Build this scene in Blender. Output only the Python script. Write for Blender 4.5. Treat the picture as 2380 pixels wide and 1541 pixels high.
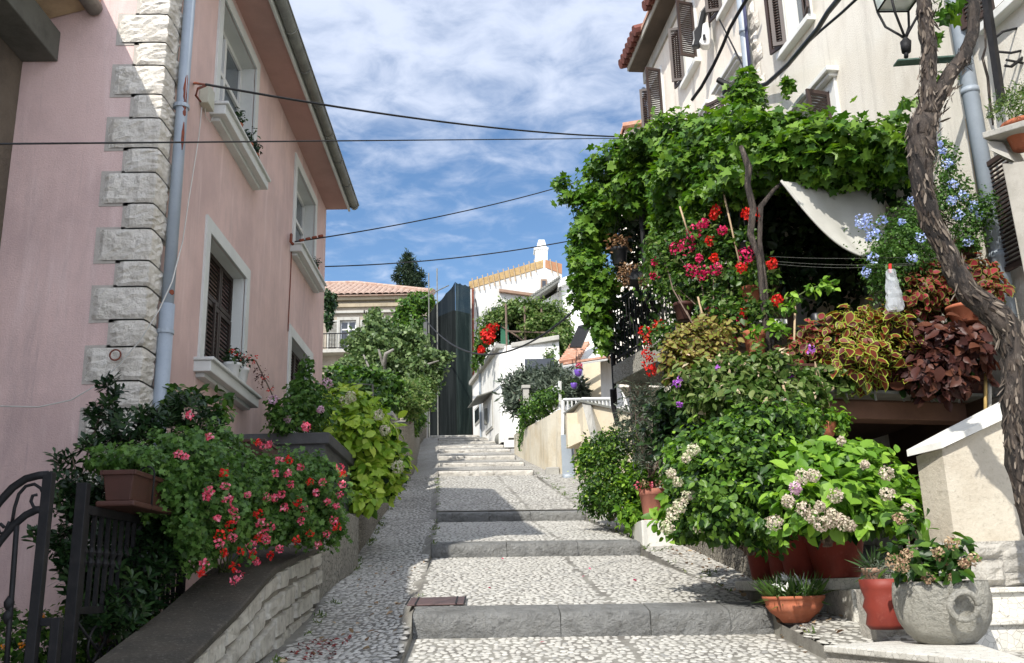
import bpy, math, random
import numpy as np
# ---------------------------------------------------------------- camera
for o in list(bpy.data.objects): bpy.data.objects.remove(o)
sc = bpy.context.scene
COL = sc.collection
F, CX, CY = 2208.0, 1190.0, 770.5            # measured in a 2380 px wide frame
_p, _r, _h = math.radians(15.1), math.atan(.0275), math.radians(1.62)
fw = np.array([math.sin(_h)*math.cos(_p), math.cos(_h)*math.cos(_p), math.sin(_p)])
R0 = np.array([math.cos(_h), -math.sin(_h), 0.0]); U0 = np.cross(R0, fw)
RR = math.cos(_r)*R0 - math.sin(_r)*U0; UU = math.sin(_r)*R0 + math.cos(_r)*U0
from mathutils import Matrix, Vector
cd = bpy.data.cameras.new('camera'); cam = bpy.data.objects.new('camera', cd); COL.objects.link(cam)
cd.lens = 36*F/2380; cd.sensor_width = 36; cd.clip_end = 3000; cd.clip_start = .05
cam.matrix_world = Matrix(((RR[0],UU[0],-fw[0],0),(RR[1],UU[1],-fw[1],0),(RR[2],UU[2],-fw[2],0),(0,0,0,1)))
sc.camera = cam
# ---------------------------------------------------------------- light
SUN = np.array([-.50, -1.0, 1.0]); SUN /= np.linalg.norm(SUN)   # towards the sun
el = math.asin(SUN[2]); az = math.atan2(SUN[0], SUN[1])
ld = bpy.data.lights.new('sun', 'SUN'); lo = bpy.data.objects.new('sun', ld); COL.objects.link(lo)
ld.energy = 3.3; ld.angle = math.radians(.55); ld.color = (1, .955, .88)
lo.rotation_euler = Vector(SUN).to_track_quat('Z', 'Y').to_euler(); lo.location = (-10, -20, 30)
w = bpy.data.worlds.new("World"); sc.world = w; w.use_nodes = True
nt = w.node_tree; nt.nodes.clear()
def N(nt, typ, **k):
    n = nt.nodes.new(typ)
    for a, b in k.items():
        if a in n.inputs.keys() if isinstance(a, str) else False: n.inputs[a].default_value = b
        else: setattr(n, a, b)
    return n
sky = N(nt, 'ShaderNodeTexSky', sky_type='NISHITA', sun_disc=False)
sky.sun_elevation = el; sky.sun_rotation = az
sky.air_density = 1.0; sky.dust_density = .6; sky.ozone_density = 2.2
tc = nt.nodes.new('ShaderNodeTexCoord'); L = nt.links.new
def cmath(op, a, b=None, clamp=False, T=None):
    T = T or nt
    n = T.nodes.new('ShaderNodeMath'); n.operation = op; n.use_clamp = clamp
    for i, v in enumerate((a, b)):
        if v is None: continue
        if isinstance(v, (int, float)): n.inputs[i].default_value = v
        else: T.links.new(v, n.inputs[i])
    return n.outputs[0]
sep = nt.nodes.new('ShaderNodeSeparateXYZ'); L(tc.outputs['Generated'], sep.inputs[0])
zz = cmath('MAXIMUM', sep.outputs[2], .05)
cx_ = cmath('DIVIDE', sep.outputs[0], zz); cy_ = cmath('DIVIDE', sep.outputs[1], zz)
comb = nt.nodes.new('ShaderNodeCombineXYZ'); L(cx_, comb.inputs[0]); L(cy_, comb.inputs[1])
mp = nt.nodes.new('ShaderNodeMapping'); L(comb.outputs[0], mp.inputs[0]); mp.inputs['Rotation'].default_value = (0,0,.35); mp.inputs['Scale'].default_value = (1.0,.9,1)
n1 = nt.nodes.new('ShaderNodeTexNoise'); L(mp.outputs[0], n1.inputs['Vector'])
n1.inputs['Scale'].default_value = 8.5; n1.inputs['Detail'].default_value = 9; n1.inputs['Roughness'].default_value = .58; n1.inputs['Distortion'].default_value = .35
n2 = nt.nodes.new('ShaderNodeTexNoise'); L(mp.outputs[0], n2.inputs['Vector'])
n2.inputs['Scale'].default_value = .9; n2.inputs['Detail'].default_value = 3; n2.inputs['Roughness'].default_value = .5
# more cover higher up (nearer overhead), thin streaks low down
hi = nt.nodes.new('ShaderNodeMapRange'); L(sep.outputs[2], hi.inputs[0])
hi.inputs[1].default_value = .33; hi.inputs[2].default_value = .55; hi.inputs[3].default_value = -.17; hi.inputs[4].default_value = .15
dens = cmath('ADD', cmath('ADD', cmath('MULTIPLY', n1.outputs[0], .62), cmath('MULTIPLY', n2.outputs[0], .5)), hi.outputs[0])
bk = nt.nodes.new('ShaderNodeMapRange'); L(sep.outputs[1], bk.inputs[0])  # unseen extra cloud cover behind the viewer, added to lift the shade
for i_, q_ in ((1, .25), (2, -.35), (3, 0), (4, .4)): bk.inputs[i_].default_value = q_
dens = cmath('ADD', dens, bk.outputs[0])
cr = nt.nodes.new('ShaderNodeMapRange'); L(dens, cr.inputs[0]); cr.interpolation_type = 'SMOOTHSTEP'
cr.inputs[1].default_value = .36; cr.inputs[2].default_value = .80; cr.inputs[3].default_value = 0; cr.inputs[4].default_value = .9
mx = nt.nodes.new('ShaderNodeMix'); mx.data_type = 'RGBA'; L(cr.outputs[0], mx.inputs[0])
hs = nt.nodes.new('ShaderNodeHueSaturation'); hs.inputs['Saturation'].default_value = 1.12; hs.inputs['Value'].default_value = .8; L(sky.outputs[0], hs.inputs['Color'])
L(hs.outputs[0], mx.inputs[6])
br_ = nt.nodes.new('ShaderNodeMapRange'); L(sep.outputs[1], br_.inputs[0])      # unseen cloud behind the viewer, brightened to fill the shaded fronts
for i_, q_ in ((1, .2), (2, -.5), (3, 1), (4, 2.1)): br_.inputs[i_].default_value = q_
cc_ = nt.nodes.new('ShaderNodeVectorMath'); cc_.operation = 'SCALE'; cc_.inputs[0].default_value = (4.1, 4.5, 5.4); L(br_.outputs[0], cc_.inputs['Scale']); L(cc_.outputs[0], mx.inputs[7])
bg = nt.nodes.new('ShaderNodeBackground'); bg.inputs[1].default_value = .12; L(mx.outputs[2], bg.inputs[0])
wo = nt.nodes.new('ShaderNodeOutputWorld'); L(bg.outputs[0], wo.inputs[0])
sc.view_settings.view_transform = 'Standard'; sc.view_settings.look = 'None'; sc.view_settings.exposure = .8; sc.view_settings.gamma = 1
# ---------------------------------------------------------------- pixel rays -> places
def ray(x, y): return fw*F + RR*(x-CX) - UU*(y-CY)
def P(x, y, Y): d = ray(x, y); return d*(Y/d[1])
def PX(x, y, X): d = ray(x, y); return d*(X/d[0])
def PZ(x, y, Z): d = ray(x, y); return d*(Z/d[2])
def PP(x, y, o, n): d = ray(x, y); return d*(np.dot(o, n)/np.dot(d, n))
def proj(q): z = np.dot(q, fw); return CX+F*np.dot(q, RR)/z, CY-F*np.dot(q, UU)/z
A = lambda *v: np.array(v, float)
rng = np.random.default_rng(7); random.seed(7)
def unit(v): return v/np.linalg.norm(v)
# ---------------------------------------------------------------- things and parts
ORG = {}
def tag(o, label=None, cat=None, group=None, kind=None):
    if label: o['label'] = label
    if cat: o['category'] = cat
    if group: o['group'] = group
    if kind: o['kind'] = kind
    return o
def T(name, label, cat, loc=(0,0,0), group=None):
    o = bpy.data.objects.new(name, None); COL.objects.link(o); o.location = tuple(float(v) for v in loc)
    o.empty_display_size = .1; ORG[o.name] = A(*loc); return tag(o, label, cat, group)
def link(name, me, parent, org):
    o = bpy.data.objects.new(name, me); COL.objects.link(o)
    if parent is not None: o.parent = parent; o.location = tuple(org - ORG[parent.name])
    else: o.location = tuple(org)
    ORG[o.name] = org.copy(); return o
class MB:
    def __init__(s): s.v = []; s.f = []
    def add(s, vs, fs):
        b = len(s.v); s.v += [tuple(float(c) for c in q) for q in vs]; s.f += [tuple(i+b for i in f) for f in fs]; return s
    def quad(s, *q): return s.add(q, [tuple(range(len(q)))])
    def obox(s, o, a, b, c):
        o, a, b, c = map(np.asarray, (o, a, b, c))
        if np.dot(np.cross(a, b), c) < 0: a, b = b, a
        vs = [o, o+a, o+a+b, o+b, o+c, o+a+c, o+a+b+c, o+b+c]
        return s.add(vs, [(0,3,2,1),(4,5,6,7),(0,1,5,4),(1,2,6,5),(2,3,7,6),(3,0,4,7)])
    def box(s, x0, x1, y0, y1, z0, z1): return s.obox(A(x0,y0,z0), A(x1-x0,0,0), A(0,y1-y0,0), A(0,0,z1-z0))
    def ext(s, poly, vec):
        n = len(poly); vec = np.asarray(vec); p0 = [np.asarray(q) for q in poly]
        nn = sum((np.cross(p0[i]-p0[0], p0[(i+1) % n]-p0[0]) for i in range(n)), A(0,0,0))
        if np.dot(nn, vec) > 0: p0 = p0[::-1]
        vs = p0 + [q+vec for q in p0]
        return s.add(vs, [tuple(range(n)), tuple(range(2*n-1, n-1, -1))] + [(i, i+n, (i+1) % n+n, (i+1) % n) for i in range(n)])
    def tube(s, pts, r, n=8, jit=0):
        pts = [np.asarray(q, float) for q in pts]; m = len(pts); rs = [r]*m if np.isscalar(r) else r
        vs = []; up = None
        for i in range(m):
            d = unit(pts[min(i+1, m-1)]-pts[max(i-1, 0)])
            if up is None: up = unit(np.cross(d, A(.31,.87,.4) if abs(d[2]) > .5 else A(0,0,1)))
            up = unit(up - d*np.dot(up, d)); sd = np.cross(d, up)
            for k in range(n):
                a = 2*math.pi*k/n; rr = rs[i]*(1+(random.uniform(-jit, jit) if jit else 0))
                vs.append(pts[i]+(up*math.cos(a)+sd*math.sin(a))*rr)
        fs = [(i*n+k, i*n+(k+1) % n, (i+1)*n+(k+1) % n, (i+1)*n+k) for i in range(m-1) for k in range(n)]
        fs += [tuple(range(n))[::-1], tuple((m-1)*n+k for k in range(n))]
        return s.add(vs, fs)
    def lathe(s, prof, c, n=24):
        vs = [A(c[0]+r*math.cos(2*math.pi*k/n), c[1]+r*math.sin(2*math.pi*k/n), c[2]+z) for r, z in prof for k in range(n)]
        fs = [(i*n+k, i*n+(k+1) % n, (i+1)*n+(k+1) % n, (i+1)*n+k) for i in range(len(prof)-1) for k in range(n)]
        fs += [tuple(range(n))[::-1], tuple((len(prof)-1)*n+k for k in range(n))]
        return s.add(vs, fs)
    def grid(s, g):
        a, b = len(g), len(g[0])
        return s.add([q for row in g for q in row], [(i*b+j, i*b+j+1, (i+1)*b+j+1, (i+1)*b+j) for i in range(a-1) for j in range(b-1)])
    def build(s, name, m, parent=None, smooth=False, bev=0, solid=0):
        v = np.array(s.v); org = ORG[parent.name] if parent is not None else A((v[:,0].min()+v[:,0].max())/2, (v[:,1].min()+v[:,1].max())/2, v[:,2].min())
        me = bpy.data.meshes.new(name); me.from_pydata([tuple(q) for q in (v-org)], [], s.f); me.materials.append(m)
        if smooth: me.polygons.foreach_set('use_smooth', [True]*len(me.polygons))
        me.update(); o = link(name, me, parent, org)
        if solid: md = o.modifiers.new('s', 'SOLIDIFY'); md.thickness = solid; md.offset = 0
        if bev: md = o.modifiers.new('b', 'BEVEL'); md.width = bev; md.segments = 2; md.limit_method = 'ANGLE'; md.angle_limit = .7
        return o
def wire(name, a, b, sag, r, m, label=None, cat='cable', parent=None, group=None, n=24):
    a, b = map(np.asarray, (a, b)); k = MB()
    k.tube([a+(b-a)*t-A(0,0,sag*4*t*(1-t)) for t in np.linspace(0, 1, n)], r, 6)
    o = k.build(name, m, parent, True)
    if label: tag(o, label, cat, group)
    return o
# ---------------------------------------------------------------- materials
def newmat(name):
    m = bpy.data.materials.new(name); m.use_nodes = True; t = m.node_tree
    return m, t, t.nodes['Principled BSDF']
def rgb(c): return (c[0], c[1], c[2], 1)
def mixc(t, fac, a, b):
    m = t.nodes.new('ShaderNodeMix'); m.data_type = 'RGBA'
    for i, v in ((0, fac), (6, a), (7, b)):
        if isinstance(v, (tuple, float, int)): m.inputs[i].default_value = v if i == 0 else rgb(v)
        else: t.links.new(v, m.inputs[i])
    return m.outputs[2]
def noise(t, scale, detail=6, rough=.6, stretch=None, dist=0):
    tc = t.nodes.new('ShaderNodeTexCoord'); n = t.nodes.new('ShaderNodeTexNoise')
    n.inputs['Scale'].default_value = scale; n.inputs['Detail'].default_value = detail; n.inputs['Roughness'].default_value = rough; n.inputs['Distortion'].default_value = dist
    if stretch:
        mp = t.nodes.new('ShaderNodeMapping'); mp.inputs['Scale'].default_value = stretch
        t.links.new(tc.outputs['Object'], mp.inputs[0]); t.links.new(mp.outputs[0], n.inputs['Vector'])
    else: t.links.new(tc.outputs['Object'], n.inputs['Vector'])
    return n.outputs[0]
def rampf(t, v, lo, hi, a=0., b=1.):
    n = t.nodes.new('ShaderNodeMapRange'); t.links.new(v, n.inputs[0])
    for i, q in ((1, lo), (2, hi), (3, a), (4, b)): n.inputs[i].default_value = q
    n.interpolation_type = 'SMOOTHSTEP'; return n.outputs[0]
def bump(t, b, h, strength=.4, dist=.02):
    n = t.nodes.new('ShaderNodeBump'); n.inputs['Strength'].default_value = strength; n.inputs['Distance'].default_value = dist
    t.links.new(h, n.inputs['Height']); t.links.new(n.outputs[0], b.inputs['Normal'])
def surf(name, c, c2=None, c3=None, rough=.85, s=2., fine=60., bs=.4, bd=.01, streak=None, spec=.3, metal=0, dirt=None):
    """noisy surface: base c, broad patches c2, fine speckle c3, optional vertical weather streaks"""
    m, t, b = newmat(name); c2 = c2 or tuple(v*.85 for v in c); c3 = c3 or tuple(v*.8 for v in c)
    col = mixc(t, rampf(t, noise(t, s, 8, .65), .38, .68), c, c2)
    fn = noise(t, fine, 6, .7)
    col = mixc(t, rampf(t, fn, .52, .75, 0, .7), col, c3)
    if streak: col = mixc(t, rampf(t, noise(t, 1.6, 7, .7, (3.2, 3.2, .35)), .5, .78, 0, .75), col, streak)
    if dirt:                                             # broad blotches and running stains
        col = mixc(t, rampf(t, noise(t, .55, 9, .72, (1.6, 1.6, .5), .6), .50, .76, 0, .75), col, dirt)
        col = mixc(t, rampf(t, noise(t, 2.6, 8, .75, (4, 4, .22), .3), .56, .78, 0, .7), col, dirt)
    t.links.new(col, b.inputs['Base Color']); b.inputs['Roughness'].default_value = rough
    b.inputs['Specular IOR Level'].default_value = spec; b.inputs['Metallic'].default_value = metal
    if bs: bump(t, b, fn, bs, bd)
    return m
def leafmat(name, c1, c2, c3, tr=.3, rough=.42, edge=None):
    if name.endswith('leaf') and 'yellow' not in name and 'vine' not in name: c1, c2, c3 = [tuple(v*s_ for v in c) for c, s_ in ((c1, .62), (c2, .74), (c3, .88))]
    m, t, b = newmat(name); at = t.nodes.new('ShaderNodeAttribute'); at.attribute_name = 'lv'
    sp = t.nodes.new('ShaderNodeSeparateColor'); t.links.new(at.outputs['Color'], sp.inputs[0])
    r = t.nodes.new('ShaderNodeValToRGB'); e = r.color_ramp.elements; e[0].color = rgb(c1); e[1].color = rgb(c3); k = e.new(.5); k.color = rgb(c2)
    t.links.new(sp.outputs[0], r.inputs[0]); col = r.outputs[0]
    if edge: col = mixc(t, rampf(t, sp.outputs[1], .74, .9), col, edge)
    t.links.new(col, b.inputs['Base Color']); b.inputs['Roughness'].default_value = rough; b.inputs['Specular IOR Level'].default_value = .28
    tl = t.nodes.new('ShaderNodeBsdfTranslucent'); hsv = t.nodes.new('ShaderNodeHueSaturation'); hsv.inputs['Value'].default_value = 1.5; hsv.inputs['Saturation'].default_value = 1.1
    t.links.new(col, hsv.inputs['Color']); t.links.new(hsv.outputs[0], tl.inputs[0])
    mx = t.nodes.new('ShaderNodeMixShader'); mx.inputs[0].default_value = tr
    t.links.new(b.outputs[0], mx.inputs[1]); t.links.new(tl.outputs[0], mx.inputs[2]); t.links.new(mx.outputs[0], t.nodes['Material Output'].inputs[0])
    return m
def glassmat(name, c=(.05,.07,.09), rough=.06):
    m, t, b = newmat(name); b.inputs['Base Color'].default_value = rgb(c); b.inputs['Roughness'].default_value = rough; b.inputs['Specular IOR Level'].default_value = .9
    return m
M = {}
M['pink'] = surf('pink_render', (.64,.46,.415), (.51,.365,.335), (.46,.33,.30), s=.9, fine=75, bs=.35, bd=.02, streak=(.74,.58,.54), dirt=(.33,.255,.24))
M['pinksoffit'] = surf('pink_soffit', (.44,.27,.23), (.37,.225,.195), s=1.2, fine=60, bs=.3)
M['cream'] = surf('cream_render', (.74,.70,.61), (.70,.65,.55), (.56,.51,.43), s=.8, fine=60, bs=.5, bd=.015, streak=(.50,.46,.39), dirt=(.50,.45,.37))
M['creamB'] = surf('cream_render_far', (.78,.72,.62), (.74,.66,.56), (.60,.53,.44), s=.9, fine=45, bs=.5, bd=.02, streak=(.48,.42,.34), dirt=(.50,.44,.36))
M['white'] = surf('white_paint', (.74,.74,.70), (.66,.66,.62), s=1.5, fine=50, bs=.15, rough=.6)
M['whitewall'] = surf('whitewash', (.78,.77,.73), (.70,.68,.63), (.58,.56,.51), s=.9, fine=30, bs=.25, streak=(.46,.44,.39), dirt=(.50,.48,.42))
M['trim'] = surf('window_trim', (.58,.59,.56), (.52,.53,.50), s=2, fine=70, bs=.15, rough=.65)
M['quoin'] = surf('quoin_stone', (.84,.79,.70), (.66,.61,.53), (.46,.42,.36), s=4, fine=30, bs=1., bd=.04, streak=(.55,.5,.42))
M['mortar'] = surf('mortar', (.43,.39,.34), s=5, fine=40, bs=.5)
M['metalgrey'] = surf('grey_pipe', (.30,.34,.38), (.26,.30,.34), s=3, fine=50, bs=.05, rough=.45, spec=.5)
M['rust'] = surf('rust', (.22,.06,.03), (.12,.04,.03), s=12, fine=40, bs=.4)
M['gutter'] = surf('gutter_metal', (.13,.13,.115), (.20,.20,.17), (.08,.08,.07), s=4, fine=30, bs=.2, rough=.6)
M['iron'] = surf('black_iron', (.010,.010,.011), (.018,.017,.017), s=14, fine=50, bs=.2, rough=.6, spec=.25)
M['shutter'] = surf('brown_shutter', (.050,.031,.025), (.036,.024,.020), s=4, fine=40, bs=.1, rough=.5, spec=.4)
M['shutterdark'] = surf('dark_louvre', (.035,.023,.018), s=4, fine=40, bs=.1, rough=.6)
M['glass'] = glassmat('window_glass'); M['glass2'] = glassmat('dark_glass', (.015,.017,.02), .1)
M['frame'] = surf('white_frame', (.68,.68,.65), s=3, fine=60, bs=.05, rough=.45)
M['terra'] = surf('terracotta', (.40,.125,.062), (.30,.095,.05), (.46,.2,.12), s=5, fine=30, bs=.2, rough=.8, dirt=(.46,.27,.19))
M['terrabrown'] = surf('brown_plastic', (.065,.026,.018), (.05,.021,.015), s=5, fine=30, bs=.1, rough=.6)
M['terrared'] = surf('red_glaze', (.22,.035,.022), (.13,.02,.015), (.30,.07,.05), s=5, fine=20, bs=.15, rough=.55, spec=.35, dirt=(.26,.10,.07))
M['blackplastic'] = surf('black_plastic', (.02,.021,.023), s=5, fine=30, bs=.05, rough=.4, spec=.5)
M['greystone'] = surf('grey_kerb_stone', (.30,.30,.285), (.20,.20,.19), (.11,.11,.105), s=5, fine=17, bs=1., bd=.10, dirt=(.13,.13,.12))
M['bowlstone'] = surf('carved_stone', (.54,.52,.45), (.41,.395,.34), (.25,.24,.205), s=5, fine=22, bs=1.2, bd=.07)
M['marble'] = surf('pale_marble', (.66,.65,.60), (.56,.55,.50), (.45,.44,.40), s=2.5, fine=22, bs=.2, rough=.55, bd=.01)
M['rough'] = surf('rough_pale_stone', (.55,.52,.46), (.40,.38,.34), (.28,.26,.23), s=5, fine=18, bs=1., bd=.05)
M['wallstone'] = surf('wall_stone', (.66,.63,.54), (.50,.47,.40), (.24,.22,.18), s=5, fine=20, bs=1., bd=.05, streak=(.20,.19,.15))
M['coping'] = surf('dark_concrete', (.075,.065,.05), (.05,.045,.036), (.22,.20,.17), s=3, fine=38, bs=.8, bd=.02)
M['darkcoping'] = surf('dark_grey_concrete', (.085,.085,.083), (.06,.06,.06), s=3, fine=40, bs=.4)
M['bark'] = None
M['woodpale'] = surf('pale_wood', (.42,.31,.19), (.33,.24,.15), s=6, fine=30, bs=.2)
M['tile'] = surf('clay_tile', (.40,.20,.13), (.50,.32,.24), (.30,.17,.12), s=6, fine=14, bs=.3)
M['tilepale'] = surf('old_clay_tile', (.30,.19,.14), (.42,.32,.25), (.20,.14,.11), s=5, fine=9, bs=.3)
M['concrete'] = surf('pale_concrete', (.40,.385,.34), (.30,.29,.26), (.2,.19,.17), s=2, fine=25, bs=.5, streak=(.18,.17,.15))
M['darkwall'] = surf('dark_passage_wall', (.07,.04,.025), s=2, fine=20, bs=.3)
M['ochre'] = surf('ochre_beam', (.10,.05,.03), s=2, fine=20, bs=.2)
def bark():
    m, t, b = newmat('vine_bark')
    n = noise(t, 9, 8, .75, (1, 1, .22), 1.2); n2 = noise(t, 30, 5, .7, (1, 1, .3))
    c = mixc(t, rampf(t, n, .4, .62), (.018,.014,.012), (.11,.085,.068))
    c = mixc(t, rampf(t, n2, .55, .75), c, (.25,.21,.17)); t.links.new(c, b.inputs['Base Color']); b.inputs['Roughness'].default_value = .95
    bump(t, b, n, 1.0, .08); return m
M['bark'] = bark()
def stonemat(name, c1, c2, joint, sc_=(3, 3, 6), jw=.05, bs=.8, bd=.05, rough=.85):
    # irregular stones or broken slabs with joints between them
    m, t, b = newmat(name); tc = t.nodes.new('ShaderNodeTexCoord'); mp = t.nodes.new('ShaderNodeMapping'); mp.inputs['Scale'].default_value = sc_
    nz = t.nodes.new('ShaderNodeTexNoise'); nz.inputs['Scale'].default_value = 3; t.links.new(tc.outputs['Object'], nz.inputs['Vector'])
    ad = t.nodes.new('ShaderNodeMixRGB'); ad.blend_type = 'ADD'; ad.inputs[0].default_value = .12; t.links.new(tc.outputs['Object'], ad.inputs[1]); t.links.new(nz.outputs['Color'], ad.inputs[2]); t.links.new(ad.outputs[0], mp.inputs[0])
    v = t.nodes.new('ShaderNodeTexVoronoi'); v.feature = 'DISTANCE_TO_EDGE'; t.links.new(mp.outputs[0], v.inputs['Vector']); v2 = t.nodes.new('ShaderNodeTexVoronoi'); t.links.new(mp.outputs[0], v2.inputs['Vector'])
    sp = t.nodes.new('ShaderNodeSeparateColor'); t.links.new(v2.outputs['Color'], sp.inputs[0]); c = mixc(t, sp.outputs[0], c1, c2)
    c = mixc(t, rampf(t, noise(t, 14, 7, .7), .5, .75, 0, .6), c, tuple(x*.6 for x in c2)); e = rampf(t, v.outputs['Distance'], jw*.3, jw)
    c = mixc(t, e, joint, c); t.links.new(c, b.inputs['Base Color']); b.inputs['Roughness'].default_value = rough
    h_ = cmath('ADD', e, cmath('MULTIPLY', noise(t, 18, 6, .7), .5, T=t), T=t); bump(t, b, h_, bs, bd); return m
M['masonry'] = stonemat('old_masonry', (.34,.31,.25), (.22,.20,.16), (.07,.06,.045), (2.2, 2.2, 4.6), .09)
M['crazy'] = stonemat('broken_marble', (.66,.64,.58), (.54,.52,.46), (.25,.24,.21), (5, 5, 5), .03, .3, .01, .55)
M['branch'] = surf('branch', (.17,.12,.09), (.09,.065,.05), s=20, fine=40, bs=.5)
M['stem'] = surf('green_stem', (.10,.13,.04), s=10, fine=30, bs=.1)
# foliage
M['lvine'] = leafmat('vine_leaf', (.028,.075,.010), (.062,.145,.017), (.15,.26,.03), .3)
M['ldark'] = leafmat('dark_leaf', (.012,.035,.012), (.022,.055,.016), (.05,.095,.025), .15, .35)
M['lger'] = leafmat('geranium_leaf', (.04,.11,.02), (.075,.17,.03), (.13,.24,.05), .3)
M['lyel'] = leafmat('yellow_green_leaf', (.16,.30,.03), (.30,.45,.05), (.50,.60,.10), .3, .4)
M['lhyd'] = leafmat('hydrangea_leaf', (.075,.19,.02), (.16,.34,.035), (.30,.50,.06), .32, .45)
M['lmid'] = leafmat('bush_leaf', (.016,.055,.010), (.05,.125,.018), (.14,.25,.035), .25, .4)
M['llight'] = leafmat('light_bush_leaf', (.05,.11,.02), (.10,.19,.035), (.22,.27,.09), .3)
M['lgrey'] = leafmat('grey_leaf', (.05,.075,.05), (.09,.12,.08), (.16,.19,.13), .2)
M['lfig'] = leafmat('fig_leaf', (.05,.10,.03), (.09,.155,.045), (.20,.27,.10), .25)
M['lcyp'] = leafmat('cypress_leaf', (.008,.022,.008), (.014,.034,.011), (.028,.05,.016), .05, .6)
M['lcoly'] = leafmat('coleus_yellow', (.07,.012,.008), (.10,.016,.010), (.17,.04,.015), .25, .5, (.30,.38,.045))
M['lcolr'] = leafmat('coleus_red', (.05,.010,.010), (.15,.018,.02), (.32,.035,.045), .25, .5, (.15,.17,.03))
M['lcolb'] = leafmat('coleus_brown', (.035,.012,.011), (.06,.02,.016), (.12,.045,.026), .2, .45)
M['lcolg'] = leafmat('coleus_green', (.09,.12,.015), (.16,.19,.025), (.32,.28,.08), .25, .5, (.12,.04,.015))
M['fred'] = leafmat('red_petal', (.45,.012,.012), (.62,.02,.015), (.75,.05,.03), .25, .5)
M['fpink'] = leafmat('pink_petal', (.55,.05,.10), (.68,.10,.16), (.80,.30,.38), .25, .5)
M['fmag'] = leafmat('magenta_bract', (.42,.012,.06), (.58,.02,.10), (.72,.06,.20), .3, .5)
M['fblue'] = leafmat('blue_petal', (.26,.34,.66), (.40,.48,.78), (.58,.66,.88), .25, .5)
M['fwhite'] = leafmat('white_petal', (.75,.75,.72), (.82,.82,.8), (.88,.88,.86), .2, .5)
M['fdry'] = leafmat('dry_hydrangea', (.40,.32,.25), (.55,.52,.38), (.62,.50,.44), .2, .6)
M['fdrypale'] = leafmat('pale_dry_hydrangea', (.45,.48,.28), (.60,.60,.42), (.64,.50,.44), .2, .6)
M['fbrown'] = leafmat('withered_flower', (.16,.08,.05), (.36,.25,.15), (.5,.38,.24), .2, .7)
M['fpurple'] = leafmat('purple_petal', (.30,.06,.42), (.42,.12,.55), (.55,.25,.65), .25, .5)
M['flilac'] = leafmat('lilac_petal', (.50,.30,.42), (.6,.4,.5), (.7,.55,.6), .25, .5)
M['fblonde'] = leafmat('cream_bract', (.45,.36,.22), (.55,.45,.3), (.6,.42,.32), .25, .6)
M['lgrass'] = leafmat('grass_blade', (.04,.09,.02), (.07,.14,.03), (.12,.2,.05), .2)
# ---------------------------------------------------------------- leaves
def tmpl(pts, cz=-.0, fan=True):
    """fan of triangles round (0,c); pts outline x,y,z ; returns verts, faces, edge value"""
    c = (0, .45, cz); vs = [c]+pts; n = len(pts)
    return np.array(vs, float), [(0, i+1, (i+1) % n+1) for i in range(n)], np.array([0.]+[1.]*n)
OVATE = tmpl([(0,0,0),(-.27,.22,.05),(-.33,.48,.07),(-.2,.78,.03),(0,1.02,-.12),(.2,.78,.03),(.33,.48,.07),(.27,.22,.05)], -.03)
OV4 = tmpl([(0,0,0),(-.3,.42,.07),(0,1,-.08),(.3,.42,.07)])
NARROW = tmpl([(0,0,0),(-.12,.5,.03),(0,1,0),(.12,.5,.03)])
ROUND = tmpl([(0,.02,0),(-.34,.0,.06),(-.52,.34,.08),(-.36,.74,.02),(0,.9,-.05),(.36,.74,.02),(.52,.34,.08),(.34,.0,.06)])
GRAPE = tmpl([(0,.08,0),(-.22,-.1,.02),(-.55,.1,.06),(-.34,.3,.03),(-.6,.55,.03),(-.24,.62,.0),(0,1.0,-.1),(.24,.62,.0),(.6,.55,.03),(.34,.3,.03),(.55,.1,.06),(.22,-.1,.02)], -.04)
PETAL = tmpl([(0,0,0),(-.35,.5,.12),(0,.9,.2),(.35,.5,.12)])
NEEDLE = tmpl([(0,0,0),(-.045,.5,0),(0,1,0),(.045,.5,0)])
def leafmesh(name, m, parent, pos, nrm, tip, size, tm, lv=None, label=None):
    V, Fc, E = tm; n = len(pos); k = len(V)
    nrm = nrm/np.linalg.norm(nrm, axis=1, keepdims=True)
    t = tip-nrm*(tip*nrm).sum(1, keepdims=True); t /= np.linalg.norm(t, axis=1, keepdims=True)+1e-9; s = np.cross(nrm, t)
    size = np.broadcast_to(size, (n,))[:, None, None]
    v = pos[:, None, :]+size*(s[:, None, :]*V[None, :, 0:1]+t[:, None, :]*V[None, :, 1:2]+nrm[:, None, :]*V[None, :, 2:3])
    v = v.reshape(-1, 3); org = ORG[parent.name] if parent is not None else A(*v.mean(0)[:2], v[:, 2].min()); v = v-org
    f = np.array(Fc); nf = len(f); idx = (f[None]+(np.arange(n)*k)[:, None, None]).reshape(-1)
    me = bpy.data.meshes.new(name); me.vertices.add(len(v)); me.vertices.foreach_set('co', v.ravel())
    me.loops.add(len(idx)); me.loops.foreach_set('vertex_index', idx.astype(np.int32))
    me.polygons.add(n*nf); me.polygons.foreach_set('loop_start', (np.arange(n*nf)*3).astype(np.int32))
    me.polygons.foreach_set('loop_total', np.full(n*nf, 3, np.int32)) if bpy.app.version < (4, 0) else None
    me.update(calc_edges=True)
    a = me.color_attributes.new('lv', 'FLOAT_COLOR', 'POINT'); lv = rng.random(n) if lv is None else lv
    c = np.ones((n, k, 4)); c[:, :, 0] = lv[:, None]; c[:, :, 1] = E[None]; a.data.foreach_set('color', c.ravel())
    me.polygons.foreach_set('use_smooth', np.ones(n*nf, bool))
    me.materials.append(m); o = link(name, me, parent, org)
    if label: o['label'] = label
    return o
def B(x, y, Y, rx, ry, d=None):
    """ellipsoid round the point seen at x,y at distance Y; radii in frame pixels, d = depth radius in metres"""
    c = P(x, y, Y); s = Y/2080.; return (c, rx*s, d if d is not None else (rx+ry)*.5*s, ry*s)
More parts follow.
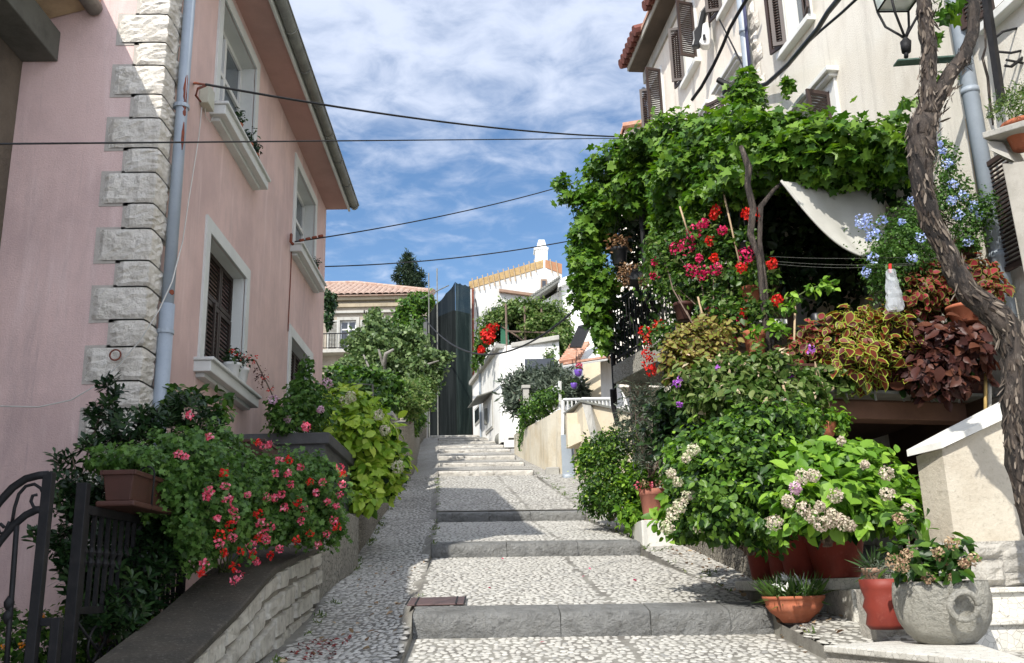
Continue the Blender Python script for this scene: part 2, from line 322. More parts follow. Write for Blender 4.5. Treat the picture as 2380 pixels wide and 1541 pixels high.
def lump(u, seed):
    ph = np.random.default_rng(seed).random((4, 3))*6.28
    return 1+.24*sum(np.sin(u@(A(1, 0, 0)*(2+i)+A(0, 1, 0)*(3-i*.5)+A(0, 0, 1)*(2.5+i*.7))+ph[i, 0]) for i in range(4))/1.4
def foliage(name, m, parent, blobs, n, size, tm=OV4, up=.45, out=.6, rnd=.55, droop=.35, inner=.5, seed=1, lvbias=None, zmin=None, label=None, towards=0):
    g = np.random.default_rng(seed); wts = np.array([(b[1]*b[3]+b[1]*b[2]+b[2]*b[3]) for b in blobs]); wts /= wts.sum()
    pos, nr, lv = [], [], []
    for i, (b, wt) in enumerate(zip(blobs, wts)):
        k = max(3, int(n*wt)); u = g.normal(size=(k, 3)); u[:, 1] -= .35
        u /= np.linalg.norm(u, axis=1, keepdims=True)
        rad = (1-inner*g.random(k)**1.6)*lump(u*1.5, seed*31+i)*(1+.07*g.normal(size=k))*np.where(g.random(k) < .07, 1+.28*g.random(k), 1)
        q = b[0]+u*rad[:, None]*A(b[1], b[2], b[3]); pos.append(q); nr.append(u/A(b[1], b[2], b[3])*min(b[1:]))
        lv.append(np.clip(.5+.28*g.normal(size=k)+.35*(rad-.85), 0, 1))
    pos = np.concatenate(pos); nr = np.concatenate(nr); lv = np.concatenate(lv)
    if zmin is not None: kk = pos[:, 2] > zmin; pos, nr, lv = pos[kk], nr[kk], lv[kk]
    k = len(pos); nr /= np.linalg.norm(nr, axis=1, keepdims=True)
    nn = nr*out+A(0, -towards, up)+g.normal(size=(k, 3))*rnd; tip = nr*.5+g.normal(size=(k, 3))*.7-A(0, 0, droop)
    sz = size*(.5+.95*g.random(k)**1.3)
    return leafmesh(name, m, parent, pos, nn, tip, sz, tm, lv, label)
def puff(name, m, parent, c, r, n, ps, tm=PETAL, seed=1, flat=1., label=None):
    """one flower head: petals over a ball"""
    g = np.random.default_rng(seed); u = g.normal(size=(n, 3)); u /= np.linalg.norm(u, axis=1, keepdims=True)
    pos = c+u*A(r, r, r*flat)*(.8+.25*g.random((n, 1)))
    return leafmesh(name, m, parent, pos, u+g.normal(size=(n, 3))*.25, g.normal(size=(n, 3)), ps*(.8+.5*g.random(n)), tm, None, label)
def stems(parent, m, base, blobs, n, r=.008, name='stem', seed=3):
    k = MB(); g = random.Random(seed)
    for i in range(n):
        b = blobs[i % len(blobs)]; tgt = b[0]+A(g.uniform(-.5, .5)*b[1], g.uniform(-.5, .5)*b[2], g.uniform(-.2, .6)*b[3])
        s0 = base+A(g.uniform(-.04, .04), g.uniform(-.04, .04), 0); mid = (s0+tgt)/2+A(g.uniform(-.1, .1), g.uniform(-.1, .1), .05)*np.linalg.norm(tgt-s0)
        k.tube([s0, mid*.5+s0*.5, mid, mid*.5+tgt*.5, tgt], [r, r*.9, r*.8, r*.6, r*.4], 5)
    return k.build(name, m, parent, True)
# ================================================================ the stepped street
STEP = [(7.6,958,1485,1427,1800),(12.5,1002,1297,1266,1490),(17,1015,1214,1193,1362),(25,1018,1107,1095,1240),(27,1019,1085,1076,1218),
        (29,1019,1070,1060,1197),(31,1019,1053,1045,1186),(32.6,1019,1042,1036,1170),(34.2,1020,1032,1027,1163),(35.6,1020,1025,1020,1160),(37,1000,1017,1012,1158)]
SY = [s[0] for s in STEP]; SXL, SXR, ZBL, ZTL, ZBR, ZTR = [], [], [], [], [], []
for Y, xl, yb, yt, xr in STEP:
    a = P(xl, yb, Y); b = P(xr, yb, Y); dz = P(xl, yt, Y)[2]-a[2]
    zr = .5*b[2]+.5*a[2]
    SXL.append(a[0]); SXR.append(b[0]); ZBL.append(a[2]); ZBR.append(zr); ZTL.append(a[2]+dz); ZTR.append(zr+dz)
def lin(Y, ys, vs): return float(np.interp(Y, ys, vs))
KY = [0]+SY+[60]
def XL(Y): return lin(Y, KY, [-.55]+SXL+[-3.2])
def XR(Y): return lin(Y, KY, [2.75]+SXR+[0.2])
ZM = [(a+b)/2 for a, b in zip(ZBL, ZTL)]
def zr(Y): return lin(Y, [0]+SY+[45, 60], [-1.45]+ZM+[5.95, 6.2])
def zR(Y): return lin(Y, [0, 5.2, 6.8, 7.6, 10, 12.5]+SY[2:]+[45, 60], [-1.2, -.46, -.34, -.26, .12, .46]+[z-.02 for z in ZM[2:]]+[5.95, 6.2])
def street(X, Y):
    i = sum(1 for s in SY if s <= Y)
    xl, xr_ = XL(Y), XR(Y); f = (X-xl)/(xr_-xl)
    if i == 0: zl = ZBL[0]-.14*(SY[0]-Y); z2 = ZBR[0]-.14*(SY[0]-Y)
    elif i == len(SY): zl = ZTL[-1]+.02*(Y-SY[-1]); z2 = zl
    else:
        t = (Y-SY[i-1])/(SY[i]-SY[i-1]); zl = ZTL[i-1]*(1-t)+ZBL[i]*t; z2 = ZTR[i-1]*(1-t)+ZBR[i]*t
    return zl*(1-f)+z2*f
def ground(X, Y):
    xl, xr_ = XL(Y), XR(Y)
    if X < xl:
        t = min(1, (xl-X)/.9); a = zr(Y)-.02; return a-.11*math.sin(t*math.pi*.62)-.03*math.sin(Y*1.7)*t
    if X > xr_: t = min(1, (X-xr_)/.35); return zR(Y)*t+(zr(Y)-.03)*(1-t)
    return street(X, Y)
# wall foot on the left, from the picture
WFp = [(600,1590),(640,1541),(700,1480),(760,1400),(820,1320),(850,1270),(880,1215),(905,1170),(930,1135),(955,1108),(968,1081),(975,1036),(985,1015)]
WF = []
for x, y in WFp:
    best = min(np.arange(4.5, 40, .02), key=lambda Y: abs(P(x, y, Y)[2]-(zr(Y)-.12)) if (P(x, y, Y)[2]-(zr(Y)-.12)) <= 0.02 or True else 9)
    for Y in np.arange(4.5, 40, .02):
        if P(x, y, Y)[2] <= zr(Y)-.12: best = Y; break
    WF.append((best, P(x, y, best)[0]))
WF = sorted(WF)
def XW(Y): return lin(Y, [w_[0] for w_ in WF], [w_[1] for w_ in WF])
def cobblemat():
    m, t, b = newmat('pebble_mortar')
    tc = t.nodes.new('ShaderNodeTexCoord'); mp = t.nodes.new('ShaderNodeMapping'); mp.inputs['Scale'].default_value = (17, 9, 9)
    t.links.new(tc.outputs['Object'], mp.inputs[0]); v = t.nodes.new('ShaderNodeTexVoronoi'); v.feature = 'DISTANCE_TO_EDGE'; t.links.new(mp.outputs[0], v.inputs['Vector'])
    v2 = t.nodes.new('ShaderNodeTexVoronoi'); t.links.new(mp.outputs[0], v2.inputs['Vector'])
    c = mixc(t, rampf(t, noise(t, 1.2, 5), .35, .65), (.50,.48,.43), (.38,.36,.32))
    sp = t.nodes.new('ShaderNodeSeparateColor'); t.links.new(v2.outputs['Color'], sp.inputs[0])
    c = mixc(t, rampf(t, sp.outputs[0], .5, 1, 0, .8), c, (.34,.33,.31))
    c = mixc(t, rampf(t, v.outputs['Distance'], .03, .10), (.10,.095,.085), c)
    t.links.new(c, b.inputs['Base Color']); b.inputs['Roughness'].default_value = .8; bump(t, b, v.outputs['Distance'], .6, .03); return m
M['cobble'] = cobblemat()
M['mort'] = surf('joint_mortar', (.24,.23,.20), (.14,.13,.115), (.31,.30,.265), s=2.5, fine=50, bs=.6, streak=None)
M['pebble'] = leafmat('pebble', (.25,.245,.23), (.41,.395,.355), (.50,.485,.44), 0, .7)
def strip(x0, x1, Y0, Y1, fn, nx, dy):
    ny = max(2, int((Y1-Y0)/dy)+1); g = []
    for Y in np.linspace(Y0, Y1, ny):
        a, b = x0(Y), x1(Y); g.append([A(a+(b-a)*t, Y, fn(a+(b-a)*t, Y)) for t in np.linspace(0, 1, nx)])
    return g
k = MB(); kf = MB()
ed = [2.0]+SY
for i in range(len(ed)):
    Y0 = ed[i]+(.30 if i else 0); Y1 = (ed[i+1]-.001) if i+1 < len(ed) else 46
    (k if ed[i] < 24 else kf).grid([r[::-1] for r in strip(XL, XR, Y0, Y1, street, 8, .4)])
for Y0, Y1, q in ((2, 25, k), (25, 46, kf)):
    q.grid([r[::-1] for r in strip(lambda Y: min(XW(Y)-.25, XL(Y)-.2), XL, Y0, Y1, ground, 10, .3)])
    q.grid([r[::-1] for r in strip(XR, lambda Y: XR(Y)+.36, Y0, Y1, ground, 6, .2)])
    q.grid([r[::-1] for r in strip(lambda Y: XR(Y)+.36, lambda Y: XR(Y)+(3.6 if Y < 13 else 3.2 if Y < 20 else 2.4), Y0, Y1, ground, 10, .3)])
tag(k.build('street', M['mort'], None, True), 'cobbled stepped street between the houses', kind='structure')
tag(kf.build('street', M['cobble'], None, True), 'far part of the cobbled stepped street', kind='structure')
# closed edges between the treads and the side gutters
k = MB()
for XE, sg in ((XL, -1), (XR, 1)):
    Ys = list(np.arange(2, 25, .1)); rows = []
    for Y in Ys:
        x = XE(Y); a, b = street(x, Y), ground(x+sg*.001, Y); rows.append([A(x, Y, min(a, b)-.25), A(x, Y, max(a, b)+.002)])
    k.grid(rows)
tag(k.build('street_edge', M['mort'], None), kind='structure')
# far ground below everything
g = []
for Y in list(np.arange(-12, 60, 3))+[90, 160, 400, 1200]:
    z = (zr(max(0, min(60, Y)))-.75 if Y < 60 else 5.3+(Y-60)*.004) + (Y*.14 if Y < 0 else 0)
    g.append([A(x, Y, z) for x in (1000, 300, 60, 25, 12, 6, 0, -6, -12, -25, -60, -300, -1000)])
M['earth'] = surf('dry_ground', (.30,.27,.21), (.22,.20,.14), s=1, fine=12, bs=.4)
k = MB(); k.grid(g); tag(k.build('ground', M['earth'], None, True), kind='structure')
# kerb stones of the steps
def rockbox(k, x0, x1, y0, y1, z0, z1, zr0, zr1, g, ch=.03):
    """rough block: front face y0 subdivided and dented, z varies along x by zr0..zr1"""
    nx = max(3, int((x1-x0)/.055)); rows = []
    prof = [(z0-.05, 0, 1.3), (z0+.25*(z1-z0), -.006, 1.6), (z0+.55*(z1-z0), -.004, 1.6), (z1-ch*1.2, .002, 1), (z1-.25*ch, .015, .6), (z1+.004, .045, .3), (z1+.006+(y1-y0)*.12, y1-y0, 0)]
    for i in range(nx+1):
        t = i/nx; x = x0+(x1-x0)*t; e = .005 if i in (0, nx) else 0; dz = zr0+(zr1-zr0)*t
        rows.append([A(x+(g.uniform(-.006, .006) if 0 < i < nx else (e if i == 0 else -e)*(j/6 if j < 5 else .6)), y0+dy+e+g.uniform(-.017, .015)*am, z+dz+g.uniform(-.007, .006)*am) for j, (z, dy, am) in enumerate(prof)])
    k.grid(rows)
    for q in (rows[0], rows[-1]): zq = min(v[2] for v in q); k.add(list(q)+[A(q[0][0], y1, zq)], [tuple(range(len(q)+1))])
g = random.Random(5)
for i, Y in enumerate(SY):
    k = MB(); xa, xb = SXL[i], SXR[i]; cuts = [xa]; nb = 4 if i == 0 else 3
    lens = {0: [.41, .66, .88, 1.], 1: [.36, .70, 1.], 2: [.35, .63, 1.]}.get(i) or [.33+g.uniform(-.06, .06), .62+g.uniform(-.06, .06), 1.]
    zb = lambda x: (ZBL[i]+(ZBR[i]-ZBL[i])*(x-xa)/(xb-xa))
    h_ = ZTL[i]-ZBL[i]; x0 = xa
    for l in lens:
        x1 = xa+(xb-xa)*l; yo = g.uniform(-.02, .012)
        rockbox(k, x0+.001, x1-.001, Y+yo, Y+.36, 0, h_, zb(x0), zb(x1), g); x0 = x1
    tag(k.build('kerb_step', M['greystone'] if i < 3 else M['rough'], None, True), kind='structure')
# individual pebbles set in the mortar
def pebbles(cells, name, label):
    cells = np.array(cells); n = len(cells); seg = 7; r2 = np.random.default_rng(11)
    an = np.linspace(0, 2*np.pi, seg, endpoint=False); V = [(0, 0, 1)]+[(.68*math.cos(a), .68*math.sin(a), .8) for a in an]+[(math.cos(a), math.sin(a), 0) for a in an]
    Fc = [(0, 1+i, 1+(i+1) % seg) for i in range(seg)]
    for i in range(seg): j = (i+1) % seg; Fc += [(1+i, 1+seg+i, 1+seg+j), (1+i, 1+seg+j, 1+j)]
    V = np.array(V); x, y, z, rx, ry, h, th = cells.T
    wob = 1+.14*(r2.random((n, len(V)))-.5)*2
    vx = V[None, :, 0]*rx[:, None]*wob; vy = V[None, :, 1]*ry[:, None]*wob
    c, s = np.cos(th)[:, None], np.sin(th)[:, None]
    sl = .11
    X = x[:, None]+vx*c-vy*s; Yv = y[:, None]+vx*s+vy*c; Z = z[:, None]+V[None, :, 2]*h[:, None]+(Yv-y[:, None])*sl-.002
    v = np.stack([X, Yv, Z], -1).reshape(-1, 3); f = np.array(Fc); idx = (f[None]+(np.arange(n)*len(V))[:, None, None]).reshape(-1)
    org = A(*v.mean(0)); v = v-org; me = bpy.data.meshes.new(name); me.vertices.add(len(v)); me.vertices.foreach_set('co', v.ravel())
    me.loops.add(len(idx)); me.loops.foreach_set('vertex_index', idx.astype(np.int32)); me.polygons.add(n*len(f)); me.polygons.foreach_set('loop_start', (np.arange(n*len(f))*3).astype(np.int32))
    me.update(calc_edges=True); a = me.color_attributes.new('lv', 'FLOAT_COLOR', 'POINT'); cc = np.ones((n, len(V), 4)); lv = np.clip(.58+.24*r2.normal(size=n), 0, 1); cc[:, :, 0] = lv[:, None]
    a.data.foreach_set('color', cc.ravel()); me.polygons.foreach_set('use_smooth', np.ones(n*len(f), bool)); me.materials.append(M['pebble'])
    return tag(link(name, me, None, org), label, kind='stuff', cat='paving')
g = np.random.default_rng(4); cs = []
SEAM = lambda Y: lin(Y, [0, 7.6, 12.5, 17, 25], [1.15, .98, .95, .75, .2])
for Y0, Y1, dx, dy in ((5.4, 12.5, .047, .074), (12.5, 17, .054, .088), (17, 25, .066, .112)):
    row = 0; Y = Y0
    while Y < Y1:
        x = XW(Y)-.02 + (row % 2)*dx*.5; xe = XR(Y)+(3.3 if Y < 9 else 1.1)
        while x < xe:
            w_ = dx*(.85+.5*g.random()); xx = x+g.normal()*.009; yy = Y+g.normal()*.016
            onstep = any(s-.02 < yy < s+.40 for s in SY if XL(s)-.02 < xx < XR(s)+.02)
            seam = abs(xx-SEAM(yy)) < .03 or abs(xx-XL(yy)) < .035 or abs(xx-XR(yy)) < .03
            if not onstep and not (seam and g.random() < .85) and g.random() > .015:
                rx, ry = w_*(.46+.04*g.random()), dy*(.43+.10*g.random())
                inside = XL(yy) < xx < XR(yy); th = g.normal()*.22 + (0 if inside else -.5 if xx < XL(yy) else .55)
                cs.append((xx, yy, ground(xx, yy), rx, ry,   .005+.004*g.random(), th))
            x += w_
        Y += dy*.86; row += 1
pebbles(cs, 'paving_pebbles', 'pale oval pebbles set in dark mortar over the stepped street')
# rusty manhole lid
k = MB(); q = [PZ(x, y, 0) for x, y in ((950,1399),(1080,1397),(1076,1413),(944,1415))]
c = P(1012, 1406, 8.15); xa, xb = P(946, 1414, 8.0)[0], P(1078, 1413, 8.0)[0]
z0 = street(0, 7.98)+.016; z1 = street(0, 8.42)+.016
th = T('manhole_cover', 'flat rust-brown metal cover set in the pebbles above the lowest step', 'manhole cover', (c[0], 8.2, z0))
k.ext([A(xa, 7.99, z0), A(xb, 7.99, z0), A(xb, 8.42, z1), A(xa, 8.42, z1)], A(0, 0, .012)); k.build('lid', surf('brown_metal', (.10,.06,.055), (.07,.045,.04), s=8, fine=40, bs=.2, rough=.5), th, bev=.004)
k = MB()
for x in (xa-.015, xa+.06, xb-.07, xb): k.ext([A(x, 7.98, z0+.012), A(x+.014, 7.98, z0+.012), A(x+.014, 8.43, z1+.012), A(x, 8.43, z1+.012)], A(0, 0, .004))
k.build('rim', M['iron'], th)
# weeds along the edges
M['weed'] = leafmat('weed_blade', (.05,.10,.02), (.09,.15,.03), (.18,.20,.06), .2)
g = np.random.default_rng(17); pos = []
for _ in range(150):
    Y = float(g.choice([g.uniform(6, 24), g.uniform(12, 25)])); sd = g.random(); x = XW(Y)+.02+abs(g.normal())*.04 if sd < .35 else XR(Y)+.02+abs(g.normal())*.10 if sd < .8 else XL(Y)+g.normal()*.02
    for _ in range(int(g.integers(6, 18))): pos.append((x+g.normal()*.025, Y+g.normal()*.03, 0))
pos = np.array([(a, b, ground(a, b)+.003) for a, b, c in pos]); n = len(pos)
tag(leafmesh('weeds', M['weed'], None, pos, g.normal(size=(n, 3)), g.normal(size=(n, 3))*A(.7, .7, .2)+A(0, 0, .8), .02+.05*g.random(n), NARROW), 'small weeds and grass tufts along the joints and edges of the steps', 'weeds', kind='stuff')
# leaves dropped on the street
def litter(name, m, n, xr_, yr, size, label, seed):
    g = np.random.default_rng(seed); X = xr_[0]+(xr_[1]-xr_[0])*g.random(n); Y = yr[0]+(yr[1]-yr[0])*g.random(n)
    pos = np.array([[x, y, ground(x, y)+.018] for x, y in zip(X, Y)])
    o = leafmesh(name, m, None, pos, np.tile(A(0, 0, 1), (n, 1))+g.normal(size=(n, 3))*.35, g.normal(size=(n, 3)), size*(.6+.8*g.random(n)), OVATE)
    return tag(o, label, 'fallen leaves', kind='stuff')
litter('fallen_leaves', M['fbrown'], 60, (-1.5, -.75), (6.3, 12.5), .05, 'brown dry leaves scattered in the gutter along the stone wall', 1)
litter('fallen_leaves', M['fbrown'], 220, (2.15, 3.3), (6.2, 12.3), .055, 'brown leaves scattered beside the potted plants', 2)
litter('fallen_petals', M['fmag'], 8, (-.3, 2.6), (6.7, 12.3), .03, 'few pink petals scattered over the pebble paving', 3)
litter('fallen_petals', leafmat('dark_red_petal', (.10,.015,.012), (.16,.02,.015), (.25,.03,.03), 0), 120, (-1.5, -1.1), (7.0, 7.9), .03, 'dark red petals gathered at the foot of the garden wall', 4)
litter('fallen_leaves', M['lyel'], 12, (2.7, 3.4), (5.9, 7.2), .09, 'yellow fallen leaves on the pebbles beside the bench', 6)
# ================================================================ facade frames
class Fr:
    """wall plane: u runs along the wall, v is height, w sticks out of it"""
    def __init__(s, o, d, n): s.o = A(*o); s.d = A(*d); s.n = A(*n)
    def __call__(s, u, v, w=0): return s.o+s.d*u+s.n*w+A(0, 0, v)
    def uv(s, x, y, w=0): q = PP(x, y, s.o+s.n*w, s.n); return float(np.dot(q-s.o, s.d)), float(q[2]-s.o[2])
    def box(s, k, u0, u1, v0, v1, w0, w1): return k.obox(s(u0, v0, w0), s.d*(u1-u0), A(0, 0, v1-v0), s.n*(w1-w0))
def wallholes(fr, u0, u1, v0, v1, holes, depth=.28, k=None, vbot=None):
    k = k or MB(); us = sorted({u0, u1, *[h[0] for h in holes], *[h[1] for h in holes]}); vs = sorted({v0, v1, *[h[2] for h in holes], *[h[3] for h in holes]})
    flip = np.dot(np.cross(fr.d, A(0, 0, 1)), fr.n) < 0
    def q(*p): k.quad(*(p[::-1] if flip else p))
    for i in range(len(us)-1):
        for j in range(len(vs)-1):
            um, vm = (us[i]+us[i+1])/2, (vs[j]+vs[j+1])/2
            if any(h[0] < um < h[1] and h[2] < vm < h[3] for h in holes): continue
            q(fr(us[i], vs[j]), fr(us[i+1], vs[j]), fr(us[i+1], vs[j+1]), fr(us[i], vs[j+1]))
    for h in holes:
        a, b, c, d = h; D = -depth
        q(fr(a, c), fr(a, c, D), fr(b, c, D), fr(b, c)); q(fr(a, d, D), fr(a, d), fr(b, d), fr(b, d, D))
        q(fr(a, c, D), fr(a, c), fr(a, d), fr(a, d, D)); q(fr(b, c), fr(b, c, D), fr(b, d, D), fr(b, d))
        q(fr(a, c, D), fr(b, c, D), fr(b, d, D), fr(a, d, D))
    return k
def surround(fr, k, a, b, c, d, t, w=.025, bottom=True, rev=.2):
    fr.box(k, a-t, a, c, d, -.01, w); fr.box(k, b, b+t, c, d, -.01, w); fr.box(k, a-t, b+t, d, d+t, -.01, w)
    e = .004                                           # plastered reveal lining
    fr.box(k, a, a+e, c, d, -rev, -.01); fr.box(k, b-e, b, c, d, -rev, -.01); fr.box(k, a+e, b-e, d-e, d, -rev, -.01)
    if bottom: fr.box(k, a+e, b-e, c, c+e, -rev, -.01)
def sash(fr, parent, a, b, c, d, w=-.2, mull=1, trans=.62, t=.05, glass='glass'):
    k = MB(); fr.box(k, a, b, c, c+t, w, w+.05); fr.box(k, a, b, d-t, d, w, w+.05); fr.box(k, a, a+t, c+t, d-t, w, w+.05); fr.box(k, b-t, b, c+t, d-t, w, w+.05)
    for i in range(mull): u = a+(b-a)*(i+1)/(mull+1); fr.box(k, u-t*.6, u+t*.6, c+t, d-t, w, w+.06)
    if trans: v = c+(d-c)*trans; fr.box(k, a+t, b-t, v-t*.5, v+t*.5, w+.002, w+.056)
    f = k.build('frame', M['frame'], parent, bev=.004)
    k = MB(); fr.box(k, a+.01, b-.01, c+.01, d-.01, w+.01, w+.022); k.build('pane', M[glass], f); return f
def louvre(fr, k, a, b, c, d, w, th=.03, fr_t=.05, n=None):
    fr.box(k, a, b, c, c+fr_t, w, w+th); fr.box(k, a, b, d-fr_t, d, w, w+th); fr.box(k, a, a+fr_t, c+fr_t, d-fr_t, w, w+th); fr.box(k, b-fr_t, b, c+fr_t, d-fr_t, w, w+th)
    n = n or int((d-c-2*fr_t)/.045)
    for i in range(n):
        v = c+fr_t+(d-c-2*fr_t)*(i+.5)/n; k.obox(fr(a+fr_t, v-.012, w+.003), fr.d*(b-a-2*fr_t), A(0, 0, .02)+fr.n*(-.014)+fr.n*.0, A(0, 0, .006)+fr.n*.02)
# ================================================================ pink house
side = Fr((-2.9, 0, 0), (0, 1, 0), (1, 0, 0))
YC = 7.81
front = Fr((0, YC, 0), (1, 0, 0), (0, -1, 0))
YF = PX(758.6, 487.6, -2.9)[1]; ZS = float(PX(758.6, 487.6, -2.9)[2])
ph = T('pink_house', 'pink rendered house with rough white corner stones and white window surrounds', 'house', (-5.5, 12, -.6))
W1, W2 = (9.31+.16, 11.16-.16), (13.52+.16, 15.42-.16)
holes = [(W1[0], W1[1], 5.09, 6.54), (W2[0], W2[1], 5.07, 6.44), (W1[0], W1[1], 2.28, 3.70), (W2[0], W2[1], 2.28, 3.69)]
k = wallholes(side, YC, YF, -1.2, ZS+.4, holes)
wallholes(front, -9.5, -2.9, -1.2, 8.2, [], k=k)
k.quad(A(-2.9, YF, -1.2), A(-9.5, YF, -1.2), A(-9.5, YF, 8.5), A(-2.9, YF, 7.2)); k.build('wall', M['pink'], ph)
for i, hh in enumerate(holes):
    up = i < 2; nm = T('window', None, None, side(hh[0], hh[2])); nm.parent = ph; nm.location = tuple(ORG[nm.name]-ORG[ph.name])
    k = MB(); surround(side, k, *hh, .15, rev=.2); k.build('surround', M['trim'], nm, bev=.006)
    k = MB(); side.box(k, hh[0]-.24, hh[1]+.24, hh[2]-.13, hh[2]-.02, -.15, .17); side.box(k, hh[0]-.26, hh[1]+.26, hh[2]-.02, hh[2]+.015, -.15, .20)
    side.box(k, hh[0]-.16, hh[1]+.16, hh[2]-.17, hh[2]-.13, -.01, .09); k.build('sill', M['trim'], nm, bev=.008)
    if up: sash(side, nm, hh[0], hh[1], hh[2]+.015, hh[3], -.22, 1, .6, .06)
    else:
        k = MB(); n = 3; wd = (hh[1]-hh[0])/3; sp = hh[2]+(hh[3]-hh[2])*.62
        for j in range(3):
            louvre(side, k, hh[0]+j*wd+.008, hh[0]+(j+1)*wd-.008, sp+.01, hh[3]-.01, -.17); louvre(side, k, hh[0]+j*wd+.008, hh[0]+(j+1)*wd-.008, hh[2]+.015, sp-.01, -.165)
        side.box(k, hh[0]+1.5*wd-.02, hh[0]+1.5*wd+.03, hh[2]+.02, sp, -.13, -.11); k.build('shutter', M['shutterdark'], nm)
# quoins
k = MB(); z = -.9; i = 0; g = random.Random(8); H_ = .262
zt = ZS-.05
def quoin(x0, y1, z0, z1):
    """rough faced corner block wrapping both faces"""
    nz = 8; outer = []
    X = list(np.linspace(x0, -2.9, max(4, int((-2.9-x0)/.045)))); Yy = list(np.linspace(YC, y1, max(4, int((y1-YC)/.045))))
    path = [(x, YC-.032, 'f') for x in X[:-1]]+[(-2.9+.022, YC-.022, 'c')]+[(-2.9+.032, y, 's') for y in Yy[1:]]
    rows = []
    for a in range(nz+1):
        zz_ = z0+(z1-z0)*a/nz; row = []
        for b, (x, y, q) in enumerate(path):
            e = .014 if (a in (0, nz)) else 0; j = g.uniform(-.011, .013)*(0 if e else 1)
            if b in (0, len(path)-1): e = .03
            dx = (-(e)+j if q != 'f' else 0); dy = (e-j if q != 's' else 0)
            row.append(A(x+dx, y+dy, zz_+(g.uniform(-.008, .008) if 0 < a < nz else 0)))
        rows.append(row)
    kk = MB(); kk.grid(rows); return kk
while z < 8:
    wide = i % 2 == 0
    x0 = -2.9-(.44 if wide else .25)+g.uniform(-.02, .02); y1 = YC+(.30 if wide else .56)+g.uniform(-.03, .03); hz = H_*(1.12 if wide else .9)
    if z+hz > 6.75: break
    k.box(x0-.022, -2.9+.004, YC-.006, YC+.01, z-.02, z+hz+.02); k.box(-2.91, -2.9+.006, YC-.004, y1+.022, z-.02, z+hz+.02)
    quoin(x0, y1, z+.007, z+hz-.007).build('corner_stone', M['quoin'], ph)
    z += hz; i += 1
k.build('stone_bedding', M['mortar'], ph)
# iron ring set in a corner stone
a = P(268, 825, YC-.07); k = MB(); k.tube([a+A(.045*math.cos(t), 0, .045*math.sin(t)) for t in np.linspace(0, 6.4, 18)], .007, 6); k.build('iron_ring', M['rust'], ph, True)
# eaves and roof
XO = float(PZ(808.8, 485, ZS)[0])
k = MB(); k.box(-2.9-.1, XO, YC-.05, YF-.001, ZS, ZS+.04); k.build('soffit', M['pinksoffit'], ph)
k = MB(); k.box(XO, XO+.035, YC-.06, YF+.02, ZS-.04, ZS+.16); k.build('fascia', M['trim'], ph, bev=.005)
k = MB(); xg = XO+.105; n = 10; g2 = []
for Y in (YC-.05, YF+.05):
    g2.append([A(xg+.075*math.cos(t), Y, ZS+.09+.085*math.sin(t)) for t in np.linspace(math.pi, 2*math.pi, n)])
k.grid(g2)
k.add(g2[1], [tuple(range(n))]); k.add(g2[0], [tuple(range(n))[::-1]])
for Y in np.arange(YC, YF, .95): k.tube([A(xg+.081*math.cos(t), Y, ZS+.09+.091*math.sin(t)) for t in np.linspace(math.pi, 2*math.pi, n)], .008, 5)
k.tube([A(xg+.08, YC-.05, ZS+.095), A(xg+.08, YF+.05, ZS+.095)], .011, 6)
k.build('gutter', M['gutter'], ph, True, solid=.004)
k = MB(); k.ext([A(XO+.10, YC-.08, ZS+.14), A(-9.5, YC-.08, ZS+2.9), A(-9.5, YF+.05, ZS+2.9), A(XO+.10, YF+.05, ZS+.14)], A(0, 0, .09)); k.build('roof', M['tile'], ph)
# downpipe with rusty patches
pt = side.uv(427, 0, .09); pb = (side.uv(368, 940, .09)[0], side.uv(368, 940, .09)[1])
u = (side.uv(430, 100, .09)[0]+side.uv(388, 760, .09)[0])/2; 
k = MB(); dp = T('downpipe', None, None, side(u, 0, .09)); dp.parent = ph; dp.location = tuple(ORG[dp.name]-ORG[ph.name])
vsp = side.uv(388, 715, .09)[1]
k.tube([side(u, 6.8, .1), side(u, vsp, .09)], .055, 14); k.tube([side(u, vsp+.03, .09), side(u, -1, .09)], .066, 14); k.build('pipe', M['metalgrey'], dp, True)
for v in (vsp-.22, side.uv(423, 250, .09)[1]):
    k = MB(); k.tube([side(u, v-.018, .09), side(u, v+.018, .09)], .074, 14)
    k.build('bracket', M['metalgrey'], dp)
def patch(fr_u, v0, v1, wd, name='rust_patch'):
    kk = MB(); rows = []; n = 9
    for j in range(n):
        v = v0+(v1-v0)*j/(n-1); half = wd*math.sin(math.pi*(j+.35)/(n-.3))**.7*random.uniform(.75, 1.1); c0 = .9
        rows.append([A(-2.9+.09+.0572*math.sin(c0+a), u-.0572*math.cos(c0+a), v) for a in np.linspace(-half, half, 6)])
    kk.grid(rows); kk.build(name, M['rust'], dp, True, solid=.002)
for y0, y1, wd in ((278/1.541/1.0, 0, 0),): pass
for (ya, yb_, wd) in ((163, 232, .55), (232, 245, .6), (252, 263, .35), (285, 350, .3), (700, 708, .5)):
    patch(u, side.uv(415, yb_, .1)[1], side.uv(420, ya, .1)[1], wd)
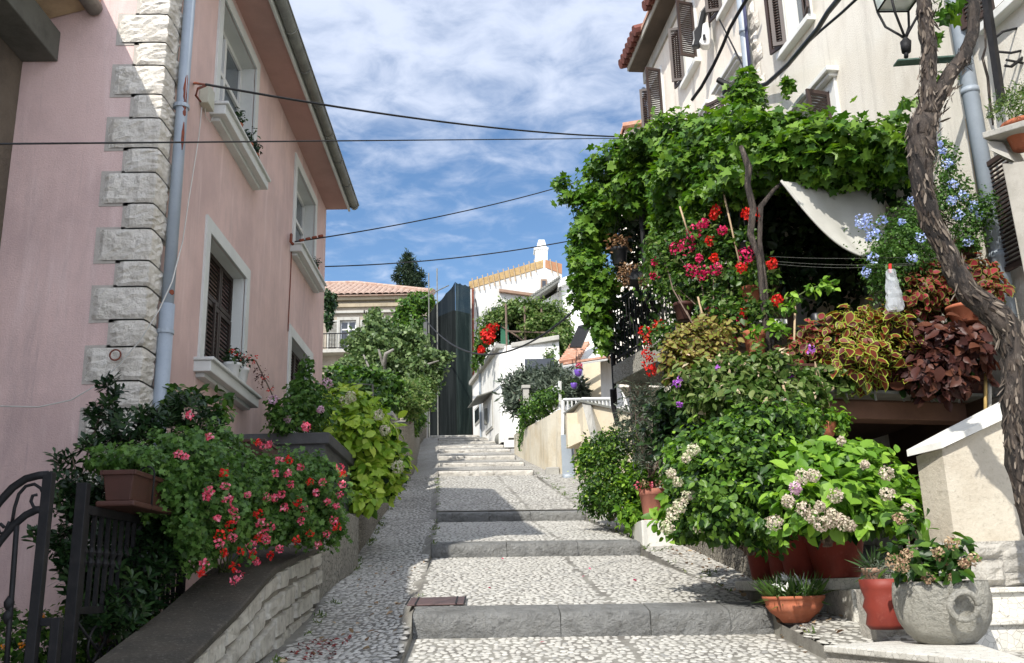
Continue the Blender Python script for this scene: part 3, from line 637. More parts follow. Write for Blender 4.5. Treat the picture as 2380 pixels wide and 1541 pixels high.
# meter box and wires on the side wall
a = side.uv(470, 228, .0)
k = MB(); side.box(k, a[0]-.11, a[0]+.10, a[1]-.11, a[1]+.11, 0, .10); k.build('junction_box', surf('pale_plastic', (.45,.44,.35), s=3, fine=30, bs=.05, rough=.5), ph, bev=.008)
M['cablewhite'] = surf('white_cable', (.55,.53,.48), s=3, fine=30, bs=0, rough=.5)
k = MB(); u0 = side.uv(673, 640)[0]; k.tube([side(u0+.02*math.sin(v*3), v, .012) for v in np.linspace(3.7, 5.0, 12)], .008, 5); k.build('wall_wire', M['rust'], ph, True)
k = MB(); k.tube([side(*side.uv(x, y, .03), .03) for x, y in ((476,228+20),(478,270),(489,284),(497,268),(500,255),(498,225))], .005, 5); k.build('wall_wire', M['cablewhite'], ph, True)
# white wire drooping across the front
k = MB(); pts = [(469,250,8.7,.03),(462,320,8.6,.03),(438,470,8.3,.04),(425,560,8.1,.05)]
q = [side(side.uv(x, y, .12)[0], side.uv(x, y, .12)[1], .12) for x, y, *_ in pts]+[P(x, y, YC-.12) for x, y in ((400,655),(370,720),(330,785),(280,845),(225,895),(165,930),(90,946),(0,944),(-80,935))]
k.tube(q, .006, 5); tag(k.build('white_cable', M['cablewhite'], None, True), 'thin white cable drooping from the junction box across the pink wall', 'cable')
# ---------------------------------------------------------------- neighbour at the far left
nh = T('neighbour_house', 'dark weathered house at the left edge with a wooden eave', 'house', (-6, 4, -1.4))
ne = P(236, 36, YC-.02); xn = float(P(34, 300, YC)[0]); ze = float(P(60, 60, YC)[2])
k = MB(); k.box(xn-5, xn, -9, YC-.002, -2.6, ze+.8); k.build('wall', surf('dark_old_render', (.14,.115,.085), (.08,.065,.05), s=1.4, fine=20, bs=.8, bd=.03), nh)
b1 = P(130, 138, YC-.05); b0 = P(128, 85, YC-.05); e1 = P(200, 20, YC-.05)
k = MB(); k.box(xn+.0, float(b1[0]), -9, YC-.01, float(b1[2]), float(b1[2])+.30); k.build('eave_beam', surf('weathered_beam', (.10,.10,.085), (.06,.06,.05), s=3, fine=25, bs=.3), nh, bev=.01)
k = MB(); zc = float(b0[2])+.05
k.ext([A(xn, YC-.02, zc+.10), A(ne[0]-.12, YC-.02, float(e1[2])+.02), A(ne[0]-.12, YC-.02, float(e1[2])+.2), A(xn, YC-.02, zc+.5)], A(0, -17, 0)); k.build('eave_boards', M['woodpale'], nh)
k = MB(); k.tube([A(ne[0]-.06, -9, float(ne[2])+.06), A(ne[0]-.06, YC-.04, float(ne[2])+.06)], .075, 12); k.build('gutter', M['gutter'], nh, True)
k = MB(); k.ext([A(ne[0]-.02, YC-.02, float(ne[2])+.12), A(-9, YC-.02, float(ne[2])+2.6), A(-9, YC-.02, float(ne[2])+2.75), A(ne[0]-.02, YC-.02, float(ne[2])+.2)], A(0, -17, 0)); k.build('roof', M['tile'], nh)
# ---------------------------------------------------------------- garden wall
def wallstrip(k, pts, base_fn, th=.3):
    """pts: (Y, X, ztop); vertical face towards the street plus top and back"""
    for (Y0, X0, z0), (Y1, X1, z1) in zip(pts[:-1], pts[1:]):
        b0, b1 = base_fn(Y0), base_fn(Y1)
        k.quad(A(X0, Y0, b0), A(X1, Y1, b1), A(X1, Y1, z1), A(X0, Y0, z0)); k.quad(A(X0, Y0, z0), A(X1, Y1, z1), A(X1-th, Y1, z1), A(X0-th, Y0, z0))
        k.quad(A(X1-th, Y1, b1), A(X0-th, Y0, b0), A(X0-th, Y0, z0), A(X1-th, Y1, z1))
    for Y0, X0, z0 in (pts[0], pts[-1]): k.quad(A(X0, Y0, base_fn(Y0)), A(X0, Y0, z0), A(X0-th, Y0, z0), A(X0-th, Y0, base_fn(Y0)))
gb = lambda Y: zr(Y)-.45
gw = T('garden_wall', 'low garden wall of raised pale stone blocks with a dark sloping concrete coping', 'wall', (-1.8, 7, -.6))
top = []
for x, y in ((300,1680),(430,1541),(560,1413),(642,1318),(700,1288),(775,1272)):
    q = None
    for Y in np.arange(3.2, 12, .02):
        if P(x, y, Y)[0] <= XW(Y)-.0 and q is None and False: q = Y
    Xg = -1.62; q = PX(x, y, Xg); top.append((float(q[1]), Xg, float(q[2])))
YE = top[-1][0]; YE = 9.5; top[-1] = (YE, -1.62, top[-1][2])
topf = lambda Y: lin(Y, [t[0] for t in top], [t[2] for t in top])
k = MB(); wallstrip(k, [(Y, -1.67, topf(Y)-.05) for Y in np.linspace(top[0][0], YE, 12)], gb, .40); k.build('core', surf('dark_joint', (.25,.23,.19), (.15,.135,.11), s=4, fine=20, bs=.6), gw)
k = MB(); g = random.Random(3)
rows_n = 5
for r_ in range(rows_n+2):
    Y = top[0][0]+g.uniform(0, .2)
    while Y < YE-.12:
        L_ = g.uniform(.18, .62); Y1 = min(Y+L_, YE-.02); zt0, zt1 = topf(Y)-.065-r_*.165, topf(Y1)-.065-r_*.165; hh = .15*(1+g.uniform(-.30, .04))
        if zt1-hh > zr(Y1)-.32 and Y1-Y > .12:
            dpt = g.uniform(.022, .05); ny = max(3, int(L_/.08)); rows = []
            for a in range(ny+1):
                t = a/ny; yy = Y+.01+(Y1-Y-.02)*(0 if t == 0 else 1 if t == 1 else .05 if a == 1 else .95 if a == ny-1 else t); zt = zt0+(zt1-zt0)*t; rw = []
                for b, fz in enumerate((1, .95, .6, .3, .05, 0)):
                    edge = b in (0, 5) or a in (0, ny); rw.append(A(-1.67+(.0 if edge else dpt+g.uniform(-.006, .006)), yy+(g.uniform(-.006, .006) if not edge else 0), zt-hh*(1-fz)))
                rows.append(rw)
            k.grid(rows)
        Y = Y1+.012
k.build('stone_facing', M['wallstone'], gw)
k = MB(); rows = []
for Y in np.linspace(top[0][0]-.2, YE+.02, 22):
    z = topf(Y); rows.append([A(-1.625, Y, z-.05), A(-1.62, Y, z-.008), A(-1.635, Y, z), A(-2.10, Y, z+.01), A(-2.11, Y, z-.05)])
k.grid(rows); k.quad(*[A(q[0], q[1], q[2]) for q in rows[-1]]); k.build('coping', M['coping'], gw)
# taller rendered part and landing behind it
lw = T('landing_wall', 'rough plastered garden wall block with a dark parapet and landing against the pink house', 'wall', (-2.2, 11, -.2))
zl = float(PX(775, 1171, -1.66)[2]); k = MB()
rows = []; g = random.Random(4)
k.ext([A(-1.66, YE, gb(YE)), A(-1.66, 12.3, gb(12.3)), A(-1.66, 12.3, zl), A(-1.66, YE, zl)], A(-.30, 0, 0))
k.build('plastered_wall', stonemat('rubble_wall', (.46,.43,.36), (.33,.31,.26), (.17,.16,.13), (4, 7, 3.2), .10, 1., .06), lw, bev=.02)
ZP = float(PX(765, 1004, -1.80)[2]); YP = float(PX(765, 1004, -1.80)[1]); YQ = float(PX(833, 1100, -1.80)[1])
k = MB(); k.box(-2.9, -1.85, YP+.05, YQ, -.2, ZP-.12); k.build('parapet', M['darkcoping'], lw)
k = MB(); k.box(-2.898, -1.80, YP, YP+.22, ZP-.13, ZP); k.ext([A(-1.80, YP+.222, ZP-.13), A(-1.80, YQ+.1, ZP-.13), A(-1.80, YQ+.1, ZP), A(-1.80, YP+.222, ZP)], A(-.22, 0, 0)); k.build('parapet_coping', M['darkcoping'], lw, bev=.012)
# wall going on up the street, with stone pier
uw = T('stone_wall', 'old dry stone wall rising along the left side of the steps below the shrubs', 'wall', (-2, 22, 2))
k = MB(); pts = []
for Y in np.linspace(12.32, 39, 30):
    z = lin(Y, [12.3, 13.5, 16, 19, 20, 24, 30, 39], [.95, 1.1, 1.75, 2.5, 3.45, 4.1, 5.45, 7.0]); pts.append((float(Y), XW(Y)+g.uniform(-.03, .03), z))
wallstrip(k, pts, gb, .35); k.build('masonry', M['masonry'], uw)
k = MB(); yp = 20.; c = P(912, 960, yp); k.box(XW(yp)-.45, XW(yp)+.04, yp-.1, yp+.5, 1.8, float(c[2])-.08); k.build('pier', M['masonry'], uw, bev=.03)
k = MB(); k.box(XW(yp)-.5, XW(yp)+.09, yp-.15, yp+.55, float(c[2])-.08, float(c[2])+.02); k.build('pier_cap', M['concrete'], uw, bev=.02)
# soil behind
k = MB(); k.grid([[A(x, Y, lin(Y, [4.9, 7.4, 9.6, 12.3, 20, 39], [-.75, -.35, 0, .3, 2, 5.6])) for x in (-1.75, -2.3, -2.9)][::1] for Y in (4, 4.9, 6, 7.4, 8.5, 9.6)])
tag(k.build('garden_soil', M['earth'], None, True), kind='structure')
# ---------------------------------------------------------------- fence with railing
fe = T('iron_fence', 'black wrought iron fence panel of close bars standing on the garden wall coping', 'fence', P(190, 1541, 5.45))
XF = float(P(190, 1180, 5.45)[0])
fp = Fr((XF, 0, 0), (0, 1, 0), (1, 0, 0))
uA = 5.45; uB, vB = fp.uv(418, 1405); _, vT = fp.uv(400, 1222)
_, vt0 = fp.uv(193, 1182); _, vb0 = fp.uv(170, 1418)
vtop = (vt0+vT)/2; vbot = (vb0+vB)/2
k = MB(); fp.box(k, uA-.03, uA+.03, -1.2, vtop+.14, -.03, .03); k.build('post', M['iron'], fe, bev=.004)
k = MB(); fp.box(k, uB-.02, uB+.03, vbot-.08, vtop+.03, -.025, .025); k.build('post', M['iron'], fe, bev=.004)
k = MB(); fp.box(k, uA+.03, uB-.02, vtop-.03, vtop+.02, -.02, .02); fp.box(k, uA+.03, uB-.02, vbot-.025, vbot+.015, -.02, .02); k.build('rail', M['iron'], fe, bev=.003)
nb = 17
for i in range(nb):
    u_ = uA+.03+(uB-uA-.05)*(i+.5)/nb; k = MB(); fp.box(k, u_-.011, u_+.011, vbot, vtop-.03, -.011, .011)
    k.lathe([(.011, 0), (.024, .03), (.011, .06), (.024, .09), (.011, .12)], fp(u_, (vbot+vtop)/2-.05), 8); k.build('bar', M['iron'], fe)
k = MB()
for cu, cv, r0 in ((uA+.35, vbot-.22, .15), (uA+.75, vbot-.18, .12), (uA+.6, vbot-.3, .1)):
    k.tube([fp(cu+r0*(1-t/9)*math.cos(t), cv+r0*(1-t/9)*math.sin(t)) for t in np.linspace(0, 7.5, 26)], .008, 5)
k.tube([fp(uA+.05, vbot-.05), fp(uA+.8, vbot-.45)], .009, 5); k.tube([fp(uA+.05, vbot-.5), fp(uA+.7, vbot-.03)], .009, 5); k.build('scroll', M['iron'], fe, True)
# gate
ga = T('iron_gate', 'black wrought iron garden gate with arched top and scrolls at the left edge', 'gate', P(60, 1600, 4.95))
YG = 4.95
gp = Fr((0, YG, 0), (1, 0, 0), (0, -1, 0))
def gpt(x, y): q = P(x, y, YG); return q
k = MB(); a = gpt(118, 1097); b = gpt(82, 1560); xm = (a[0]+b[0])/2
k.box(a[0]-.032, a[0]+.018, YG-.02, YG+.03, -1.3, a[2]); k.build('stile', M['iron'], ga, bev=.004)
k = MB(); b2 = gpt(136, 1445); k.box(b2[0]-.04, b2[0]+.005, YG, YG+.05, -1.3, b2[2]+.02); k.box(b2[0], XF+.01, YG+.01, YG+.05, b2[2]-.02, b2[2]+.02); k.build('hinge_post', M['iron'], ga, bev=.004)
k = MB(); k.tube([gpt(x, y) for x, y in ((-90,1290),(-40,1215),(0,1165),(30,1133),(60,1113),(90,1105),(112,1103))], .021, 8)
k.tube([gpt(x, y) for x, y in ((-80,1360),(-30,1300),(0,1258),(30,1222),(60,1197),(85,1185),(103,1184))], .020, 8); k.build('arch', M['iron'], ga, True)
k = MB(); k.tube([gpt(x, y) for x, y in ((28,1215),(34,1180),(44,1148),(60,1130),(80,1125),(95,1135),(104,1155),(102,1172),(90,1182),(78,1178),(72,1165),(76,1152),(86,1150))], .009, 6)
k.tube([gpt(x, y) for x, y in ((22,1212),(12,1236),(0,1240),(-6,1225),(2,1218),(10,1226))], .009, 6); k.build('scroll', M['iron'], ga, True)
k = MB(); k.tube([gpt(x, y) for x, y in ((39,1218),(34,1290),(26,1400),(20,1470),(12,1600))], [.013]*5, 8)
for y in (1403, 1433): q = gpt(21 if y == 1403 else 18, y); k.lathe([(.008, -.038), (.024, -.012), (.026, .008), (.008, .038)], q, 8)
k.build('twisted_bar', M['iron'], ga, True)
# ---------------------------------------------------------------- planter on the fence
def planter(name, label, fr, u0, u1, v0, h_, w0, w1, m, tray=True, cat='planter', parts=True):
    th = T(name, label, cat, fr((u0+u1)/2, v0, (w0+w1)/2))
    k = MB(); e = .022
    lo = [fr(u0+e, v0, w0+e), fr(u1-e, v0, w0+e), fr(u1-e, v0, w1-e), fr(u0+e, v0, w1-e)]; hi = [fr(u0, v0+h_, w0), fr(u1, v0+h_, w0), fr(u1, v0+h_, w1), fr(u0, v0+h_, w1)]
    inn = [fr(u0+.02, v0+h_, w0+.02), fr(u1-.02, v0+h_, w0+.02), fr(u1-.02, v0+h_, w1-.02), fr(u0+.02, v0+h_, w1-.02)]; sl = [q-A(0, 0, .03) for q in inn]
    k.add(lo+hi+inn+sl, [(0, 3, 2, 1)]+[(i, (i+1) % 4, 4+(i+1) % 4, 4+i) for i in range(4)]+[(4+i, 4+(i+1) % 4, 8+(i+1) % 4, 8+i) for i in range(4)]+[(8+i, 8+(i+1) % 4, 12+(i+1) % 4, 12+i) for i in range(4)]+[(12, 13, 14, 15)])
    k.build('box', m, th, bev=.006)
    k = MB(); fr.box(k, u0-.012, u1+.012, v0+h_-.022, v0+h_+.006, w1, w1+.012); fr.box(k, u0-.012, u1+.012, v0+h_-.022, v0+h_+.006, w0-.012, w0); fr.box(k, u0-.012, u0, v0+h_-.022, v0+h_+.006, w0, w1); fr.box(k, u1, u1+.012, v0+h_-.022, v0+h_+.006, w0, w1); k.build('rim', m, th, bev=.004)
    if tray: k = MB(); fr.box(k, u0-.02, u1+.03, v0-.035, v0-.002, w0-.02, w1+.02); k.build('saucer', m, th, bev=.01)
    return th
_, vp = fp.uv(220, 1175); up0, vp1 = fp.uv(215, 1108)
fpw = fp
pl = planter('flower_box', 'brown rectangular flower box with saucer hung on the black iron fence', fp, 5.62, 6.45, vtop+.055, .17, .03, .215, M['terrabrown'])
for uu in (5.9, 6.2):
    k = MB(); k.tube([fp(uu, vtop+.02, .23), fp(uu, vtop+.24, .235)]+[fp(uu, vtop+.24+.045*math.sin(t), .19+.045*math.cos(t)) for t in np.linspace(.2, 4.2, 10)], .006, 6)
    k.build('hook', M['iron'], pl, True)
pl2 = planter('flower_box', 'brown flower box half hidden in the geranium leaves beside the dark parapet', fp, 8.25, 8.85, float(PX(820, 1070, -2.1)[2])*0+float(P(500, 1072, 8.4)[2]), .16, .15, .34, M['terrabrown'], False)
# ================================================================ far end of the street
def persp_facade(x0, x1, ytop, Y0, Y1=None): pass
def tiles(k, a, b, up, n, m_, r=.11):
    """rows of half round tiles: a->b along the eave, up = vector to the ridge"""
    a, b, up = map(np.asarray, (a, b, up)); d = (b-a)/n; nn = unit(np.cross(b-a, up)); nn = nn if nn[2] > 0 else -nn
    for i in range(n):
        rows = []
        for j in range(m_+1):
            o = a+d*(i+.5)+up*(j/m_); s = 1-.04*(j % 2)
            rows.append([o+unit(d)*np.linalg.norm(d)*.5*math.cos(t)*s+nn*(r*math.sin(t)*s+.02*(j % 2)) for t in np.linspace(math.pi, 0, 6)])
        k.grid(rows)
# --- old house with tiled roof, left behind the fig tree
YO = 46.
oh = T('old_house', 'old grey house with clay tile roof and shuttered balcony window behind the fig tree', 'house', P(860, 1000, YO))
of = Fr((0, YO, 0), (1, 0, 0), (0, -1, 0))
g_ = lambda x, y: of.uv(x, y)
ueL, veL = g_(700, 697); ueR, veR = g_(1004, 690); uR = g_(992, 726)[0]; ve = veR; uL = ueL-1
M['oldwall'] = surf('old_grey_render', (.36,.31,.24), (.26,.22,.17), (.17,.15,.12), s=.7, fine=8, bs=.6, bd=.06, streak=(.20,.17,.13))
wu0, wv0 = g_(789, 816); wu1, wv1 = g_(828, 744); w2a, w2b = g_(866, 812)[0], g_(898, 812)[0]
k = wallholes(of, uL, uR, 4.5, ve+.05, [(wu0, wu1, wv0, wv1), (w2a, w2b, wv0, wv1)], .3)
k.quad(of(uR, 4.5), of(uR, 4.5, -8), of(uR, ve, -8), of(uR, ve)); k.build('wall', M['oldwall'], oh)
k = MB(); of.box(k, uL, uR+.06, g_(860, 714)[1], g_(860, 706)[1], 0, .14); of.box(k, uL, uR+.12, ve-.16, ve, 0, .28); k.build('cornice', surf('ochre_cornice', (.36,.30,.21), (.27,.225,.16), s=2, fine=12, bs=.3, streak=(.24,.18,.11)), oh)
for i, (a, b) in enumerate(((wu0, wu1), (w2a, w2b))):
    wn = T('window', None, None, of(a, wv0)); wn.parent = oh; wn.location = tuple(ORG[wn.name]-ORG[oh.name])
    k = MB(); surround(of, k, a, b, wv0, wv1, .16, .05, False, .2); of.box(k, a-.45, b+.45, wv1+.34, wv1+.46, 0, .16); k.build('surround', M['concrete'], wn)
    sash(of, wn, a, b, wv0, wv1, -.2, 1, .72, .07, 'glass2')
    k = MB(); louvre(of, k, a-.62, a-.06, wv0, wv1, .02, .04, .07, 22); k.build('shutter', surf('pale_shutter', (.42,.42,.38), s=3, fine=20, bs=.1) if i == 0 else bpy.data.materials['pale_shutter'], wn)
k = MB(); bz = g_(800, 820)[1]; of.box(k, g_(700, 820)[0], g_(846, 820)[0], bz-.16, bz, 0, .8); k.build('balcony_slab', M['concrete'], oh)
k = MB(); bt = g_(800, 784)[1]; ub = g_(846, 820)[0]
of.box(k, g_(720, 820)[0], ub, bt-.03, bt+.02, .74, .79); of.box(k, g_(720, 820)[0], ub, bz+.06, bz+.09, .74, .79)
u_ = g_(740, 820)[0]
while u_ < ub: of.box(k, u_-.012, u_+.012, bz+.05, bt, .75, .78); u_ += .13
k.build('balcony_railing', M['iron'], oh)
pk = of(*g_(826, 664), -5.2); pk = P(826, 663, YO+5)
k = MB(); eL = of(ueL-1.5, ve+.02, .45); eR = of(ueR+.1, ve+.02, .45); bR = of(ueR+.1, ve+.02, -10.5)
rl = pk+A(-5, 0, 0)
apL = A(pk[0]-6, pk[1], pk[2]); 
tiles(k, A(apL[0]-2, eL[1], eL[2]), eR, A(0, 0, 0)+A(0, pk[1]-eL[1], pk[2]-eL[2]), 34, 7, .10)
kk = MB(); kk.quad(A(apL[0]-2, eL[1], eL[2]), eR, pk, A(apL[0]-2, pk[1], pk[2])); kk.quad(eR, bR, pk); kk.quad(bR, A(apL[0]-2, bR[1], bR[2]), A(apL[0]-2, pk[1], pk[2]), pk)
kk.build('roof', M['tilepale'], oh, solid=.05)
# clip front tiles to the hip: rebuild as rows that shorten towards the hip
k = MB(); n = 40; u0 = apL[0]-2; wd = (eR[0]-u0)/n; upv = A(0, pk[1]-eL[1], pk[2]-eL[2]); nn = unit(np.cross(A(1, 0, 0), upv)); nn = nn if nn[2] > 0 else -nn
for i in range(n):
    xc = u0+wd*(i+.5); f = 1 if xc < pk[0] else max(.04, (eR[0]-xc)/(eR[0]-pk[0])); rows = []; mm = max(2, int(9*f))
    for j in range(mm+1):
        o = A(xc, eL[1], eL[2]+.02)+upv*(f*j/mm)
        rows.append([o+A(1, 0, 0)*wd*.52*math.cos(t)+nn*(.11*math.sin(t)+.03*((j) % 2)) for t in np.linspace(math.pi, 0, 6)])
    k.grid(rows)
k.tube([A(eR[0], eR[1], eR[2]+.1), A(pk[0], pk[1], pk[2]+.1), A(pk[0]-7, pk[1], pk[2]+.1)], .16, 7)
k.build('roof_tiles', M['tilepale'], oh)
# --- cypress far behind
ct = T('cypress_tree', 'tall dark conifer rising behind the tiled roof', 'tree', P(955, 900, 62)); 
k = MB(); k.tube([P(955, 900, 62), P(953, 690, 62), P(948, 590, 62)], [.35, .25, .05], 7); k.build('trunk', M['branch'], ct, True)
bl = [B(947, 596, 62, 8, 12), B(948, 612, 62, 18, 13), B(951, 630, 62, 24, 15), B(950, 650, 62, 30, 14), B(952, 668, 62, 33, 13), B(955, 690, 62, 34, 16), B(928, 627, 62, 13, 6), B(975, 640, 62, 14, 7), B(922, 645, 62, 12, 6), B(980, 662, 62, 12, 6)]
foliage('crown', M['lcyp'], ct, bl, 6500, .28, NARROW, up=.2, droop=.1, inner=.9, seed=21, rnd=.9)
# --- scaffold netting
YN = 40.; nc = P(1058, 655, YN); ztn = float(nc[2]); nr = P(1092.7, 655, YN+.3)
fl = PZ(992.5, 733, ztn-.9); n0 = P(1064, 1012, YN); n1 = P(1103, 1012, YN+.2); gz = float(n0[2])-.1
ns = T('scaffold', 'scaffolding wrapped in dark green netting at the top of the steps', 'scaffold', (nc[0], nc[1], gz))
def netmat(name, c, c2, al):
    m, t, b = newmat(name); col = mixc(t, rampf(t, noise(t, 1.2, 6, .6, (2.2, 2.2, .18), .8), .4, .62), c, c2); t.links.new(col, b.inputs['Base Color']); b.inputs['Roughness'].default_value = .8
    b.inputs['Alpha'].default_value = al; b.inputs['Specular IOR Level'].default_value = 0; b.inputs['Roughness'].default_value = 1; return m
def drape(a0, a1, z0, z1t, amp, nx, nz, seed, w0=0):
    g = np.random.default_rng(seed); ph = g.random(5)*6; d = a1-a0; nn = unit(np.cross(A(d[0], d[1], 0), A(0, 0, 1))); rows = []
    for j in range(nz+1):
        r = []
        for i in range(nx+1):
            t = i/nx; zt = z1t[0]*(1-t)+z1t[1]*t-.06*abs(math.sin(math.pi*t*3)); z = z0+(zt-z0)*j/nz
            r.append(A(a0[0]+d[0]*t, a0[1]+d[1]*t, z)+nn*amp*(math.sin(t*7+ph[0]+z*.35)+.35*math.sin(t*19+ph[1]-z*.6)))
        rows.append(r)
    return rows
k = MB(); k.grid(drape(nc, nr, gz, (ztn+.0, ztn-.1), .012, 36, 14, 1)); k.build('netting', netmat('teal_net', (.010,.016,.015), (.032,.042,.038), .94), ns, True)
k = MB(); k.grid(drape(A(fl[0], fl[1], 0), A(nc[0], nc[1], 0), gz, (ztn-.9, ztn), .02, 60, 12, 2)); k.build('netting', netmat('dark_net', (.009,.011,.011), (.018,.021,.021), .97), ns, True)
for t in (.3, .6):
    q = A(fl[0], fl[1], 0)*(1-t)+A(nc[0], nc[1], 0)*t; k = MB(); k.tube([A(q[0]-.3, q[1]+.2, gz), A(q[0]-.3, q[1]+.2, ztn+ (1.0 if t < .8 else .6))], .03, 6); k.build('pole', M['gutter'], ns)
k = MB(); k.tube([A(fl[0]-.3, fl[1], ztn-.1), A(nc[0]-.3, nc[1]+.2, ztn-.1)], .025, 5); k.build('rail', M['gutter'], ns)
# dark house inside the scaffold and its doorway
dh = T('scaffolded_house', 'dark unlit house front behind the scaffold netting', 'house', (nc[0]-2, nc[1]+3, gz))
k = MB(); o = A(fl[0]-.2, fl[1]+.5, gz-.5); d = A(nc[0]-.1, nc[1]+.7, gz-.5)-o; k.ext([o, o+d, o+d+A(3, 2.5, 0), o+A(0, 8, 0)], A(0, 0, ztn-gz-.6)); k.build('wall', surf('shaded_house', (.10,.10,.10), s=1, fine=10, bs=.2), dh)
# --- white gable house
YH = 41.
gh = T('gable_house', 'tall white plastered house with boarded gable edge and chimney', 'house', P(1200, 1010, YH))
gf = Fr((0, YH, 0), (1, 0, 0), (0, -1, 0))
q = lambda x, y, w=0: gf(*gf.uv(x, y, 0), w)
k = MB(); poly = [q(1093, 1030), q(1093, 668), q(1262, 622), q(1306, 636), q(1312, 1030)]
k.ext(poly, A(0, 7, 0)); k.build('wall', surf('patchy_plaster', (.56,.55,.515), (.44,.43,.40), (.31,.30,.275), s=.6, fine=9, bs=.4, bd=.04, streak=(.26,.245,.22), dirt=(.29,.275,.245)), gh)
M['osb'] = surf('yellow_board', (.40,.28,.13), (.30,.20,.09), (.22,.15,.08), s=4, fine=10, bs=.2)
k = MB(); k.ext([q(1090, 672, .03), q(1090, 655, .03), q(1263, 604, .03), q(1263, 622, .03)], A(0, .05, 0)); k.build('gable_board', M['osb'], gh)
k = MB(); k.ext([q(1267, 622, .03), q(1267, 604, .03), q(1306, 614, .03), q(1306, 637, .03)], A(0, .05, 0)); k.build('gable_board', surf('orange_board', (.34,.17,.09), s=4, fine=10, bs=.2), gh)
for i in range(15):
    xx = 1097+i*12 if i < 13 else 1278+(i-13)*14; yy = (655-(xx-1090)*.295) if i < 13 else 606+(xx-1267)*.26
    k = MB(); a = q(xx, yy-5, .1); b = q(xx+5, yy+24+3*(i % 3), .1); k.tube([a, b], .024, 4); k.build('brace', M['woodpale'], gh)
k = MB(); k.ext([q(1244, 625, -.5), q(1246, 572, -.5), q(1274, 572, -.5), q(1274, 625, -.5)], A(0, .7, 0)); k.ext([q(1242, 572, -.45), q(1242, 566, -.45), q(1276, 566, -.45), q(1276, 572, -.45)], A(0, .8, 0)); k.ext([q(1248, 566, -.5), q(1253, 548, -.5), q(1267, 548, -.5), q(1272, 566, -.5)], A(0, .7, 0)); k.build('chimney', M['whitewall'], gh, bev=.02)
k = MB(); k.ext([q(1160, 681, .01), q(1160, 675, .01), q(1257, 688, .01), q(1257, 694, .01)], A(0, -.25, 0)); k.build('ledge', surf('brown_ledge', (.25,.16,.11), s=4, fine=10, bs=.2), gh)
k = MB(); k.ext([q(1257, 673, .03), q(1257, 650, .03), q(1271, 650, .03), q(1271, 673, .03)], A(0, -.05, 0)); wv = k.build('window', surf('brown_frame', (.22,.15,.10), s=4, fine=10, bs=.1), gh)
k = MB(); k.ext([q(1260, 670, .09), q(1260, 654, .09), q(1268, 654, .09), q(1268, 670, .09)], A(0, -.01, 0)); k.build('pane', M['glass2'], wv)
k = MB(); k.tube([q(1099, 672, .1), q(1101, 1012, .1)], .05, 6); k.build('downpipe', M['rust'], gh)
k = MB(); k.ext([q(1142, 760, .02), q(1142, 716, .02), q(1158, 716, .02), q(1158, 760, .02)], A(0, -.04, 0)); k.build('window', M['glass2'], gh)
k = MB(); k.tube([q(1105, 695, .06), q(1112, 740, .06), q(1106, 780, .06)], .02, 5); k.build('wall_cable', M['iron'], gh)
# --- white house with dark eave in front of it
YK = 38.
kh = T('white_house', 'white house with dark corrugated eave half hidden behind the vine terrace', 'house', P(1340, 900, YK))
kf_ = Fr((0, YK, 0), (1, 0, 0), (0, -1, 0)); q = lambda x, y, w=0: kf_(*kf_.uv(x, y, 0), w)
k = MB(); k.ext([q(1300, 960), q(1300, 664), q(1330, 645), q(1480, 645), q(1480, 960)], A(0, 7, 0)); k.ext([q(1240, 900, -.3), q(1240, 710, -.3), q(1300, 672, -.3), q(1300, 900, -.3)], A(0, 5, 0)); k.build('wall', M['whitewall'], kh)
k = MB(); a = q(1236, 702, .35); b = q(1299, 660, .35); k.ext([a, b, b+A(0, 0, .16), a+A(0, 0, .16)], A(0, 6, 0))
for i in range(14): c = a+(b-a)*i/13; k.tube([c+A(0, -.03, .18), c+A(0, 6, .18)], .055, 5)
k.build('eave', M['gutter'], kh)
k = MB(); k.ext([q(1296, 672, .3), q(1296, 656, .3), q(1345, 634, .3), q(1345, 650, .3)], A(0, 7.2, 0)); k.build('roof_edge', M['white'], kh)
k = MB(); k.tube([q(1301, 665, .12), q(1304, 740, .12)], .05, 6); k.build('downpipe', M['gutter'], kh)
# --- garage house with roof terrace
tn = Fr((0, 33., 0), (1, 0, 0), (0, -1, 0))
th_ = T('terrace_house', 'low white house with a planted roof terrace and small awning over its door', 'house', P(1160, 1010, 33))
cA = P(1160, 804.6, 33.); zt = float(cA[2]); cB = PZ(1098, 889, zt); gA = float(P(1160, 1008, 33)[2])-.3
cC = P(1300, 822, 32.0); 
ff = Fr(A(cB[0], cB[1], 0), unit(A(cA[0]-cB[0], cA[1]-cB[1], 0)), unit(A(-(cA[1]-cB[1]), cA[0]-cB[0], 0))*1); 
if ff.n[0] > 0: ff.n = -ff.n
k = MB(); k.ext([A(cA[0], cA[1], gA), A(cB[0], cB[1], gA), A(cB[0], cB[1], zt-.02), A(cA[0], cA[1], zt-.02)], A(6, 2, 0))
k.ext([A(cA[0]+.01, cA[1]-.01, gA), A(cC[0], cC[1], gA), A(cC[0], cC[1], zt-.02), A(cA[0]+.01, cA[1]-.01, zt-.02)], A(0, 3, 0)); k.build('wall', M['whitewall'], th_)
k = MB(); k.ext([A(cA[0]-.1, cA[1]-.25, zt-.12), A(cB[0]-.15, cB[1], zt-.12), A(cB[0]-.15, cB[1], zt+.05), A(cA[0]-.1, cA[1]-.25, zt+.05)], A(.5, .25, 0)); k.ext([A(cA[0]+.42, cA[1]-.25, zt-.12), A(cC[0], cC[1]-.25, zt-.12), A(cC[0], cC[1]-.25, zt+.05), A(cA[0]+.42, cA[1]-.25, zt+.05)], A(0, .5, 0)); k.build('terrace_edge', M['concrete'], th_, bev=.02)
def onff(x, y): return ff.uv(x, y)
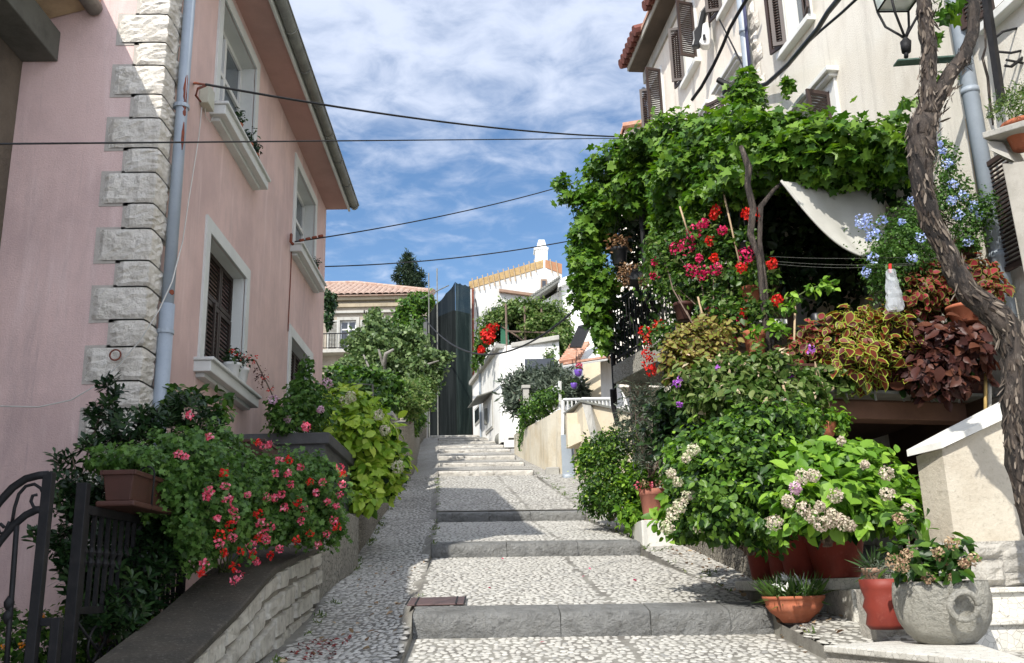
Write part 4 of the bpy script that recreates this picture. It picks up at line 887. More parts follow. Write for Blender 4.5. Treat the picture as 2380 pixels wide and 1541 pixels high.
for nm, xa, ya, xb, yb_, m_ in (('window', 1106, 984, 1115, 945, 'glass2'), ('door', 1131, 1004, 1144, 918, 'white')):
    u0_, v0_ = onff(xa, ya); u1_, v1_ = onff(xb, yb_); k = MB(); ff.box(k, min(u0_, u1_)-.1, max(u0_, u1_)+.1, v0_-.1, v1_+.1, .0, .03); o_ = k.build(nm, M['concrete'], th_)
    k = MB(); ff.box(k, min(u0_, u1_), max(u0_, u1_), v0_, v1_, .03, .045); k.build('pane' if nm == 'window' else 'leaf', M['glass2'] if nm == 'window' else M['frame'], o_)
k = MB(); u0_, v0_ = onff(1146, 910); u1_, _ = onff(1122, 916); k.obox(ff(u1_, v0_, .0), ff.d*(u0_-u1_), ff.n*.6+A(0, 0, -.2), A(0, 0, .04)); k.build('awning', M['gutter'], th_)
k = MB(); k.tube([ff(onff(1120, 950)[0], v, .06) for v in (gA, zt)], .045, 6); k.build('downpipe', M['metalgrey'], th_)
u_, v_ = onff(1135, 968); k = MB(); ff.box(k, u_-.1, u_+.1, v_-.3, v_+.3, .04, .15); k.build('letter_box', M['gutter'], th_, bev=.01)
k = MB(); c = P(1253, 838, 31.9); k.box(c[0]-.5, c[0]+.5, c[1]-.06, c[1]+.02, c[2]-.55, c[2]+.05); k.build('window', M['glass2'], th_)
gc = T('garden_cabinet', 'green cabinet standing under the vine on the white roof terrace', 'cabinet', P(1173, 806, 33.2)); k = MB(); a = P(1164, 806, 33.3); b = P(1183, 806, 33.3)
k.box(a[0], b[0], a[1], a[1]+.5, zt, zt+1.05); k.build('body', surf('green_paint', (.03,.12,.07), s=4, fine=20, bs=.1), gc, bev=.01)
k = MB(); k.box(a[0]-.04, b[0]+.04, a[1]-.04, a[1]+.55, zt+1.05, zt+1.10); k.build('top', M['gutter'], gc)
tp = T('roof_pergola', 'thin metal frame carrying the leafy vine over the white roof terrace', 'pergola', P(1200, 808, 33))
for i, (x, y) in enumerate(((1178, 806), (1222, 812), (1262, 816))):
    q_ = P(x, y, 32.9); k = MB(); k.tube([q_+A(0, 0, -.2), q_+A(0, 0, 1.6)], .04, 6); k.build('post', M['branch'], tp)
k = MB(); k.tube([P(1178, 770, 32.9), P(1320, 775, 32.3)], .03, 5); k.build('beam', M['branch'], tp)
gv = T('grape_vine', 'round leafy vine canopy over the white roof terrace in the distance', 'vine', P(1230, 808, 33.5))
bl = [B(1150, 745, 33.5, 30, 22), B(1190, 725, 33.5, 38, 26), B(1235, 722, 33.5, 42, 26), B(1280, 735, 33.2, 38, 30), B(1255, 755, 33, 40, 22), B(1300, 765, 32.8, 28, 32), B(1295, 810, 32.5, 24, 34), B(1130, 775, 33.4, 16, 18), B(1312, 790, 32.5, 20, 30), B(1280, 840, 32.3, 16, 24)]
foliage('foliage', M['llight'], gv, bl, 17000, .13, OV4, inner=.6, seed=31)
stems(gv, M['branch'], P(1270, 830, 33), bl, 5, .04); foliage('foliage', M['ldark'], gv, [B(1220, 775, 34.4, 55, 26, .6), B(1270, 790, 34.2, 40, 24, .5), B(1160, 775, 34.6, 24, 24, .5), B(1200, 740, 34, 60, 26, .6)], 5000, .14, OV4, seed=30)  # dark leaf backdrop stands in for the shade under the vine
gr = T('red_flowering_shrub', 'shrub with bright red flowers spilling over the white roof terrace', 'flowering shrub', P(1130, 830, 33.8))
bl = [B(1135, 775, 33.8, 18, 22), B(1122, 800, 34.5, 16, 22), B(1112, 826, 35.5, 12, 18), B(1105, 845, 36.5, 8, 14)]
foliage('foliage', M['lmid'], gr, bl, 1500, .15, OV4, seed=32)
for i, (x, y, r_) in enumerate(((1140, 766, .17), (1134, 784, .22), (1128, 776, .17), (1149, 760, .13), (1118, 813, .09), (1139, 777, .15))): puff('flower_cluster', M['fred'], gr, P(x, y, 33.2), r_, 90, .12, seed=i)
# --- oleander and right wall
ol = T('oleander_bush', 'grey green oleander bush in front of the white terrace house', 'bush', P(1260, 990, 28.5))
bl = [B(1195, 905, 29.5, 30, 36), B(1230, 880, 29.5, 36, 28), B(1285, 875, 28.5, 36, 26), B(1320, 900, 27, 34, 30), B(1265, 905, 28, 40, 30), B(1345, 915, 26, 24, 26), B(1200, 940, 29, 26, 24)]
foliage('foliage', M['lgrey'], ol, bl, 6500, .22, NARROW, up=.5, droop=-.3, inner=.7, seed=33); stems(ol, M['branch'], P(1250, 975, 28.3), bl, 7, .03)
gy = T('hedge', 'trimmed green creeper hanging over the rendered wall by the steps', 'hedge', P(1235, 1040, 27))
bl = [B(1222, 1005, 28.6, 16, 40, .5), B(1232, 960, 27.5, 22, 30, .6), B(1262, 940, 26, 26, 24, .6), B(1288, 925, 25, 18, 18, .5), B(1216, 1030, 29, 9, 18, .3)]
foliage('foliage', M['lmid'], gy, bl, 6500, .085, OV4, inner=.4, seed=34)
pr = T('gate_pillar', 'grey stone gate pillar rising out of the oleander', 'pillar', P(1225, 945, 27.5)); k = MB(); a = P(1218, 985, 27.5); b = P(1232, 985, 27.5); zt2 = float(P(1225, 902, 27.5)[2])
k.box(a[0], b[0], a[1], a[1]+.3, a[2], zt2); k.build('shaft', M['concrete'], pr); k = MB(); k.box(a[0]-.04, b[0]+.04, a[1]-.04, a[1]+.34, zt2, zt2+.09); k.build('cap', M['concrete'], pr)
rw_ = T('rendered_wall', 'stained cream rendered retaining wall with stepped foot on the right of the steps', 'wall', P(1270, 1090, 24.6))
def ribbon(k, pts, th=A(.3, .05, 0)):
    for (t0, b0), (t1, b1) in zip(pts[:-1], pts[1:]):
        k.add([b0, b1, t1, t0, b0+th, b1+th, t1+th, t0+th], [(0, 1, 2, 3), (7, 6, 5, 4), (3, 2, 6, 7), (0, 4, 5, 1)])
    for t, b in (pts[0], pts[-1]): k.quad(t, b, b+th, t+th)
def col(x, yt, xb, yb_, Y): b = P(xb, yb_, Y); t = A(b[0], b[1], P(x, yt, Y)[2]); return t, b-A(0, 0, .5)
M['stain'] = surf('stained_render', (.58,.53,.42), (.50,.42,.29), (.36,.31,.24), s=1.3, fine=14, bs=.5, bd=.03, streak=(.26,.24,.20))
k = MB(); ribbon(k, [col(1307, 952, 1305, 1118, 24.3), col(1280, 968, 1276, 1094, 25.), col(1240, 990, 1232, 1056, 27.2), col(1205, 1010, 1195, 1030, 30)]); k.build('wall', M['stain'], rw_)
k = MB(); c = P(1291, 1102, 24.4); k.box(c[0]-.24, c[0]+.10, c[1]-.1, c[1]+.3, c[2]-.6, c[2]+.17); k.build('foot_block', M['concrete'], rw_, bev=.02)
k = MB(); c = P(1263, 1108, 24.3); k.box(c[0]-.25, c[0]+.32, c[1]-.12, c[1]+.4, c[2]-.5, c[2]+.05); k.build('pebble_kerb', M['cobble'], rw_, bev=.04)
mg = T('metal_cabinet', 'pale grey metal door beside the buttressed wall with a drain pipe', 'cabinet door', P(1320, 1120, 23.8)); k = MB(); a = P(1308, 1118, 23.8); b = P(1338, 1125, 23.6); z_ = float(P(1320, 1010, 23.8)[2])
k.box(a[0], b[0], a[1], a[1]+.08, a[2]-.4, z_); k.build('door', M['metalgrey'], mg, bev=.01)
k = MB(); c = P(1320, 1108, 23.5); k.tube([c+A(-.1, -.15, -.04), c+A(.3, .1, .02)], .09, 10); k.build('drain_pipe', M['metalgrey'], mg, True)
bw = T('buttressed_wall', 'pale yellow wall corner with a sloping buttress below the white railing', 'wall', P(1360, 1110, 22.5))
M['yellowwall'] = surf('yellow_render', (.58,.51,.38), (.52,.44,.31), (.42,.37,.28), s=1.2, fine=12, bs=.3, streak=(.42,.36,.27))
k = MB(); ribbon(k, [col(1335, 962, 1338, 1130, 23.4), col(1349, 933, 1362, 1130, 22.4), col(1500, 962, 1500, 1130, 20.8)], A(.5, .6, 0)); k.build('wall', M['yellowwall'], bw)
k = MB(); a0 = P(1352, 934, 22.35); a1 = P(1372, 936, 22.1); b0 = P(1400, 1062, 20.9); b1 = P(1384, 1062, 21.4)
k.ext([a0, a1, b0, b1], A(.2, .3, -.1)); k.build('buttress', M['concrete'], bw)
k = MB(); k.obox(P(1320, 1036, 23.0), A(.42, -.1, 0), A(0, .5, 0), A(0, 0, .8)); k.ext([P(1320, 1040, 23.0), P(1352, 1025, 22.6), P(1355, 985, 22.6), P(1322, 985, 23.0)], A(.1, .3, 0)); k.build('corbel', M['yellowwall'], bw)
k = MB(); ribbon(k, [(P(1316, 955, 23.6), P(1316, 959, 23.6)), (P(1349, 929, 22.3), P(1349, 934, 22.3)), (P(1490, 960, 20.7), P(1490, 965, 20.7))], A(.5, .6, 0)); k.build('coping', M['gutter'], bw)
br = T('white_balustrade', 'white metal balustrade of flat bars on top of the buttressed wall', 'railing', P(1360, 950, 23))
def rail2(par, x0, yt0, yb0, Y0, x1, yt1, yb1, Y1, n, r=.022, m='frame'):
    t0, b0, t1, b1 = P(x0, yt0, Y0), P(x0, yb0, Y0), P(x1, yt1, Y1), P(x1, yb1, Y1)
    k = MB(); k.tube([t0, t1], r*1.6, 4); k.tube([b0*.93+t0*.07, b1*.93+t1*.07], r, 4); k.build('rail', M[m], par)
    for i in range(n): s = i/(n-1); k = MB(); k.tube([b0+(b1-b0)*s, t0+(t1-t0)*s], r, 4); k.build('bar', M[m], par)
rail2(br, 1310, 929, 962, 24, 1349, 928, 934, 23.2, 5); rail2(br, 1352, 928, 950, 23.0, 1420, 928, 952, 21.6, 9, .03)
br2 = T('white_gate', 'white metal gate with scrolls beside the hedge', 'gate', P(1303, 1000, 24.8)); k = MB()
k.tube([P(1303, 1010, 24.6), P(1301, 886, 24.6)], .045, 4); k.build('post', M['frame'], br2); rail2(br2, 1286, 912, 950, 25.5, 1301, 893, 950, 24.7, 4, .018)
k = MB()
for j in range(4): c = P(1293, 905+j*13, 25); k.tube([c+A(.13*math.cos(t)*(1-t/10), 0, .1*math.sin(t)*(1-t/10)) for t in np.linspace(0, 7, 16)], .014, 4)
k.build('scroll', M['frame'], br2); k = MB(); k.tube([P(1308, 1012, 24.2), P(1309, 930, 24.2)], .05, 5); k.build('pipe', M['frame'], br2)
# porch house with tiled awning and hanging purple pots
pz = T('porch_house', 'narrow white house with a small tiled porch roof above the white balustrade', 'house', P(1400, 950, 24))
k = MB(); a = P(1398, 960, 25); b = P(1475, 960, 24); k.ext([a, P(1392, 700, 25.), P(1475, 700, 24), b], A(.6, 4, 0)); k.build('wall', M['whitewall'], pz)
k = MB(); a = P(1365, 960, 27.5); k.ext([P(1355, 960, 27.5), P(1355, 800, 27.5), P(1400, 800, 27.3), P(1400, 960, 27.3)], A(.3, 1, 0)); k.build('inner_wall', M['yellowwall'], pz)
k = MB(); c0, c1, c2, c3 = P(1308, 852, 24.5), P(1332, 815, 26.5), P(1412, 798, 25.5), P(1412, 836, 23.3); k.quad(c0, c3, c2, c1); k.build('porch_soffit', M['white'], pz, solid=.04)
k = MB(); k.ext([c0+A(0, 0, .05), c3+A(0, 0, .05), c3+A(0, 0, .11), c0+A(0, 0, .11)], A(.4, 1.6, .35)); k.build('porch_roof', M['tile'], pz)
k = MB(); a, b = c0+A(-.02, 0, .12), c1+A(-.02, 0, .12)
for i in range(9): c = a+(b-a)*i/8; k.tube([c+A(-.07, 0, .02), c+A(.5, 0, .1)], .06, 6)
k.build('tile_edge', M['tile'], pz)
k = MB(); k.ext([P(1323, 806, 23.8), P(1344, 757, 24.8), P(1374, 750, 24.8), P(1350, 806, 23.8)], A(.05, .3, .04)); k.build('dark_awning', M['iron'], pz)
M['purple'] = surf('purple_plastic', (.16,.07,.42), s=3, fine=20, bs=.05, rough=.4, spec=.5)
hp0 = None
for i, (x, y, Y, lab) in enumerate(((1344, 866, 23.2, 'bright purple hanging pot with pink flowers under the small porch roof'), (1334, 896, 24.0, 'darker purple hanging pot, the lower of the two below the porch roof'))):
    c = P(x, y, Y); s = .10 if i == 0 else .085; t_ = T('hanging_pot', lab, 'flower pot', c-A(0, 0, s), 'purple hanging pots'); k = MB(); k.lathe([(s*.35, -s), (s*.85, -s*.5), (s, .2*s), (s*1.04, s*.7), (s*.9, s*.7), (s*.8, s*.4)], c, 14); k.build('pot', M['purple'], t_, True)
    k = MB(); top_ = c+A(0, .2, .75)
    for a_ in range(3): k.tube([c+A(s*math.cos(a_*2.1), s*math.sin(a_*2.1), s*.7), top_], .004, 4)
    k.build('hanger', M['iron'], t_)
    foliage('foliage', M['lmid'], t_, [(c+A(0, 0, s*1.1), s*1.1, s*1.1, s*.6)], 90, .05, seed=40+i)
    if i == 0: puff('flower_cluster', M['fmag'], t_, c+A(.03, -.03, s*1.6), s*.75, 70, .05, seed=3)
# --- fig tree and greens left of the steps
ft = T('fig_tree', 'broad pale leaved fig tree with bare curved branches in front of the old house', 'tree', P(930, 1010, 33))
bl = [B(880, 770, 34, 34, 34), B(850, 800, 34, 42, 30), B(905, 805, 33.5, 48, 34), B(950, 800, 33, 40, 36), B(860, 850, 33.5, 55, 32), B(920, 860, 33, 58, 40), B(980, 850, 32.5, 42, 34), B(1015, 832, 32.5, 34, 14), B(1000, 880, 32.5, 26, 24), B(965, 900, 32, 34, 30), B(868, 738, 34.5, 16, 22), B(820, 850, 34, 26, 22)]
foliage('crown', M['lfig'], ft, bl, 23000, .118, ROUND, up=.35, inner=.75, seed=41, droop=.6, rnd=.75)
k = MB(); k.tube([P(925, 1015, 33), P(915, 930, 33), P(900, 880, 32.7), P(892, 850, 32.3), P(897, 822, 32), P(915, 812, 31.9)], [.16, .14, .11, .09, .07, .04], 8)
k.tube([P(915, 930, 33), P(895, 860, 32.4), P(885, 830, 32.1), P(880, 812, 32)], [.1, .07, .05, .03], 7); k.tube([P(912, 920, 33), P(945, 880, 32.3), P(985, 850, 32), P(1020, 838, 31.9)], [.1, .07, .05, .02], 7); k.tube([P(905, 900, 33), P(860, 860, 32.4), P(845, 825, 32.5)], [.08, .05, .03], 6)
k.build('trunk', surf('pale_bark', (.22,.205,.18), (.14,.13,.11), s=6, fine=14, bs=.4), ft, True)
iv = T('ivy', 'ivy climbing the right corner of the old tiled house up to its eave', 'climber', P(960, 900, 44))
bl = [B(975, 705, 44.5, 32, 18, .7), B(950, 735, 44.5, 30, 34, .8), B(965, 780, 44, 30, 40, .8), B(985, 700, 43.8, 18, 14, .6), B(930, 760, 44.3, 20, 26, .6), B(975, 850, 43.5, 24, 40, .8)]
foliage('foliage', M['lmid'], iv, bl, 6500, .2, OV4, seed=42, inner=.4)
iv2 = T('ivy', 'dark ivy tuft on the old roof edge just beside the pink house', 'climber', P(762, 760, 40))
foliage('foliage', M['ldark'], iv2, [B(766, 700, 40, 13, 22, .6), B(764, 740, 40, 8, 20, .4)], 900, .18, OV4, seed=43)
sb = T('shrub', 'dense dark green shrub between the pink house and the fig tree', 'bush', P(830, 960, 22))
bl = [B(800, 880, 22, 45, 24), B(850, 890, 22, 50, 26), B(790, 910, 20, 40, 26), B(900, 900, 24, 36, 26), B(835, 920, 19, 46, 26), B(885, 940, 21, 30, 22)]
foliage('foliage', M['lmid'], sb, bl, 8000, .13, OV4, seed=44, inner=.5); stems(sb, M['branch'], P(850, 990, 21), bl, 6, .02)
sb2 = T('shrub', 'light yellow green rounded shrub on top of the stone wall', 'bush', P(945, 975, 25))
bl = [B(945, 915, 26, 36, 24), B(975, 930, 27, 30, 26), B(950, 945, 24.5, 34, 18), B(930, 935, 24, 24, 20), B(985, 905, 28, 26, 26)]
foliage('foliage', M['llight'], sb2, bl, 7000, .10, OV4, seed=45, inner=.4); stems(sb2, M['branch'], P(950, 985, 25.3), bl, 5, .02)
cr_ = T('creeper', 'creeping plant covering the far end of the stone wall', 'climber', P(965, 1060, 27)); foliage('foliage', M['lmid'], cr_, [B(962, 990, 27, 14, 22, .4), B(978, 975, 30, 12, 16, .4), B(958, 965, 25, 16, 12, .4)], 1600, .09, OV4, seed=46)
k = MB(); tl_ = T('garden_arch', 'thin dark metal arch standing among the shrubs behind the hydrangea', 'arch', P(868, 980, 17)); k.tube([P(822, 893, 17), P(866, 894, 17), P(868, 990, 17)], .018, 5); k.build('pipe', M['gutter'], tl_)
# small drain and slab beside the upper steps
k = MB(); c = P(1165, 1020, 33.5); k.tube([c, c+A(0, 1.2, .1)], .22, 12); tag(k.build('drain_pipe', M['gutter'], None, True, solid=.03), 'dark open drain pipe end beside the top steps', 'pipe')
k = MB(); c = P(1172, 1026, 31.6); k.box(c[0], c[0]+.42, c[1], c[1]+.9, c[2]-.2, c[2]+.05); k.box(c[0], c[0]+1.1, c[1], c[1]+.9, c[2]+.12, c[2]+.22); k.box(c[0], c[0]+.14, c[1], c[1]+.9, c[2]+.05, c[2]+.12); tag(k.build('stone_slab', M['marble'], None), 'white stone slab bridging the drain at the hedge foot', 'slab')
# ================================================================ cream facades on the right
tA = math.atan(-276/2287); tB = math.atan(-201/2287)
O_ = A(4.49, 13.8, 0)
dA = A(math.sin(tA), math.cos(tA), 0); nA = A(-math.cos(tA), math.sin(tA), 0)
dB = A(math.sin(tB), math.cos(tB), 0); nB = A(-math.cos(tB), math.sin(tB), 0)
fa = Fr(O_, dA, nA); fb = Fr(O_, dB, nB)
ca = T('cream_house', 'near cream plastered house with brown shutters and rough corner stones above the vine pergola', 'house', (6, 10, -.3))
cb = T('cream_house', 'farther cream house with projecting eaves and small shuttered top windows', 'house', (5.5, 17, .5))
uE = fb.uv(1500, 190)[0]; uN = -12.5
def hrect(fr, xa, ya, xb, yb_): 
    u0, v0 = fr.uv(xa, ya); u1, v1 = fr.uv(xb, yb_); return (min(u0, u1), max(u0, u1), min(v0, v1), max(v0, v1))
c29 = lambda x, y: ((2900+x/2.568)/1.721, (y/2.568)/1.721)
c24 = lambda x, y: ((2450+x/3.853)/1.721, (y/3.853)/1.721)
c34 = lambda x, y: (x/4.42+2031.4, y/4.42)
# near house A windows: lower one under the hood, upper one above
ua1 = fa.uv(*c29(1150, 760))[0]; ua0 = fa.uv(*c29(740, 1110))[0]     # lower window frame ends
vh = fa.uv(*c29(1100, 690))[1]
uu1 = fa.uv(*c29(900, 150))[0]; uu0 = fa.uv(*c29(610, 500))[0]; vs_ = fa.uv(*c29(760, 350))[1]
LW = (min(ua0, ua1)+.2, max(ua0, ua1)-.12, vh-1.55, vh-.30)
UW = (min(uu0, uu1)+.15, max(uu0, uu1)-.15, vs_+.02, vs_+1.35)
rw0 = fa.uv(*c34(1235, 280)); rw1 = fa.uv(*c34(1541, 0)); RW = (min(rw0[0], rw1[0])-.5, max(rw0[0], rw1[0])-.1, rw0[1]+.1, rw0[1]+1.5)
k = wallholes(fa, uN, 0, -2.5, 13, [LW, UW, RW], .25); k.build('wall', M['cream'], ca)
def slats(fr, parent, a, b, c, d, ang, hinge, w0=.03, name='shutter'):
    """shutter leaf hinged at u=hinge swung out by ang (radians from the wall plane)"""
    wd = b-a; s = 1 if hinge == 'b' else -1
    hu = b if hinge == 'b' else a
    dd = fr.d*(math.cos(ang)*s)+fr.n*math.sin(ang); nn = fr.n*math.cos(ang)*1.0-fr.d*(math.sin(ang)*s)
    f2 = Fr(fr(hu, 0, w0), dd, nn); k = MB(); louvre(f2, k, 0, wd, c, d, 0, .035, .055); return k.build(name, M['shutter'], parent, bev=0)
def awin(fr, par, h, hood=None, sill=True, leaves=(), t=.16, glass='glass2'):
    wn = T('window', None, None, fr(h[0], h[2])); wn.parent = par; wn.location = tuple(ORG[wn.name]-ORG[par.name])
    k = MB(); surround(fr, k, *h, t, .035, True, .2); k.build('surround', M['white'], wn, bev=.006)
    sash(fr, wn, h[0], h[1], h[2], h[3], -.2, 1, .0, .06, glass)
    if hood: k = MB(); fr.box(k, h[0]-t-.1, h[1]+t+.1, h[3]+t, h[3]+t+.07, -.01, .17); fr.box(k, h[0]-t-.04, h[1]+t+.04, h[3]+t-.05, h[3]+t, -.01, .12); k.build('hood', M['white'], wn, bev=.01)
    if sill: k = MB(); fr.box(k, h[0]-t-.06, h[1]+t+.06, h[2]-.12, h[2]-.03, -.01, .12); k.build('sill', M['white'], wn, bev=.008); k = MB(); fr.box(k, h[0]-.04, h[1]+.04, h[2]-.03, h[2]+.02, -.2, .07); k.build('sill_board', M['shutter'], wn, bev=.004)
    for hinge, ang, frac in leaves:
        wd = (h[1]-h[0])*frac
        slats(fr, wn, h[0] if hinge == 'a' else h[1]-wd, h[0]+wd if hinge == 'a' else h[1], h[2]+.02, h[3]-.02, ang, hinge)
    return wn
awin(fa, ca, LW, True, False, [('a', 2.0-.6, .4)], glass='glass2')
awin(fa, ca, UW, False, True, [('b', .35, .5), ('b', 1.1, .3), ('a', .3, .5)], glass='glass')
awin(fa, ca, RW, True, True, [('b', .3, .45)])
# corner stones of house A (at the joint)
k = MB(); g = random.Random(9); z = 1.0; i = 0
while z < 12.5:
    wd = .34 if i % 2 else .22; hh = .27; rows = []
    for a in range(6):
        rows.append([fa(-.0-wd*b/4-(.0), z+hh*a/5+g.uniform(-.01, .01), .01+(0 if a in (0, 5) or b in (0, 4) else g.uniform(.03, .06))) for b in range(5)])
    k.grid(rows); z += hh+.015; i += 1
k.build('corner_stones', M['quoin'], ca)
# house B
top2 = {}
def bw_(pts_a, pts_b): u0, v0 = fb.uv(*c24(*pts_a)); u1, v1 = fb.uv(*c24(*pts_b)); return u0, v0, u1, v1
W3 = (16.42-13.8+.02, 17.30-13.8, 9.88, 11.28)
s0 = fb.uv(*c24(1115, 1390)); s1 = fb.uv(*c24(1375, 930)); W3 = (s1[0]+.14, s0[0]-.14, s0[1]+.12, s0[1]+1.38)
t0 = fb.uv(*c24(905, 1400)); 
s7 = fb.uv(*c24(1690, 345)); W7 = (s7[0]-1.12, s7[0]-.14, s7[1]+.12, s7[1]+1.38)
wq = s0[0]-s1[0]; uf = fb.uv(*c24(600, 1480))[0]; W9 = (uf-.95, uf-.08, s0[1]+.12, s0[1]+1.38)
h0 = fb.uv(*c24(1660, 1370)); h1 = fb.uv(*c24(2010, 820)); W6 = (h1[0]+.2, h0[0]-.2, h0[1]-1.55, h0[1]-.25)
h8 = fb.uv(1640, 268); W8 = (h8[0]-.3, h8[0]+.9, W6[2], W6[3])
k = wallholes(fb, 0, uE, -1, 12.9, [W3, W7, W9, W6, W8], .22)
k.quad(fb(uE, -1), fb(uE, -1, -8), fb(uE, 12.9, -8), fb(uE, 12.9)); k.build('wall', M['creamB'], cb)
for h in (W3, W7, W9): awin(fb, cb, h, False, True, [('b', .25, .42), ('b', 1.25, .3), ('a', 1.35, .42)], .05, 'glass')
for h in (W6, W8): awin(fb, cb, h, True, True, [('b', .6, .5)], .15)
# eaves B from the picture
ev = fb.uv(*c24(510, 1250)); _, vE = fb.uv(1497, 157)
e0 = c24(250, 1110); vS = 12.0
for v in np.arange(11, 14, .02):
    pass
ec = fb.uv(*c24(500, 1130)); vS = ec[1]
pe = PZ(*e0, vS); ovh = float(np.dot(pe-fb.o, fb.n)); ueave = float(np.dot(pe-fb.o, fb.d))
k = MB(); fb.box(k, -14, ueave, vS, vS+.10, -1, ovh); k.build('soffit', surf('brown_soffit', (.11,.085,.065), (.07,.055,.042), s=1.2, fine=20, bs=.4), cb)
k = MB(); fb.box(k, -14, uE+.01, vS-.28, vS-.001, -.01, .05); fb.box(k, -14, ueave+.01, vS+.02, vS+.16, ovh, ovh+.03); k.build('cornice', M['concrete'], cb)
k = MB(); k.ext([fb(ueave+.05, vS+.16, ovh+.06), fb(ueave+.05, vS+2.6, -6), fb(-14, vS+2.6, -6), fb(-14, vS+.16, ovh+.06)], A(0, 0, .08)); k.build('roof', M['tile'], cb)
k = MB(); g = random.Random(2); u_ = ueave
while u_ > -12:
    if not (1.55 < ueave-u_ < 2.2): k.tube([fb(u_, vS+.20, ovh+.20), fb(u_, vS+.42, ovh-.5)], [.12, .13], 7)
    u_ -= .235
k.build('roof_tiles', surf('dark_red_tile', (.17,.06,.045), (.10,.04,.03), s=6, fine=14, bs=.3), cb)
# downpipes on B
uj = fb.uv(*c24(2200, 1100))[0]; k = MB(); k.tube([fb(uj, 12.6, .12), fb(uj, 3.5, .12)], .075, 12); k.tube([fb(uj, fb.uv(*c24(2140, 490))[1]-.03, .12), fb(uj, fb.uv(*c24(2140, 490))[1]+.03, .12)], .085, 12); k.build('downpipe', M['metalgrey'], cb, True)
k = MB()
for i in range(5):
    k.tube([fb(uj-.10-.022*i, 12.6, .15), fb(uj-.12-.02*i+.03*math.sin(i), 11.2, .17), fb(uj-.11-.02*i, 9, .14), fb(uj-.10-.02*i, 7.4, .16)], .011, 5)
tag(k.build('cable_bundle', surf('blue_cable', (.05,.055,.12), s=3, fine=20, bs=0, rough=.5), None, True), 'bundle of thin dark blue cables running down beside the grey downpipe', 'cable')
up_ = uE-.08; k = MB(); k.tube([fb(up_, fb.uv(1515, 235)[1]+.0, .1), fb(up_, 3.5, .1)], .07, 10); k.build('downpipe', M['white'], cb, True)
k = MB(); c = P(1499, 218, 20.1); k.tube([c+A(0, 0, .12), c+A(-.06, 0, .06), c+A(-.06, 0, -.08), c+A(.1, 0, -.12)], .07, 10); k.build('pipe_elbow', M['metalgrey'], cb, True)
# house beyond with small tile edge
hc = T('tiled_house', 'narrow end of a pale house with a red tiled roof edge behind the cream house', 'house', P(1470, 500, 23))
k = MB(); k.ext([P(1440, 900, 23), P(1440, 345, 23), P(1452, 300, 23), P(1560, 285, 22), P(1560, 900, 22)], A(1, 4, 0)); k.build('wall', M['creamB'], hc)
k = MB(); k.ext([P(1432, 350, 22.9), P(1449, 292, 22.9), P(1449, 285, 22.9), P(1430, 345, 22.9)], A(.8, 3, 0)); k.ext([P(1447, 293, 22.8), P(1560, 273, 21.8), P(1560, 266, 21.8), P(1447, 285, 22.8)], A(.6, 4, 0)); k.build('roof', M['tile'], hc)
# downpipe on A (near)
uP = (fa.uv(2222, 0, .12)[0]+fa.uv(2324, 639, .12)[0])/2
k = MB(); k.tube([fa(uP, 12.5, .12), fa(uP, 1.0, .12)], .082, 16)
for v in (fa.uv(2268, 202, .12)[1], fa.uv(2310, 600, .12)[1], fa.uv(2200, -60)[1]): k.tube([fa(uP, v-.03, .12), fa(uP, v+.03, .12)], .09, 16)
k.build('downpipe', M['metalgrey'], ca, True)
k = MB()
for du, r_ in ((.16, .02), (.25, .014)): k.tube([fa(uP+du, 4.6, .03), fa(uP+du, 1.2, .03)], r_, 6)
k.build('conduit', M['woodpale'], ca, True)
# dark post and rings of the balcony at the right edge
ba = T('iron_bracket', 'dark tall iron post with curved rings at the top right corner', 'bracket', fa(-5.6, 5.0, .6)); yb = 8.0
k = MB(); k.tube([P(2284, -60, yb), P(2306, 90, yb), P(2328, 240, yb)], .042, 4); k.build('post', M['iron'], ba)
k = MB(); k.tube([P(2313, 88, yb), P(2330, 74, yb), P(2360, 66, yb), P(2400, 66, yb)], .012, 6); k.tube([P(2318, 120, yb), P(2350, 123, yb), P(2400, 112, yb)], .012, 6); k.tube([P(2335, 152, yb), P(2350, 155, yb), P(2385, 128, yb)], .016, 4); k.tube([P(2338, 139, yb), P(2385, 148, yb)], .014, 4); k.build('ring', M['iron'], ba, True)
k = MB(); k.tube([P(2288, 30, 8.2), P(2291, 110, 8.2), P(2284, 135, 8.2), P(2296, 180, 8.2), P(2300, 230, 8.2), P(2308, 290, 8.2)], .012, 6, jit=.3); tag(k.build('dry_vine_stem', M['bark'], None, True), 'thin dry vine stem running down beside the grey downpipe', 'vine stem')
# flower ledge at right edge
yl = 7.7; fl_ = T('flower_ledge', 'stone balcony ledge on a slanting pale bracket at the right edge', 'balcony', P(2340, 330, yl))
k = MB(); a = P(2284, 322, yl); b = P(2420, 282, 7.2); k.ext([a, b, b+A(0, 0, .06), a+A(0, 0, .06)], A(.5, .35, 0)); k.build('slab', M['concrete'], fl_, bev=.008)
k = MB(); k.ext([P(2294, 328, yl), P(2330, 330, yl), P(2352, 372, 7.6), P(2300, 348, yl)], A(.3, .25, 0)); k.build('corbel', M['concrete'], fl_)
k = MB(); k.ext([P(2328, 380, 7.7), P(2400, 372, 7.5), P(2400, 720, 7.4), P(2380, 640, 7.5)], A(.3, .2, 0)); k.build('bracket', surf('grey_bracket', (.33,.31,.27), (.25,.235,.2), s=3, fine=20, bs=.4, streak=(.2,.18,.15)), fl_, bev=.01)
pt_ = T('flower_pot', 'orange clay pot with pale green trailing leaves on the ledge at the right edge', 'flower pot', P(2375, 335, 7.6))
k = MB(); c = P(2378, 318, 7.6); k.lathe([(.10, -.11), (.15, .09), (.17, .09), (.17, .13), (.14, .13), (.13, .09)], c, 18); k.build('pot', M['terra'], pt_, True)
